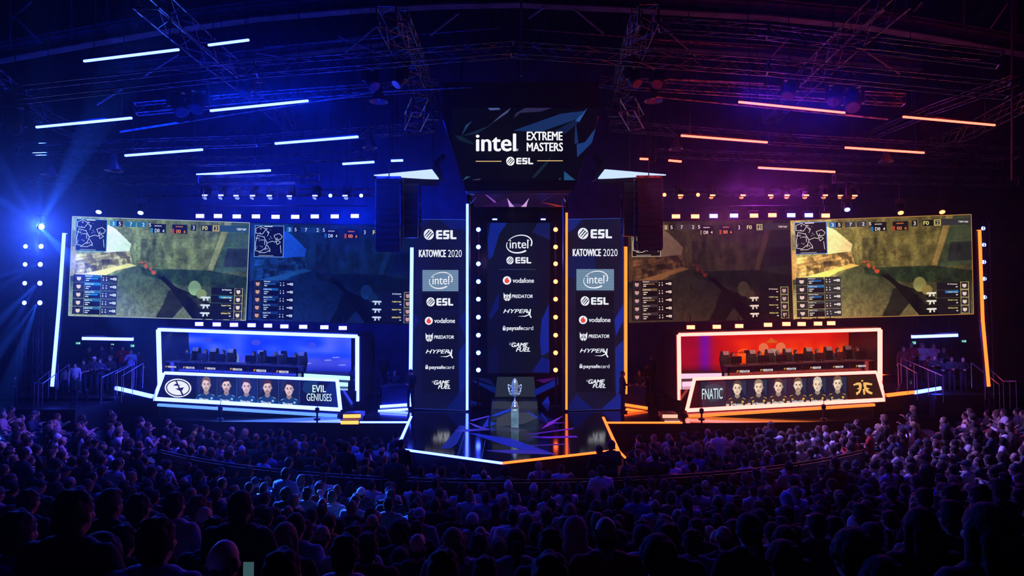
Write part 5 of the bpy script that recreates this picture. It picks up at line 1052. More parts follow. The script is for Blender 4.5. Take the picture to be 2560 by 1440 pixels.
# ------------------------------------------------------------------ trusses, roof beams, braces
def truss(pts, Ys, label, w=.3, bay=.5, mt=None, r=.019, grp=None):
    q = [P(*p, y) for p, y in zip(pts, Ys)]; m = MB()
    for a, b in zip(q, q[1:]): m.truss(a, b, w, bay, r)
    return tag(m.build('lighting_truss', mt or M_truss), label, 'truss', grp)
truss([(-40, 246), (640, 173), (1290, 122)], [16.5, 18, 19], 'long lattice truss across the left roof, highest of the left set', .34)
truss([(340, 273), (640, 246), (1100, 212)], [21.5, 22.4, 23.5], 'lattice truss above the middle blue light tube', .32)
truss([(40, 374), (640, 352), (1090, 318)], [24.0, 25.0, 26.0], 'lattice truss along the third step of blue light tubes', .34)
truss([(150, 405), (640, 402), (940, 386)], [26, 26.5, 27], 'lattice truss over the lowest blue light tubes', .3)
truss([(70, 452), (500, 450), (800, 446)], [26, 26.2, 26.4], 'low lattice truss just over the left batten lamps', .3)
truss([(500, 480), (935, 480)], [28.5, 28.5], 'slim truss carrying the batten lamps over the left screens', .22)
truss([(1280, 123), (1920, 168), (2520, 226)], [19, 18, 16.5], 'long lattice truss across the right roof, highest of the right set', .34)
truss([(1500, 205), (1920, 230), (2260, 250)], [23.5, 22.4, 21.6], 'lattice truss above the uppermost red light tube', .32)
truss([(1525, 314), (1920, 346), (2540, 384)], [26.0, 25.0, 24.0], 'lattice truss along the second step of red light tubes', .34)
truss([(1640, 383), (2080, 398), (2500, 410)], [27, 26.5, 26], 'lattice truss over the lowest red light tube', .3)
truss([(2085, 446), (2540, 456)], [26.4, 26], 'low lattice truss at the outer right over the screens', .3)
truss([(1655, 479), (2150, 479)], [28.5, 28.5], 'slim truss carrying the batten lamps over the right screens', .22)
truss([(1650, 62), (1920, 80), (2500, 150)], [18.5, 17.6, 15.6], 'upper lattice truss with an orange lit chord in the right roof', .3)
truss([(363, -10), (520, 130), (640, 226), (748, 328)], [15, 19, 23, 28], 'slanting lattice truss crossing the left roof towards the stage', .55, .6, r=.021)
truss([(966, 40), (1020, 150), (1082, 284)], [17, 21, 27], 'steep lattice truss left of the title sign', .5, .6, r=.021)
truss([(1005, 40), (1050, 150), (1092, 270)], [17.4, 21.4, 27.4], 'second steep lattice truss close beside the one left of the title sign', .3, .5)
truss([(1622, 35), (1576, 150), (1536, 276)], [17, 21, 27], 'steep orange-lit lattice truss right of the title sign', .5, .6, r=.021)
truss([(1592, 40), (1558, 150), (1522, 262)], [17.4, 21.4, 27.4], 'thin steep orange-lit truss close beside the one right of the title sign', .26, .5)
truss([(2245, -10), (2110, 110), (1985, 228), (1925, 290)], [15, 18.5, 23, 27], 'slanting lattice truss crossing the right roof towards the stage', .55, .6, r=.021)
truss([(-20, 190), (120, 300), (290, 372)], [21, 24.5, 28], 'bundled slanting truss at the far left of the roof', .42, .5, r=.021)
truss([(2580, 245), (2420, 330), (2300, 372)], [21, 24.5, 28], 'bundled slanting truss at the far right of the roof', .42, .5, r=.021)
truss([(2540, 200), (2330, 275), (2150, 350)], [22, 25, 28], 'thin slanting truss crossing behind the outer red light tubes', .3, .5)
truss([(1052, 262), (1030, 308)], [22.2, 23.5], 'short leaning truss tower end left of the title sign, bright blue', .55, .45, r=.026)
truss([(1566, 260), (1592, 306)], [22.2, 23.5], 'short leaning truss tower end right of the title sign, bright orange', .5, .45, r=.026)
for sx, xs, nm in ((-1, (986, 1024), 'left'), (1, (1632, 1600), 'right')):
    a = P(xs[0], 405, 26.6); tag(MB().truss(a, Vector((a.x, a.y, 19.9)), .22, .5, .014).build('lighting_truss', M_truss), f'upright truss piece above the {nm} hanging loudspeakers', 'truss')
def beam(pts, Y, h, label):
    m = MB(); q = [P(*p, Y) for p in pts]
    for a, b in zip(q, q[1:]):
        m.bar(a, b, .36, .05); m.bar(a + Vector((0, 0, h)), b + Vector((0, 0, h)), .36, .05); m.bar(a + Vector((0, 0, h / 2)), b + Vector((0, 0, h / 2)), .05, h); m.tube(a + Vector((0, -.2, h + .09)), b + Vector((0, -.2, h + .09)), .03, 6)
    return tag(m.build('roof_beam', M_beam), label, 'roof beam')
beam([(-60, 162), (0, 152), (220, 112), (400, 80), (640, 48), (900, 26), (1100, 16), (1290, 12)], 22, .42, 'deep steel roof beam arching over the left half of the hall')
beam([(1290, 12), (1560, 24), (1920, 44), (2150, 66), (2350, 98), (2560, 136), (2620, 148)], 22, .42, 'deep steel roof beam arching over the right half of the hall')
beam([(300, 182), (640, 150), (960, 110)], 25, .2, 'thinner steel roof beam behind the upper blue light tubes'); beam([(1560, 118), (1920, 138), (2300, 176)], 25, .2, 'thinner steel roof beam behind the upper red light tubes')
def braces(segs, Y, label, r=.035, mt=None):
    for i, (a, b, lb) in enumerate(segs):
        A = P(*a, Y); B = P(*b, Y + .6); tag(MB().tube(A, B, r, 6).build('roof_brace', mt or M_beam), lb, 'roof brace')
braces([((953, 56), (858, 134), 'diagonal roof brace running down left from the centre left truss'), ((1148, 32), (1075, 88), 'short diagonal roof brace left of the roof ridge'), ((447, 135), (360, 190), 'thin diagonal roof brace under the longest blue light tube'), ((305, 222), (242, 262), 'thin diagonal roof brace above the left edge light tube'),
        ((80, 2), (24, 52), 'dark roof brace in the upper left corner, upper arm'), ((36, 42), (104, 108), 'dark roof brace in the upper left corner, lower arm'), ((1438, 24), (1510, 84), 'thin diagonal roof brace right of the roof ridge'), ((1630, 44), (1740, 140), 'diagonal roof brace running down right from the centre right truss'), ((1360, 18), (1322, 46), 'short orange-lit brace beside the roof ridge'),
        ((2150, 118), (2250, 184), 'thin diagonal roof brace under the slanting right truss'), ((2520, 8), (2476, 72), 'dark roof brace in the upper right corner'), ((2306, 4), (2284, 30), 'short blue-lit brace high in the right roof'), ((1975, 92), (1928, 142), 'short blue-lit brace below the right roof beam'), ((845, 90), (972, 140), 'thin cross brace left of the steep left truss'), ((640, 132), (740, 148), 'thin nearly level brace in the left roof')], 21, '')
for i, (x, y0, y1, lb) in enumerate(((25, 0, 122, 'dark roof hanger post in the upper left corner'), (178, 0, 96, 'dark roof hanger post second from the left corner'), (268, 0, 74, 'thin roof hanger post third from the left corner'), (341, 0, 66, 'roof hanger post meeting the left beam by the slanting truss'), (1303, 0, 190, 'blue-lit vertical hanger at the roof ridge above the title sign'), (2266, 0, 54, 'thin blue-lit roof hanger post above the right beam'), (2410, 0, 78, 'bent dark roof hanger post near the upper right corner'), (2538, 0, 90, 'blue-edged roof hanger post in the upper right corner'), (2530, 0, 450, 'thin blue-lit vertical pipe at the far right of the rig'))):
    tag(MB().tube(P(x, y0 - 90 if y0 < 5 else y0, 21.5), P(x, y1, 21.5), .04, 6).build('hanger_post', M_beam), lb, 'hanger post')
for p0, p1, Y, lb in (((180, 489), (935, 490), 28.7, 'straight pipe batten over the left screens'), ((1655, 489), (2300, 491), 28.7, 'straight pipe batten over the right screens'), ((660, 118), (1250, 70), 23, 'thin pipe high in the left roof'), ((1310, 72), (1900, 120), 23, 'thin pipe high in the right roof'), ((300, 330), (920, 232), 20, 'thin pipe running beside the middle blue tube'), ((1640, 196), (1910, 208), 20, 'thin orange-lit pipe right of the steep right truss'), ((1640, 242), (2220, 298), 20.2, 'thin pipe running beside the uppermost red tube'), ((2140, 118), (2450, 148), 16.5, 'orange-lit pipe high in the outer right roof'), ((1180, 218), (880, 232), 22, 'thin pipe left of the dark sign housing')):
    tag(MB().tube(P(*p0, Y), P(*p1, Y), .028, 6).build('pipe_batten', M_truss), lb, 'pipe')

# ------------------------------------------------------------------ hanging loudspeaker arrays
def array(x0, x1, y0, y1, Y, n, bend, label):
    t = thing('line_array', label, 'loudspeaker', P((x0 + x1) / 2, y1, Y)); k = Y / F; h = (y1 - y0) * k / n; c = P((x0 + x1) / 2, y0, Y); w = (x1 - x0) * k; y = 0; ang = 0; z = c.z
    for i in range(n):
        ang = math.radians(bend * (i / max(1, n - 1)) ** 2); m = MB(); d = .55; R = Matrix.Rotation(ang, 3, 'X'); o = Vector((c.x, c.y + y, z)); M_ = lambda v: o + R @ Vector(v)
        hw = w / 2 - .02; vs = [M_((sx * (hw if yy < 0 else hw * .8), yy, zz)) for zz in (-h + .012, -.004) for sx, yy in ((-1, -.01), (1, -.01), (1, d), (-1, d))]
        m.add(vs, [(3, 2, 1, 0), (4, 5, 6, 7), (0, 1, 5, 4), (1, 2, 6, 5), (2, 3, 7, 6), (3, 0, 4, 7)])
        b = m.build('speaker_box', M_black, t); g = MB(); g.add([M_((-hw * .94, -.014, -h + .03)), M_((hw * .94, -.014, -h + .03)), M_((hw * .94, -.014, -.025)), M_((-hw * .94, -.014, -.025))], [(0, 1, 2, 3)]); g.build('grille', mat('speaker_grille', (.018, .018, .022), .7, noise=(60, .5)), b)
        nx = M_((0, 0, -h)); y = nx.y - c.y; z = nx.z
    for sg in (-1, 1):
        MB().truss(c + Vector((sg * (w / 2 + .03), .4, .05)), Vector((c.x + sg * (w / 2 + .03), c.y + .35 + y * .5, z + .1)), .06, .25, .012, rd=.008).build('side_rigging', M_truss, t)
    MB().bar(c + Vector((-w / 2, .3, .08)), c + Vector((w / 2, .3, .08)), .14, .1).build('bumper_frame', M_truss, t); MB().tube(c + Vector((0, .3, .1)), Vector((c.x, c.y + .3, 19.9)), .02, 6).build('chain', M_trussd, t)
array(938, 1000, 446, 632, 24.8, 12, 16, 'curved black hanging loudspeaker array left of centre, longer outer one'); array(1003, 1046, 448, 596, 25.6, 8, 4, 'straight black hanging loudspeaker array left of centre, shorter inner one')
array(1594, 1658, 444, 629, 24.8, 12, 16, 'curved black hanging loudspeaker array right of centre, longer outer one'); array(1559, 1597, 446, 592, 25.6, 8, 4, 'straight black hanging loudspeaker array right of centre, shorter inner one')

# ------------------------------------------------------------------ beams thrown by the lamps (real spots in the hall air)
def beam_light(px, Y, to_px, toY, col, pw, ang): light('beam_light', 'SPOT', P(*px, Y) + Vector((0, -.16, 0)), P(*to_px, toY), col, pw, .03, spot=ang, blend=.3)
CB = (.02, .11, 1.0)
for (px, tos) in (((104, 567), [((0, 500), 24), ((20, 440), 24), ((100, 380), 24), ((150, 470), 24), ((170, 640), 24)]), ((101, 661), [((0, 690), 25), ((0, 720), 25)]), ((100, 708), [((0, 800), 24), ((10, 850), 24)]), ((100, 757), [((0, 880), 24), ((30, 940), 23)])):
    for tp, ty in tos: beam_light(px, 27.0, tp, ty, CB, 200000, 6)
light('beam_to_hall', 'SPOT', P(104, 567, 27) + Vector((0, -.2, 0)), (0, 0, 4.9), (.03, .09, 1.0), 6000, .1, spot=16, blend=.8)
light('beam_to_hall', 'SPOT', P(103, 616, 27) + Vector((0, -.2, 0)), (0, 0, 4.9), (.03, .09, 1.0), 2000, .1, spot=16, blend=.8)
beam_light((2116, 520), 27, (2300, 720), 23.5, (.04, .06, 1.0), 9000, 2.5)
for x in (640, 826, 903): beam_light((x, 489), 28.1, (x + random.uniform(-30, 30), 720), 27.6, CB, 14000, 9)
for x in (1745, 1967, 1857): beam_light((x, 489), 28.1, (x + random.uniform(-30, 30), 720), 27.6, (1., .05, .05), 6000, 9)
light('portal_violet', 'AREA', (0, 27.2, 7.6), (0, 29.4, 9.2), (.6, .3, 1.), 12, 3, .5)
# ------------------------------------------------------------------ people: continuous bodies fused from a posed skeleton
def V(*a): return Vector(a)
def fuse(prims, voxel, name, smooth=2, ratio=None, target=None):
    m = MB()
    for p in prims:
        if p[0] == 'c': m.cap(p[1], p[2], p[3], p[4], 12)
        else: m.ell(p[1], p[2], 14, 9, R=p[3] if len(p) > 3 else None)
    me = bpy.data.meshes.new('raw'); me.from_pydata(m.v, [], m.f); o = bpy.data.objects.new('raw', me); C.objects.link(o)
    r = o.modifiers.new('r', 'REMESH'); r.mode = 'VOXEL'; r.voxel_size = voxel; r.adaptivity = 0
    if smooth: s = o.modifiers.new('s', 'SMOOTH'); s.iterations = smooth; s.factor = .5
    dg = bpy.context.evaluated_depsgraph_get(); n = len(o.evaluated_get(dg).data.polygons) * 2
    if target and n > target: d = o.modifiers.new('d', 'DECIMATE'); d.ratio = target / n
    dg = bpy.context.evaluated_depsgraph_get(); out = bpy.data.meshes.new_from_object(o.evaluated_get(dg)); out.name = name
    bpy.data.objects.remove(o); bpy.data.meshes.remove(me)
    out.polygons.foreach_set('use_smooth', [True] * len(out.polygons)); out.materials.clear(); return out
ARMS = {'lap': (V(.25, .05, .755), V(.11, .27, .665)), 'fold': (V(.265, .05, .765), V(-.05, .19, .83)), 'clap': (V(.255, .10, .77), V(.045, .31, .93)), 'desk': (V(.27, .12, .79), V(.17, .37, .76)),
        'side': (V(.25, -.03, .73), V(.265, .04, .485)), 'hold': (V(.25, .04, .745), V(.05, .22, .71)), 'phone': (V(.255, .13, .86), V(.10, .31, 1.09)), 'chin': (V(.24, .14, .74), V(.06, .17, .99))}
def skeleton(stand, arms):
    dz = .44 if stand else 0.; S = {}
    for sg in (-1, 1):
        a = arms if not (arms in ('phone', 'chin') and sg < 0) else ('side' if stand else 'lap')
        e, w = ARMS[a]
        if a == 'fold' and sg < 0: w = V(w.x, w.y - .02, w.z - .05)
        S['sh', sg] = V(sg * .185, -.02, 1.0 + dz); S['el', sg] = V(sg * e.x, e.y, e.z + dz); S['wr', sg] = V(sg * w.x, w.y, w.z + dz)
        S['hip', sg] = V(sg * .09, 0, .54 + dz * .92)
        S['kn', sg] = V(sg * .10, .02, .50) if stand else V(sg * .12, .43, .53)
        S['an', sg] = V(sg * .105, -.02, .085) if stand else V(sg * .12, .42, .09)
        S['to', sg] = S['an', sg] + V(sg * .015, .15, -.045)
    S['dz'] = dz; return S
def torso(S, k=0.):
    dz = S['dz']
    return [('e', V(0, -.02, .87 + dz), (.175 + k, .115 + k, .19 + k)), ('e', V(0, .0, .70 + dz), (.155 + k, .118 + k, .17 + k)), ('e', V(0, -.01, .57 + dz), (.165 + k, .13 + k, .12 + k)),
            ('c', V(-.15, -.025, .985 + dz), .062 + k, V(.15, -.025, .985 + dz), .062 + k), ('c', V(-.08, -.02, 1.02 + dz), .055 + k, V(.08, -.02, 1.02 + dz), .055 + k)]
def hand(S, sg):
    w = S['wr', sg]; d = (w - S['el', sg]).normalized(); side = d.cross(V(0, 0, 1)); side = side.normalized() if side.length > .1 else V(1, 0, 0)
    nrm = side.cross(d); out = []
    for i in range(4):
        kn = w + d * .085 + side * ((i - 1.5) * .021); out.append(('c', w + d * .015 + side * ((i - 1.5) * .012), .016, kn, .012))
        L = (.036, .043, .04, .031)[i]; mid = kn + d * L * .8 - nrm * L * .35; tp = mid + d * L * .35 - nrm * L * .75
        out += [('c', kn, .0098, mid, .009), ('c', mid, .009, tp, .0078)]
    t0 = w + d * .02 - side * sg * .024; t1 = t0 + d * .04 - side * sg * .028 - nrm * .008; out += [('c', t0, .014, t1, .0105), ('c', t1, .0105, t1 + d * .03 - nrm * .01, .009)]
    return out
def headprims(dz):
    c = V(0, .015, 1.185 + dz)
    pr = [('e', c + V(0, -.004, .012), (.075, .094, .103)), ('e', c + V(0, .026, -.055), (.058, .062, .062)), ('e', c + V(0, .062, -.09), (.026, .024, .02)), ('c', c + V(0, .088, .004), .009, c + V(0, .108, -.028), .0135),
          ('c', c + V(-.035, .078, .026), .012, c + V(.035, .078, .026), .012), ('e', c + V(0, .082, -.058), (.024, .012, .009)), ('e', c + V(0, .078, -.068), (.02, .012, .008)), ('e', c + V(-.045, .055, -.025), (.022, .022, .02)), ('e', c + V(.045, .055, -.025), (.022, .022, .02)),
          ('c', V(0, -.02, 1.0 + dz), .062, V(0, .0, 1.12 + dz), .053)]
    for sg in (-1, 1): pr.append(('e', c + V(sg * .077, -.006, -.012), (.011, .022, .031)))
    return pr, c
def limb(S, a, b, sg, r1, r2): return ('c', S[a, sg], r1, S[b, sg], r2)
_BODY = {}
def body_set(stand, arms):
    key = (stand, arms)
    if key in _BODY: return _BODY[key]
    S = skeleton(stand, arms); hp, hc = headprims(S['dz']); pr = torso(S) + hp
    for sg in (-1, 1):
        pr += [limb(S, 'sh', 'el', sg, .05, .04), limb(S, 'el', 'wr', sg, .039, .027), limb(S, 'hip', 'kn', sg, .085, .056), limb(S, 'kn', 'an', sg, .053, .036), ('c', S['an', sg] + V(0, -.03, -.04), .034, S['to', sg], .03)] + hand(S, sg)
    b = fuse(pr, .0088, 'body', 1, target=4200)
    mi = []
    for p in b.polygons:
        q = p.center - hc; k = 0
        if q.y > .055:
            if abs(abs(q.x) - .031) < .014 and abs(q.z - .004) < .0075: k = 1
            elif abs(abs(q.x) - .031) < .02 and abs(q.z - .03) < .006: k = 2
            elif abs(q.x) < .023 and abs(q.z + .062) < .010 and q.y > .075: k = 3
        mi.append(k)
    b.polygons.foreach_set('material_index', mi)
    out = {'body': b}
    for typ in ('tee', 'long'):
        sp = torso(S, .016) + [('c', V(0, -.02, 1.0 + S['dz']), .066, V(0, -.015, 1.045 + S['dz']), .060)]
        for sg in (-1, 1):
            if typ == 'tee': sp.append(('c', S['sh', sg], .066, S['sh', sg].lerp(S['el', sg], .72), .060))
            else: sp += [limb(S, 'sh', 'el', sg, .064, .054), ('c', S['el', sg], .053, S['el', sg].lerp(S['wr', sg], .93), .038)]
        out[typ] = fuse(sp, .014, 'shirt', 2, target=1500)
    tp = [('e', V(0, -.01, .56 + S['dz'] * .95), (.172, .138, .10))]
    for sg in (-1, 1): tp += [limb(S, 'hip', 'kn', sg, .096, .067), ('c', S['kn', sg], .067, S['kn', sg].lerp(S['an', sg], .93), .055)]
    out['trousers'] = fuse(tp, .016, 'trousers', 2, target=900)
    sh = []
    for sg in (-1, 1): sh += [('c', S['an', sg] + V(0, -.035, -.045), .044, S['to', sg], .042), ('c', S['an', sg] + V(0, -.01, -.02), .048, S['an', sg] + V(0, 0, .03), .046)]
    out['shoes'] = fuse(sh, .012, 'shoes', 1, target=500)
    _BODY[key] = out; return out
_HAIR = {}
def hair_mesh(style):
    if style in _HAIR: return _HAIR[style]
    c = V(0, .015, 1.185); r = random.Random(5); pr = []
    if style in ('short', 'long', 'pony', 'bun', 'curly', 'crew', 'quiff'):
        k = {'crew': .0, 'short': .006, 'quiff': .006}.get(style, .010)
        pr += [('e', c + V(0, -.016, .022), (.080 + k, .093 + k, .096 + k)), ('e', c + V(0, -.045, -.03), (.068 + k, .055 + k, .07))]
    if style == 'quiff': pr += [('e', c + V(0, .045, .09), (.06, .05, .035)), ('e', c + V(0, .0, .105), (.065, .06, .03))]
    if style == 'short':
        for i in range(26): a = r.uniform(0, 6.28); h = r.uniform(.2, 1.2); pr.append(('e', c + V(.075 * math.cos(a) * math.cos(h), -.016 + .088 * math.sin(a) * math.cos(h), .03 + .092 * math.sin(h)), (.018, .018, .014)))
    if style == 'long':
        pr += [('c', c + V(0, -.06, 0), .082, c + V(0, -.085, -.25), .075)]
        for sg in (-1, 1): pr += [('c', c + V(sg * .07, -.02, .02), .035, c + V(sg * .085, -.03, -.20), .03), ('c', c + V(sg * .05, -.08, -.1), .04, c + V(sg * .06, -.09, -.31), .022)]
        for i in range(9): x = (i - 4) * .02; pr.append(('c', c + V(x, -.085 - .02 * math.cos(x * 15), .0), .016, c + V(x * 1.1, -.15, -.30 - .02 * (i % 3)), .012))
    if style == 'pony': pr += [('e', c + V(0, -.125, .035), (.03, .03, .03)), ('c', c + V(0, -.14, .03), .032, c + V(0, -.165, -.14), .03), ('c', c + V(0, -.165, -.14), .03, c + V(0, -.15, -.25), .012)]
    if style == 'bun': pr += [('e', c + V(0, -.10, .075), (.045, .045, .042)), ('e', c + V(0, -.07, .05), (.05, .05, .04))]
    if style == 'curly':
        for i in range(150): a = r.uniform(0, 6.28); h = r.uniform(-.55, 1.5); pr.append(('e', c + V(.094 * math.cos(a) * math.cos(h), -.022 + .104 * math.sin(a) * math.cos(h) * (1 if math.sin(a) < 0 else .8), .03 + .108 * math.sin(h)), (.022, .022, .022)))
    if style == 'cap': pr += [('e', c + V(0, -.01, .035), (.088, .104, .088)), ('e', c + V(0, .105, .035), (.062, .07, .008)), ('e', c + V(0, -.01, .123), (.01, .01, .008))]
    if style == 'cap_back': pr += [('e', c + V(0, -.008, .035), (.088, .103, .088)), ('e', c + V(0, -.115, .02), (.06, .06, .008))]
    if style == 'beanie': pr += [('e', c + V(0, -.012, .045), (.09, .105, .095)), ('c', c + V(-.06, -.012, .02), .034, c + V(.06, -.012, .02), .034), ('e', c + V(0, -.015, .13), (.04, .045, .03)), ('e', c + V(0, -.012, .012), (.092, .106, .025))]
    if style == 'fringe': pr += [('c', c + V(0, -.085, -.02), .026, c + V(0, -.08, -.085), .02), ('c', c + V(-.05, -.06, -.01), .024, c + V(-.045, -.06, -.07), .016), ('c', c + V(.05, -.06, -.01), .024, c + V(.045, -.06, -.07), .016), ('c', c + V(-.072, -.01, .0), .014, c + V(-.07, -.03, .03), .014), ('c', c + V(.072, -.01, .0), .014, c + V(.07, -.03, .03), .014)]
    if style == 'hood': pr += [('e', c + V(0, -.015, .01), (.10, .115, .125)), ('c', c + V(0, -.06, -.05), .10, c + V(0, -.06, -.15), .10)]
    if style == 'hood_down': pr += [('c', V(-.10, -.07, 1.02), .045, V(.10, -.07, 1.02), .045), ('e', V(0, -.115, 1.0), (.11, .05, .07)), ('c', V(-.11, -.05, 1.03), .03, V(-.05, .05, 1.02), .025), ('c', V(.11, -.05, 1.03), .03, V(.05, .05, 1.02), .025)]
    if style == 'collar': pr += [('c', V(-.05, -.02, 1.05), .035, V(.05, -.02, 1.05), .035), ('c', V(0, -.03, 1.03), .068, V(0, -.015, 1.085), .063)]
    if style == 'phones':
        n = 12; pts = [c + V(.098 * math.cos(math.pi * i / n), -.01, .0 + .135 * math.sin(math.pi * i / n)) for i in range(n + 1)]
        pr += [('c', a, .0105, b, .0105) for a, b in zip(pts, pts[1:])] + [('c', c + V(sg * .078, -.01, -.01), .036, c + V(sg * .10, -.01, -.01), .032) for sg in (-1, 1)]
    if style == 'pack': pr += [('e', V(0, -.20, .80), (.15, .09, .20)), ('e', V(0, -.26, .74), (.10, .05, .10)), ('c', V(-.11, -.10, .98), .022, V(-.12, .10, .93), .02), ('c', V(.11, -.10, .98), .022, V(.12, .10, .93), .02)]
    me = fuse(pr, .010, style, 1, target={'curly': 2600, 'short': 1400, 'long': 1500}.get(style, 900)); _HAIR[style] = me; return me
def cloth(n, c): return mat('cloth_' + n, c, .85, noise=(14, .18))
SKIN = [mat('skin_light', (.50, .30, .22), .55, noise=(20, .08)), mat('skin_medium', (.38, .21, .14), .55, noise=(20, .08)), mat('skin_dark', (.14, .07, .045), .55, noise=(20, .08))]
EYE = mat('eye_dark', (.02, .015, .015), .2, noise=(20, .1)); BROW = mat('eyebrow', (.03, .02, .015), .8, noise=(20, .1)); LIP = mat('lips', (.34, .13, .11), .5, noise=(20, .1))
HAIRC = {'black': mat('hair_black', (.012, .010, .012), .75, noise=(55, .5, .7)), 'brown': mat('hair_brown', (.035, .020, .013), .75, noise=(55, .5, .7)), 'fair': mat('hair_fair', (.13, .085, .045), .75, noise=(55, .5, .7)), 'blond': mat('hair_blond', (.36, .25, .12), .75, noise=(55, .5, .7)), 'grey': mat('hair_grey', (.22, .22, .24), .75, noise=(55, .5, .7)), 'red': mat('hair_auburn', (.14, .04, .015), .75, noise=(55, .5, .7))}
CL = {'black': cloth('black', (.012, .012, .014)), 'navy': cloth('navy', (.02, .026, .06)), 'grey': cloth('grey', (.10, .10, .11)), 'charcoal': cloth('charcoal', (.035, .035, .04)), 'white': cloth('white', (.72, .72, .74)), 'pale grey': cloth('pale_grey', (.42, .42, .45)), 'red': cloth('red', (.36, .02, .02)), 'maroon': cloth('maroon', (.12, .012, .015)),
      'blue': cloth('blue', (.03, .10, .42)), 'green': cloth('green', (.03, .11, .05)), 'yellow': cloth('yellow', (.60, .38, .04)), 'pink': cloth('pink', (.55, .25, .32)), 'light blue': cloth('light_blue', (.30, .42, .62)), 'orange': cloth('orange', (.55, .15, .02)), 'olive': cloth('olive', (.07, .08, .035)), 'beige': cloth('beige', (.40, .33, .24))}
M_jean = cloth('denim', (.02, .028, .055)); M_shoe = mat('shoe_rubber', (.02, .02, .022), .6, noise=(12, .2)); M_plast = mat('headset_black', (.01, .01, .012), .35, noise=(12, .2))
NPEOPLE = [0]
def slotmat(o, mats):
    me = o.data
    while len(me.materials) < len(mats): me.materials.append(None)
    for i, m_ in enumerate(mats): o.material_slots[i].link = 'OBJECT'; o.material_slots[i].material = m_
def person(loc, face, label, group, stand=False, arms='lap', top='long', topc='black', hair='short', hairc='brown', skin=0, scale=1., extra=(), tilt=0., yaw=None, trc=None):
    """loc: where the seat or feet stand; face: the point looked at"""
    t = thing('person', label, 'person', loc, group); NPEOPLE[0] += 1
    rz = math.atan2(-(face[0] - loc[0]), face[1] - loc[1]) if yaw is None else yaw
    t.rotation_euler = (tilt, 0, rz); t.scale = (scale,) * 3
    B = body_set(stand, arms); up_ = .44 if stand else 0.
    def add(name, me, mats, dz=0.):
        o = bpy.data.objects.new(name, me); C.objects.link(o); o.parent = t; o.location = (0, 0, dz); slotmat(o, mats); return o
    add('body', B['body'], [SKIN[skin], EYE, BROW, LIP])
    add('t_shirt' if top == 'tee' else 'jacket', B[top], [CL[topc]])
    add('trousers', B['trousers'], [trc or M_jean]); add('shoes', B['shoes'], [M_shoe])
    if hair == 'bald': add('hair', hair_mesh('fringe'), [HAIRC[hairc]], up_)
    elif hair in ('cap', 'cap_back', 'beanie', 'hood'):
        add({'cap': 'cap', 'cap_back': 'cap', 'beanie': 'beanie', 'hood': 'hood'}[hair], hair_mesh(hair), [CL[hairc] if hairc in CL else HAIRC[hairc]], up_); 
        if hair != 'hood': add('hair', hair_mesh('fringe'), [HAIRC['brown']], up_)
    else: add('hair', hair_mesh(hair), [HAIRC[hairc]], up_)
    for e in extra:
        if e == 'hood_down': add('hood', hair_mesh('hood_down'), [CL[topc]], up_)
        if e == 'collar': add('collar', hair_mesh('collar'), [CL[topc]], up_)
        if e == 'white_collar': add('collar', hair_mesh('collar'), [CL['white']], up_)
        if e == 'phones': add('headphones', hair_mesh('phones'), [M_plast], up_)
        if e == 'pack': add('backpack', hair_mesh('pack'), [CL['black']], up_)
        if e in ('print', 'print_dark'):
            m = MB(); k = up_; 
            for i, (z, w) in enumerate(((.90, .09), (.865, .12), (.83, .10))):
                for j in range(5): x0 = -w + j * w * .42; m.add([(x0, -.165, z + k), (x0 + w * .3, -.165, z + k), (x0 + w * .3, -.163, z + .02 + k), (x0, -.163, z + .02 + k)], [(0, 1, 2, 3)])
            o = m.build('back_print', CL['navy'] if e == 'print' else CL['pale grey'])
            o.location = (0, 0, 0); o.data.transform(Matrix.Translation((0, -.164 + 0.0, .83 + k))); o.parent = t; o.data.transform(Matrix.Translation((0, 0.0, 0)))
    return t

# ---- people on and around the stage (scaled to their height in the photo)
TIER = {-1: ((29.2, 1.88), (27.0, 1.66), (24.6, 1.54)), 1: ((29.2, 1.93), (27.0, 1.79))}
def on_stage(x, yf, h, Y, label, face=None, **kw):
    if kw.get('group') is None: Y = (CAMZ - DZ) * F / (yf - 790)
    p = P(x, yf, Y); sc = (h * Y / F) / 1.75
    if kw.get('group') is None: p.z = DZ
    else: p.z = next((z for y, z in TIER[-1 if x < 1280 else 1] if Y >= y), 1.54)
    kw.setdefault('stand', True)
    f = face if face else (p.x * .3, -10)
    return person(p, f, label, kw.pop('group', None), scale=sc, top=kw.pop('top', 'long'), **kw)
for sg, tx, lb in ((-1, (-21.5, -15.7), 'dark stepped landing under the left onlookers beside the blue pillar'), (1, (16.7, 21.5), 'dark stepped landing under the right onlookers beside the orange pillar')):
    t = thing('stair_landing', lb, 'steps', (sum(tx) / 2, 28, 0)); ys = [31.8] + [y for y, z in TIER[sg]]
    for (y, z), y1 in zip(TIER[sg], ys): MB().box((sum(tx) / 2, (y + y1) / 2, z / 2), (tx[1] - tx[0], y1 - y - .01, z)).build('step', M_black, t)
gl_ = 'onlookers on the left stair landing'; gr_ = 'onlookers on the right stair landing'
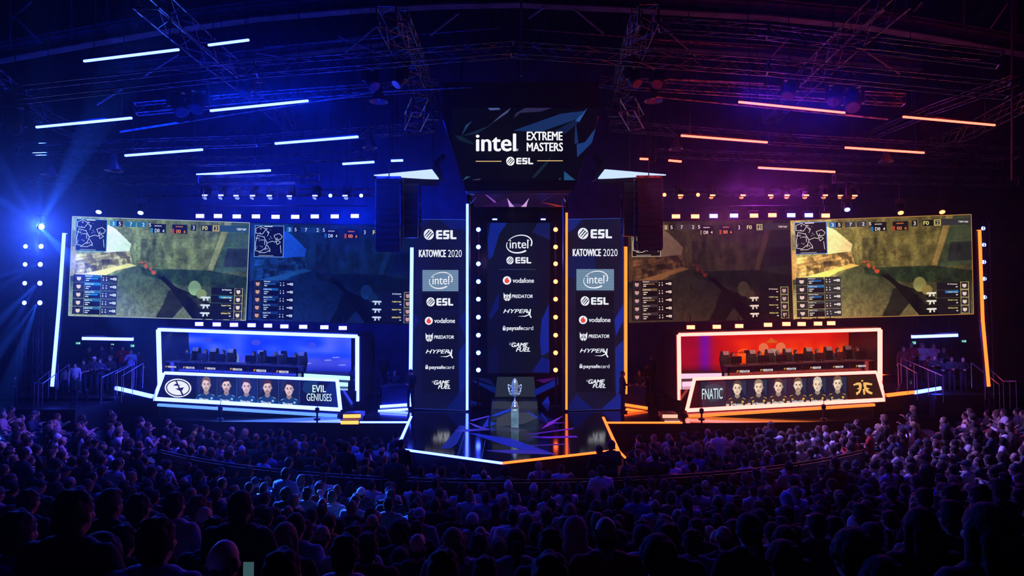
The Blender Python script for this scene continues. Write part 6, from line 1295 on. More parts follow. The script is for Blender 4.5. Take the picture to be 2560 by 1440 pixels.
LEFT = [(221, 962, 94, 30.0, 'person with fair hair and dark top standing at the back left of the left onlookers', dict(topc='black', hair='short', hairc='blond', arms='fold')), (253, 957, 97, 30.4, 'tall dark-clad person in the middle of the back row of left onlookers', dict(topc='navy', hair='short', hairc='black', arms='side')),
        (278, 952, 96, 30.6, 'person partly behind the exit sign, dark top, in the back row of left onlookers', dict(topc='charcoal', hair='short', hairc='black', arms='hold')), (306, 953, 97, 30.3, 'long-haired person in a red top standing behind the left stair rails', dict(topc='red', hair='long', hairc='brown', arms='clap')),
        (327, 952, 88, 30.0, 'person in a pale patterned shirt pointing hands together behind the left stair rails', dict(topc='light blue', hair='crew', hairc='brown', arms='clap')), (346, 950, 80, 30.8, 'dark person at the right end of the left onlookers row', dict(topc='maroon', hair='short', hairc='black', arms='side')),
        (186, 990, 82, 27.6, 'person in a pale open shirt standing in front of the left onlookers', dict(topc='pale grey', hair='short', hairc='black', arms='side')), (207, 985, 86, 28.2, 'person in black with bare forearms, beside the pale open shirt', dict(topc='black', top='tee', hair='short', hairc='brown', arms='hold')),
        (234, 983, 92, 28.6, 'person with white cap and dark top among the left onlookers', dict(topc='charcoal', hair='cap', hairc='white', arms='hold')), (249, 985, 90, 28.2, 'broad dark person with folded arms in the front row of left onlookers', dict(topc='navy', hair='curly', hairc='black', arms='fold')),
        (274, 978, 92, 28.8, 'fair curly-haired person with red scarf look in the front row of left onlookers', dict(topc='black', hair='curly', hairc='fair', arms='hold')), (163, 960, 62, 28.6, 'person leaning by the stair rail under the blue pillar', dict(topc='beige', hair='short', hairc='brown', arms='side')),
        (185, 1012, 76, 25.4, 'bald person in a green top walking below the left onlookers', dict(topc='green', hair='bald', hairc='brown', arms='side')), (36, 1003, 66, 26.5, 'lone dark-jacketed person at the far left below the lamp ladder', dict(topc='black', hair='short', hairc='brown', arms='hold')),
        (215, 1010, 40, 26.0, 'small figure in a dark red top below the left onlookers', dict(topc='maroon', hair='short', hairc='fair', arms='side')), (252, 1006, 42, 26.2, 'small figure in pale trousers beside the green lit post', dict(topc='charcoal', hair='short', hairc='brown', arms='side'))]
for x, yf, h, Y, lb, kw in LEFT: on_stage(x, yf, h, Y, lb, group=gl_, skin=0, **kw)
RIGHT = [(2260, 957, 94, 30.0, 'person in a dark red top with headphones at the near end of the right onlookers', dict(topc='maroon', hair='short', hairc='black', arms='side', extra=('phones',))), (2280, 957, 100, 30.6, 'person in a red top standing under the right exit sign', dict(topc='red', hair='short', hairc='fair', arms='hold')),
         (2308, 950, 99, 30.6, 'tall person in a pale patterned top and headdress among the right onlookers', dict(topc='pale grey', hair='long', hairc='grey', arms='fold')), (2336, 950, 98, 30.6, 'tall long-haired person in a grey-pink top among the right onlookers', dict(topc='pink', hair='long', hairc='fair', arms='side')), (2361, 950, 88, 30.2, 'fair-haired person with a pale emblem on black, right end of the right onlookers', dict(topc='black', hair='quiff', hairc='blond', arms='fold')),
         (2338, 975, 88, 28.4, 'dark person with folded arms in front of the right onlookers, first of four', dict(topc='black', hair='short', hairc='fair', arms='fold')), (2356, 976, 80, 28.4, 'dark person in the front four of the right onlookers, shorter one', dict(topc='navy', hair='cap', hairc='navy', arms='hold')), (2381, 978, 86, 28.2, 'dark person with hands joined in the front four of the right onlookers', dict(topc='charcoal', hair='short', hairc='brown', arms='hold')), (2410, 982, 86, 28.0, 'dark person standing nearest the orange pillar among the right onlookers', dict(topc='black', hair='crew', hairc='black', arms='hold')),
         (2320, 960, 66, 29.6, 'person in maroon with hands up to the chest between the tall right onlookers', dict(topc='maroon', hair='short', hairc='black', arms='clap'))]
for x, yf, h, Y, lb, kw in RIGHT: on_stage(x, yf, h, Y, lb, group=gr_, skin=0, **kw)
CREW = [(888, 1014, 103, 29.0, 'person in dark clothes standing with hands joined at the right post of the blue booth', dict(topc='navy', hair='short', hairc='brown', arms='hold')), (917, 981, 78, 30.6, 'person with cap seen from behind at the left monitor stand', dict(topc='black', hair='cap_back', hairc='light blue', arms='side', face=(-6.6, 34))),
        (960, 972, 82, 30.4, 'person in black holding a microphone beside the left monitor stand', dict(topc='black', hair='short', hairc='fair', arms='phone', face=(-9, 24))), (1026, 1025, 103, 28.0, 'person in dark clothes standing at the outer edge of the left sponsor tower', dict(topc='black', hair='cap', hairc='navy', arms='hold', face=(-6, 24))),
        (1557, 1029, 103, 27.9, 'person in a blue-lit dark jacket standing at the outer edge of the right sponsor tower', dict(topc='navy', hair='short', hairc='brown', arms='hold', face=(6, 27.9))), (1614, 1000, 92, 29.8, 'person in dark clothes standing behind the right presenter desk', dict(topc='charcoal', hair='short', hairc='brown', arms='hold', face=(7, 28))),
        (1632, 988, 102, 30.4, 'tall person seen from behind, orange rim light, left of the right monitor stand', dict(topc='black', hair='short', hairc='fair', arms='side', face=(6, 34))), (1677, 984, 84, 30.4, 'person seen from behind between the right monitor stand and the orange booth', dict(topc='black', hair='bald', hairc='brown', arms='hold', face=(6.6, 34)))]
for x, yf, h, Y, lb, kw in CREW: on_stage(x, yf, h, Y, lb, skin=0, **kw)
def stool(p, label, e=0.):
    t = thing('stool', label, 'stool', p); MB().lathe([(.19, .40 + e), (.2, .43 + e), (.19, .46 + e)], p, 16).build('seat', M_grey, t); MB().tube(p + V(0, 0, .02), p + V(0, 0, .41 + e), .03, 8).build('stem', M_rail, t); MB().lathe([(.22, 0), (.2, .03)], p, 16).build('base', M_black, t); return t
def seated_stage(x, ytop, Y, label, lbs, face=None, sc=1.0, **kw):
    q = P(x, ytop, Y); p = V(q.x, q.y, q.z - 1.3 * sc); f = face or (p.x * .3, -10)
    stool(V(p.x, p.y, DZ), lbs, max(0, p.z - DZ)); return person(p, f, label, None, scale=sc, **kw)
seated_stage(988, 926, 29.3, 'person in shiny dark jacket sitting at the left presenter desk', 'stool behind the left presenter desk', topc='charcoal', arms='desk', hair='crew', hairc='brown')
seated_stage(1597, 925, 29.3, 'person with orange rim light sitting at the right presenter desk', 'stool behind the right presenter desk', topc='navy', arms='desk', hair='short', hairc='brown')
# ---- players with monitors and gaming chairs
M_chair = mat('gaming_chair_black', (.02, .02, .024), .4, noise=(9, .3)); M_chw = mat('gaming_chair_pale', (.5, .5, .52), .45, noise=(9, .2)); M_mon = mat('monitor_back', (.008, .008, .010), .4, noise=(9, .3))
def gaming_chair(p, label, rz, wh):
    t = thing('gaming_chair', label, 'chair', p, 'gaming chairs behind the player desks'); t.rotation_euler = (0, 0, rz); L = V(*p)
    MB().slab([L + V(-.25, -.25, .42), L + V(.25, -.25, .42), L + V(.25, .25, .42), L + V(-.25, .25, .42)], (0, 0, .09)).build('seat', M_chair, t)
    MB().slab([L + V(-.22, -.24, .5), L + V(.22, -.24, .5), L + V(.28, -.28, .95), L + V(.17, -.33, 1.32), L + V(-.17, -.33, 1.32), L + V(-.28, -.28, .95)], (0, -.09, 0)).build('backrest', M_chair, t)
    MB().slab([L + V(-.13, -.30, 1.16), L + V(.13, -.30, 1.16), L + V(.15, -.32, 1.33), L + V(-.15, -.32, 1.33)], (0, .05, 0)).build('head_pillow', M_chw if wh else M_chair, t)
    MB().tube(L + V(0, 0, .06), L + V(0, 0, .43), .035, 8).build('column', M_black, t)
    m = MB()
    for k in range(5): a = 2 * math.pi * k / 5; m.bar(L + V(0, 0, .09), L + V(.3 * math.cos(a), .3 * math.sin(a), .05), .05, .04)
    m.build('base', M_black, t)
    for sg in (-1, 1): MB().box(L + V(sg * .3, 0, .7), (.07, .26, .03)).build('armrest', M_black, t)
    return t
def monitor(p, label, rz):
    t = thing('monitor', label, 'monitor', p, 'monitors on the player desks'); t.rotation_euler = (0, 0, rz); L = V(*p)
    MB().box(L + V(0, 0, .21), (.50, .05, .29)).build('screen_case', M_mon, t); MB().tube(L + V(0, .04, .02), L + V(0, .04, .2), .025, 8).build('stand', M_black, t); MB().box(L + V(0, .03, .012), (.26, .2, .024)).build('base', M_black, t)
    MB().box(L + V(0, .03, .21), (.46, .012, .25)).build('display', glow('desk_display', (.2, .35, .6), .5, False), t); return t
cl = [(470, 877, 908), (515, 880, 911), (559, 880, 913), (635, 883, 917), (688, 887, 919), (738, 890, 922)]
for i, (x, yt, yd) in enumerate(cl):
    q = P(x, yt, 29.6); p = V(q.x, q.y, PLAT[-1](q.x)); gaming_chair(p + V(.06, .1, -.0), f'{ordi(i)} gaming chair in the blue booth, from the pillar side' if i else 'gaming chair in the blue booth nearest the blue pillar', math.pi - .35, True)
    person(p + V(.02, -.04, .04), (p.x - 2.2, p.y - 6), f'player {["in black nearest the blue pillar", "second from the pillar side", "beside the pale disc", "just right of the pale disc", "second from the free desk end", "at the free end of the desk"][i]} of the blue booth, seated at the desk', 'players in the blue booth', arms='desk', topc='navy', hair='short', hairc=['brown', 'fair', 'brown', 'brown', 'blond', 'fair'][i], extra=('phones',), scale=.96)
    d = P(x - 9, yd, 28.9); monitor(V(d.x, d.y, PLAT[-1](d.x) + .81), f'monitor before the {ordi(i)} player of the blue booth, counted from the pillar side', -.3)
cr = [(2142, 875, 903), (2093, 876, 906), (2042, 877, 908), (1989, 879, 911), (1944, 881, 913), (1899, 884, 914), (1831, 887, 917)]
for i, (x, yt, yd) in enumerate(cr):
    q = P(x, yt, 29.6); p = V(q.x, q.y, PLAT[1](q.x)); gaming_chair(p + V(-.08, .1, -.0), f'{ordi(i)} gaming chair in the orange booth counted from the pillar side' if i else 'gaming chair in the orange booth nearest the orange pillar', math.pi + .35, True)
    person(p + V(-.02, -.04, .04), (p.x + 2.2, p.y - 6), f'{["player nearest the orange pillar", "second player from the pillar side", "third player from the pillar side", "middle player", "player before the white pillow shape", "player left of the emblem lobe", "player at the free desk end beside the boom stand"][i]} seated in the orange booth', 'players in the orange booth', arms='desk', topc='black', hair='short', hairc=['fair', 'brown', 'fair', 'brown', 'grey', 'brown', 'brown'][i], extra=('phones',), scale=.96)
    d = P(x + 10, yd, 28.9); monitor(V(d.x, d.y, PLAT[1](d.x) + .81), f'monitor before the {ordi(i)} player of the orange booth, counted from the pillar side', .3)
def boom(x, y0, y1, Y, label, arm):
    a = P(x, y1, Y); b = P(x, y0, Y); t = thing('camera_stand', label, 'camera stand', a); MB().tube(a, b, .02, 6).build('pole', M_black, t); MB().box(a + V(0, 0, .02), (.22, .2, .04)).build('base', M_black, t); MB().box(b + V(0, 0, .05), (.14, .2, .12)).build('camera', M_black, t); MB().tube(b, b + V(arm, 0, .02), .012, 5).build('arm', M_black, t)
boom(1866, 882, 913, 28.9, 'thin camera stand on the desk beside the free-end player of the orange booth', -.5); boom(655, 886, 917, 28.9, 'thin microphone stand on the desk right of the fourth blue booth player', .1); boom(708, 884, 920, 28.9, 'thin camera stand on the desk before the last blue booth players', .15)
for (x, y0, y1, Y, lb) in ((793, 1024, 1040, 25.9, 'black stage-edge lamp below the free end of the five-portrait board'), (551, 1020, 1040, 25.9, 'black stage-edge lamp below the second portrait of the blue booth'), (1754, 1026, 1042, 25.9, 'black stage-edge lamp below the start of the six-portrait board'), (2059, 1016, 1038, 25.9, 'black stage-edge lamp below the last portraits of the orange booth')):
    a = P(x, y1, Y); a.z = DZ; b = P(x, y0, Y); t = thing('edge_lamp', lb, 'stage lamp', a); MB().tube(a, b, .035, 8).build('pole', M_black, t); MB().lathe([(.06, -.12), (.085, -.05), (.085, .04), (.05, .08)], b, 12).build('lamp_head', M_black, t, True); MB().lathe([(.13, 0), (.11, .04)], a, 12).build('base', M_black, t); MB().tube(b, b + V(.02, 0, .42), .012, 5).build('aerial', M_black, t)
m = MB(); a = PZ(232, 1006, DZ - .3); c = P(232, 987, a.y); t = thing('glow_post', 'small green glowing segmented post below the left onlookers', 'light', a)
for i in range(5): MB().tube(a.lerp(c, i / 5), a.lerp(c, i / 5 + .16), .045, 8).build('segment', glow('green_glow', (.05, .6, .35), .8, False), t)
MB().tube(V(a.x, a.y, 0), a, .03, 6).build('pole', M_black, t)
m = MB(); a = PZ(2374, 1000, DZ - .3); c = P(2374, 982, a.y); t = thing('glow_post', 'small green glowing figure-like post at the edge of the right crowd', 'light', a)
for i in range(3): MB().tube(a.lerp(c, i / 3), a.lerp(c, i / 3 + .26), .05 + .02 * (i == 1), 8).build('segment', glow('green_glow', (.05, .6, .35), .8, False), t)
MB().tube(V(a.x, a.y, 0), a, .03, 6).build('pole', M_black, t)

# ------------------------------------------------------------------ the crowd
# barrier between the front block and the raked seats
for sg, lb in ((-1, 'dark crowd barrier, half curving to the left across the audience'), (1, 'dark crowd barrier, half curving to the right across the audience')):
    t = thing('crowd_barrier', lb, 'barrier', (sg * 4, 15.6, 0), 'crowd barrier')
    rail_m = MB(); pan = MB(); R0 = 15.35; n = 14
    def bp_(i): th = math.radians(sg * 39 * i / n); return V(R0 * math.sin(th), RC.y - R0 * math.cos(th), 0)
    for i in range(n):
        a, b = bp_(i), bp_(i + 1); rail_m.tube(a + V(0, 0, 1.2), b + V(0, 0, 1.2), .03, 6); rail_m.tube(a + V(0, 0, .95), b + V(0, 0, .95), .02, 6); pan.slab([a + V(0, 0, .04), b + V(0, 0, .04), b + V(0, 0, 1.15), a + V(0, 0, 1.15)], (0, .04, 0))
    pan.build('panel', M_black, t); rail_m.build('rail', M_trussd, t)
    for i in range(0, n + 1, 2): p = bp_(i); MB().tube(p + V(0, -.05, 0), p + V(0, -.05, 1.2), .025, 6).build('post', M_black, t)
rng = random.Random(11)
def px_of(p):
    d = Vector(p) - Vector((0, 0, CAMZ)); f = d.y * _c + d.z * _s; u = -d.y * _s + d.z * _c
    return 1280 + F * d.x / f, 720 - F * u / f
# hand-placed nearest spectators: x of head, y of head top, head width in pixels
near = [
 (41, 1280, 78, dict(hair='short', hairc='black', topc='blue', extra=('hood_down',)), 'dark-haired person in a blue hooded top at the lower left edge'),
 (182, 1226, 84, dict(hair='short', hairc='black', topc='black', extra=('collar',)), 'large dark silhouette with warm-lit ear, tallest head near the lower left corner'),
 (118, 1240, 50, dict(hair='curly', hairc='black', topc='maroon'), 'person with bushy dark hair left of the tall silhouette'),
 (272, 1228, 52, dict(hair='quiff', hairc='brown', topc='black', extra=('collar',)), 'person with short hair and profile lit violet, right of the tall silhouette'),
 (345, 1236, 52, dict(hair='short', hairc='black', topc='black'), 'short-haired person with red-lit cheek, second right of the tall silhouette'),
 (434, 1232, 47, dict(hair='short', hairc='black', topc='white'), 'dark-haired person with a pale shirt collar, third right of the tall silhouette'),
 (494, 1240, 42, dict(hair='short', hairc='fair', topc='navy'), 'person with ruffled blue-lit hair between the pale collar and the tall short-haired man'),
 (508, 1268, 43, dict(hair='bald', hairc='brown', topc='black'), 'person with shaved head below the ruffled hair'),
 (600, 1226, 60, dict(hair='crew', hairc='black', topc='black', extra=('collar',)), 'tall short-haired man in a dark jacket left of the long blond hair'),
 (252, 1327, 96, dict(hair='curly', hairc='black', topc='black'), 'person with fuzzy dark hair at the bottom edge, lower left'),
 (307, 1314, 58, dict(hair='short', hairc='black', topc='charcoal'), 'dark-haired person behind the fuzzy hair at the lower left'),
 (390, 1295, 86, dict(hair='short', hairc='black', topc='light blue', extra=('hood_down',)), 'dark-haired person in a light blue hooded top at the bottom, lower left'),
 (535, 1295, 56, dict(hair='short', hairc='brown', topc='navy', extra=('hood_down',)), 'brown-haired person in navy hoodie above the shaved head at the bottom'),
 (556, 1352, 80, dict(hair='bald', hairc='brown', topc='black'), 'person with blue-lit shaved head at the bottom beside the lit phone'),
 (712, 1309, 60, dict(hair='long', hairc='blond', topc='black'), 'person with long straight blond hair, lower left of centre'),
 (704, 1378, 92, dict(hair='short', hairc='black', topc='black'), 'dark head cut by the bottom edge below the long blond hair'),
 (760, 1301, 42, dict(hair='short', hairc='black', topc='black'), 'dark-haired person just right of the long blond hair'),
 (805, 1315, 40, dict(hair='bald', hairc='fair', topc='charcoal'), 'person with shaved fair head, second right of the long blond hair'),
 (848, 1298, 30, dict(hair='short', hairc='brown', topc='pale grey', top='tee'), 'short-haired person in a pale grey tee behind the shaved fair head'),
 (862, 1340, 68, dict(hair='short', hairc='black', topc='white'), 'dark-haired person with a pale collar at the bottom, left of centre'),
 (918, 1334, 54, dict(hair='short', hairc='black', topc='maroon'), 'dark-haired person in a maroon top right of the pale collar'),
 (1043, 1336, 46, dict(hair='bald', hairc='black', topc='black'), 'person with close-cropped dark head at the bottom centre'),
 (1000, 1370, 46, dict(hair='long', hairc='brown', topc='black'), 'person with long brown hair at the bottom, left of centre'),
 (1107, 1376, 76, dict(hair='short', hairc='brown', topc='black'), 'large dark head at the bottom edge, just left of the middle'),
 (1134, 1340, 34, dict(hair='short', hairc='black', topc='black'), 'dark-haired person behind the large bottom-edge head'),
 (1198, 1336, 44, dict(hair='short', hairc='black', topc='light blue', extra=('collar',)), 'dark-haired person in a light blue collared shirt at the bottom centre'),
 (1212, 1393, 58, dict(hair='short', hairc='black', topc='black'), 'dark head at the bottom edge in front of the light blue collar'),
 (1268, 1340, 34, dict(hair='short', hairc='black', topc='navy'), 'dark-haired person right of the light blue collared shirt'),
 (1268, 1276, 27, dict(hair='short', hairc='black', topc='white', top='tee', extra=('print',)), 'person in a white tee with dark lines printed on the back, bottom centre'),
 (886, 1238, 24, dict(hair='crew', hairc='brown', topc='white', top='tee', extra=('print',), stand=True), 'standing person in a white tee with a dark printed patch on the back'),
 (1048, 1270, 29, dict(hair='cap_back', hairc='white', topc='pale grey'), 'person in a white cap, left of centre'),
 (1129, 1270, 26, dict(hair='cap_back', hairc='navy', topc='black'), 'person in a dark cap with pale emblem, left of centre'),
 (1201, 1317, 32, dict(hair='bald', hairc='brown', topc='black'), 'person with bald crown left of the printed white tee'),
 (1515, 1294, 60, dict(hair='bald', hairc='brown', topc='red', extra=('collar', 'white_collar')), 'balding man in a red high-necked jacket, lower right of centre'),
 (1376, 1322, 60, dict(hair='short', hairc='black', topc='navy'), 'dark-haired person left of the red jacket'),
 (1374, 1386, 92, dict(hair='short', hairc='black', topc='navy', extra=('hood_down',)), 'dark head with raised collar at the bottom edge left of the red jacket'),
 (1644, 1331, 84, dict(hair='curly', hairc='brown', topc='black', extra=('white_collar',)), 'person with big curly hair right of the red jacket'),
 (1672, 1311, 58, dict(hair='short', hairc='black', topc='navy'), 'dark-haired person behind the big curly hair'),
 (1606, 1301, 38, dict(hair='short', hairc='brown', topc='navy'), 'person with blue-lit ears above the big curly hair'),
 (1741, 1298, 40, dict(hair='short', hairc='black', topc='charcoal'), 'short-haired person in charcoal above the white collared shirt'),
 (1794, 1326, 38, dict(hair='bald', hairc='fair', topc='white', extra=('collar',)), 'person with close-cropped fair head in a white collared shirt, lower right'),
 (1872, 1286, 58, dict(hair='pony', hairc='black', topc='black', extra=('white_collar',)), 'woman with dark ponytail and pale collar over a black top'),
 (1834, 1300, 40, dict(hair='short', hairc='black', topc='black'), 'dark-haired person just left of the ponytail'),
 (1962, 1311, 60, dict(hair='curly', hairc='black', topc='black'), 'person with dark bushy hair right of the ponytail'),
 (1958, 1346, 80, dict(hair='curly', hairc='red', topc='black'), 'person with reddish curly hair at the bottom, lower right'),
 (2131, 1316, 98, dict(hair='curly', hairc='brown', topc='black'), 'person with huge curly hair at the bottom, lower right'),
 (2303, 1272, 76, dict(hair='long', hairc='brown', topc='black'), 'woman with long wavy hair, lower right'),
 (2470, 1262, 108, dict(hair='long', hairc='black', topc='navy'), 'very large dark head with long hair near the lower right corner'),
 (2383, 1258, 58, dict(hair='quiff', hairc='black', topc='black'), 'dark-haired person in profile between the wavy hair and the very large head'),
 (2205, 1386, 104, dict(hair='curly', hairc='black', topc='black'), 'dark bushy head cut by the bottom edge, lower right'),
 (2156, 1263, 42, dict(hair='quiff', hairc='black', topc='pale grey', top='tee'), 'dark-haired person in a pale grey tee above the huge curly hair'),
 (2224, 1277, 34, dict(hair='short', hairc='black', topc='black', extra=('white_collar',)), 'dark-haired person with pale collar edge left of the wavy hair'),
 (2043, 1285, 44, dict(hair='short', hairc='black', topc='navy'), 'dark-haired person with blue-lit ear above the reddish curls'),
 (2085, 1292, 42, dict(hair='short', hairc='black', topc='black'), 'dark-haired person left of the pale grey tee'),
 (2450, 1212, 44, dict(hair='short', hairc='brown', topc='light blue', extra=('collar',)), 'man in profile with a light blue collar at the right'),
 (2501, 1200, 38, dict(hair='quiff', hairc='fair', topc='navy'), 'person with swept hair in profile near the right edge'),
 (2377, 1213, 38, dict(hair='short', hairc='black', topc='charcoal'), 'dark-haired man in profile left of the light blue collar'),
 (2310, 1221, 36, dict(hair='short', hairc='black', topc='black'), 'dark-haired person in profile above the long wavy hair'),
 (2548, 1340, 66, dict(hair='short', hairc='black', topc='light blue', extra=('hood_down',)), 'person in a light blue hooded top at the lower right edge'),
 (1908, 1400, 70, dict(hair='curly', hairc='red', topc='black'), 'reddish curly head cut by the bottom edge, right of the ponytail'),
 (70, 1225, 44, dict(hair='short', hairc='brown', topc='black'), 'brown-haired person in profile at the left edge above the blue hooded top'),
 (20, 1342, 70, dict(hair='short', hairc='black', topc='black'), 'dark head in the lower left corner'),
]
occupied = []
STAND = [(1498, 1112, 'bun', 'brown', 'black', 'standing person with orange-rimmed hair at the right front corner of the centre stage'), (1527, 1102, 'curly', 'fair', 'navy', 'standing person with large round hair lit orange beside the right front corner of the stage'), (1003, 1098, 'short', 'black', 'black', 'standing dark person at the left front corner of the centre stage'), (987, 1130, 'bald', 'brown', 'charcoal', 'standing bald person just below the left front corner of the centre stage')]
STYLES = [('short', 30), ('crew', 16), ('quiff', 9), ('bald', 8), ('long', 9), ('pony', 4), ('bun', 3), ('curly', 6), ('cap', 6), ('cap_back', 3), ('beanie', 4), ('hood', 2)]
HNAME = {'short': 'short {} hair', 'crew': 'cropped {} hair', 'quiff': 'swept {} hair', 'bald': 'shaved head', 'long': 'long {} hair', 'pony': '{} ponytail', 'bun': '{} bun', 'curly': 'curly {} hair', 'cap': '{} cap', 'cap_back': 'backwards {} cap', 'beanie': '{} beanie', 'hood': '{} hood up'}
TOPS = [('black', 30), ('navy', 14), ('charcoal', 14), ('grey', 10), ('white', 12), ('pale grey', 9), ('light blue', 4), ('maroon', 3), ('red', 2), ('blue', 3), ('green', 2), ('yellow', 1), ('pink', 2), ('olive', 2), ('beige', 2)]
def pick(L, r): 
    t = r.uniform(0, sum(w for _, w in L))
    for n, w in L:
        t -= w
        if t <= 0: return n
    return L[0][0]
nearp = []
for x, yt, w, kw, lb in near:
    Y = (.20 if kw.get('hair') == 'curly' else .18 if kw.get('hair') == 'long' else .165) * F / w; q = P(x, yt, Y); st = kw.get('stand', False); hgt = (1.745 if st else 1.30) + (.045 if kw.get('hair') == 'curly' else 0)
    nearp.append((V(q.x, q.y, q.z - hgt), kw, lb))
for p, kw, lb in nearp:
    k = dict(kw); tx = p.x * .12
    if lb.startswith(('person with short hair and profile', 'man in profile', 'dark-haired man in profile', 'person with swept')): tx = p.x * -.6
    person(p, (tx + rng.uniform(-2, 2), 28), lb, 'spectators closest to the camera', arms=('lap' if not k.get('stand') else 'hold'), skin=0, **k)
    occupied.append((p.x, p.y))
for x, yt, hr, hc, tc, lb in STAND:
    Y = (CAMZ - 1.76) * F / (yt - 790); q = P(x, yt, Y); p = V(q.x, q.y, 0); occupied.append((p.x, p.y)); person(p, (0, 28), lb, None, stand=True, arms='hold', topc=tc, hair=hr, hairc=hc, scale=1.02)
# rows of spectators on the arcs
front = []                                       # limit of the crowd towards the stage, from the photo
lim = [(-200, 1003), (0, 1004), (200, 1020), (300, 1030), (390, 1046), (520, 1058), (640, 1070), (800, 1084), (990, 1090), (1000, 1140), (1260, 1162), (1530, 1140), (1580, 1092), (1700, 1078), (1900, 1066), (2080, 1060), (2200, 1030), (2300, 1012), (2420, 1000), (2560, 1000), (2800, 1000)]
def ylim(x): return float(np.interp(x, [a for a, b in lim], [b for a, b in lim]))
cand = []
def p_y(R, th): return RC.y - R * math.cos(th)
RALL = [6.6 + .74 * k for k in range(12)] + [15.55] + ROWS
for ri, R in enumerate(RALL):
    dth = .50 / R; n = int(math.radians(166) / dth)
    for i in range(n):
        th = -math.radians(83) + (i + .5 * (ri % 2)) * dth
        if rng.random() < .07: continue
        if 15.2 < R < 16 and abs(th) < math.radians(41): continue
        if 14.6 < R < 15.2 and abs(p_y(R, th)) < 0: continue
        Rj = R + rng.uniform(-.1, .1); tj = th + rng.uniform(-.12, .12) / R
        p = V(Rj * math.sin(tj), RC.y - Rj * math.cos(tj), RAKE(R) if R > 15.9 else max(0., (abs(Rj * math.sin(tj)) - 9) * .06))
        if p.y < 2.0: continue
        if any((p.x - a) ** 2 + (p.y - b) ** 2 < .25 for a, b in occupied): continue
        hx, hy = px_of(p + V(0, 0, 1.3))
        if hx < -60 or hx > 2620 or hy > 1500 or hy < ylim(hx): continue
        if R > 15.4 and p.y < 5.4: continue
        front_stage = abs(p.x) < 2.9 and p.y > 17.0
        if front_stage or p.y > 24.1: continue
        stand = rng.random() < .05 and p.y > 12.5
        cand.append((Vector((p.x, p.y, p.z - CAMZ + 1.2)).length, ri, i, p, stand, hx, hy))
cand.sort(key=lambda c: c[0])
LIMIT = 300 - NPEOPLE[0]
sel = cand[:LIMIT]; rest = cand[LIMIT:]
byrow = {}
for c in sel: byrow.setdefault(c[1], []).append(c)
ARML = [('lap', 50), ('fold', 22), ('clap', 7), ('phone', 4), ('chin', 8), ('hold', 9)]
seen = {}
for ri, L in sorted(byrow.items()):
    L.sort(key=lambda c: c[5]); nrow = ri - 13
    rown = (ordi(nrow) + ' row behind barrier') if nrow >= 0 else (ordi(-nrow - 1) + ' row before barrier')
    for j, c in enumerate(L):
        p, stand, hx = c[3], c[4], c[5]; r = random.Random(ri * 1000 + c[2])
        st = pick(STYLES, r); hc = pick([('black', 35), ('brown', 40), ('fair', 14), ('blond', 8), ('red', 3)], r)
        if st in ('cap', 'cap_back', 'beanie', 'hood'): hc = pick([('black', 40), ('navy', 20), ('white', 20), ('grey', 20), ('red', 6)], r)
        tc = pick(TOPS, r); tp = 'tee' if r.random() < .32 else 'long'; am = pick(ARML, r)
        if stand and am == 'lap': am = 'hold'
        ex = [e for e, q in (('hood_down', .14), ('phones', .03), ('print_dark', .06), ('pack', .02), ('collar', .12)) if r.random() < q]
        if st == 'hood': ex = []; hc = tc if tc in CL else 'black'
        desc = HNAME[st].format(hc)
        lb = f'{"standing " if stand else ""}spectator in {tc} {"tee" if tp == "tee" else "jacket"} with {desc}, {ordi(j)} from left, {rown}'
        if len(lb.split()) > 16: lb = lb.replace(' with ', ', ')
        person(p, (p.x * .14 + r.uniform(-3, 3), 28.5 + r.uniform(-1, 1)), lb, 'spectators in the seat rows', stand=stand, arms=am, top=tp, topc=tc, hair=st, hairc=hc, skin=0 if r.random() < .8 else (1 if r.random() < .75 else 2), scale=r.uniform(.95, 1.05), extra=tuple(ex), tilt=r.uniform(-.05, .03))
# the many smaller spectators farther off: one crowd
def low(me, target):
    o = bpy.data.objects.new('raw', me); C.objects.link(o); n = len(me.polygons)
    d = o.modifiers.new('d', 'DECIMATE'); d.ratio = min(1, target / (n * 1.0)); dg = bpy.context.evaluated_depsgraph_get(); out = bpy.data.meshes.new_from_object(o.evaluated_get(dg)); bpy.data.objects.remove(o)
    v = np.array([x.co[:] for x in out.vertices]); f = [tuple(p.vertices) for p in out.polygons]; mi = [p.material_index for p in out.polygons]; bpy.data.meshes.remove(out); return v, f, mi
LOW = {}
for am in ('lap', 'fold', 'clap'):
    B = body_set(False, am); LOW['body', am] = low(B['body'], 420); LOW['long', am] = low(B['long'], 170); LOW['tee', am] = low(B['tee'], 150); LOW['trousers', am] = low(B['trousers'], 80)
for st in ('short', 'crew', 'quiff', 'bald', 'long', 'pony', 'curly', 'cap', 'beanie'): LOW['hair', st] = low(hair_mesh('fringe' if st == 'bald' else st), 130)
mats = SKIN + [M_jean] + list(HAIRC.values()) + list(CL.values()); idx = {m_.name: i for i, m_ in enumerate(mats)}
AV, AF, AM, base = [], [], [], 0
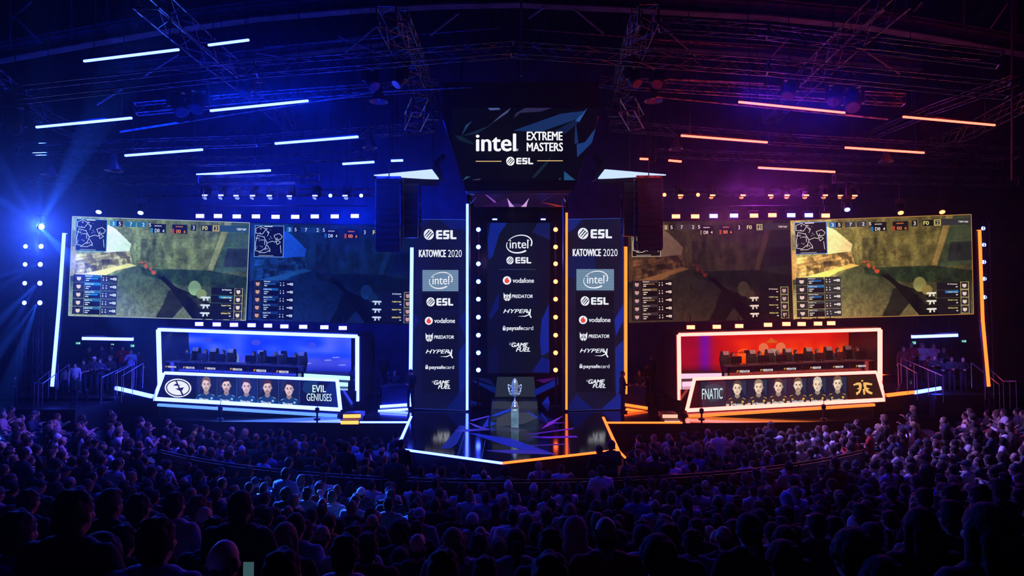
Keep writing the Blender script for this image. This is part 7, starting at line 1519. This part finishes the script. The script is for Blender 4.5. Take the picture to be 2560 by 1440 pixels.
for c in rest:
    p, stand, ri, ii = c[3], c[4], c[1], c[2]; r = random.Random(ri * 1000 + ii + 77)
    am = pick([('lap', 60), ('fold', 25), ('clap', 15)], r); st = pick([s for s in STYLES if s[0] in ('short', 'crew', 'quiff', 'bald', 'long', 'pony', 'curly', 'cap', 'beanie')], r)
    hc = HAIRC[pick([('black', 35), ('brown', 40), ('fair', 14), ('blond', 8), ('red', 3)], r)] if st not in ('cap', 'beanie') else CL[pick([('black', 40), ('navy', 20), ('white', 20), ('grey', 20)], r)]
    tc = CL[pick(TOPS, r)]; tp = 'tee' if r.random() < .35 else 'long'; sk = SKIN[0 if r.random() < .85 else 1]
    fx, fy = p.x * .14 + r.uniform(-3, 3), 28.5; a = math.atan2(-(fx - p.x), fy - p.y); s = r.uniform(.95, 1.06); ca, sa = math.cos(a) * s, math.sin(a) * s
    dz = .30 if stand else 0
    for key, m_ in ((('body', am), sk), ((tp, am), tc), (('trousers', am), M_jean), (('hair', st), hc)):
        v, f, mi = LOW[key]; w = np.empty_like(v); w[:, 0] = v[:, 0] * ca - v[:, 1] * sa + p.x; w[:, 1] = v[:, 0] * sa + v[:, 1] * ca + p.y; w[:, 2] = v[:, 2] * s + p.z + dz
        AV.append(w); AF += [tuple(q + base for q in t) for t in f]; AM += [idx[m_.name]] * len(f); base += len(v)
me = bpy.data.meshes.new('crowd'); me.from_pydata(np.concatenate(AV).tolist(), [], AF)
for m_ in mats: me.materials.append(m_)
me.polygons.foreach_set('material_index', AM); me.polygons.foreach_set('use_smooth', [True] * len(me.polygons)); me.update()
o = bpy.data.objects.new('crowd', me); C.objects.link(o); tag(o, 'dense crowd of small distant spectators filling the floor up to the stage edge', 'crowd', None, 'stuff')
print('PEOPLE', NPEOPLE[0], 'cand', len(cand), 'rest', len(rest))
# a lit phone held near the camera
a = P(622, 1432, 4.4); t = thing('phone', 'lit phone held up at the bottom edge beside the blue-lit shaved head', 'phone', a); MB().box(a, (.075, .009, .155)).build('case', M_plast, t)
pl = Plane(a + V(0, -.006, 0), a + V(1, -.006, 0), a + V(0, -.006, 1)); MB().slab([a + V(-.034, -.0055, -.07), a + V(.034, -.0055, -.07), a + V(.034, -.0055, .07), a + V(-.034, -.0055, .07)], (0, -.001, 0)).build('display', glow('phone_display', (.06, .15, .17), .6, False), t)
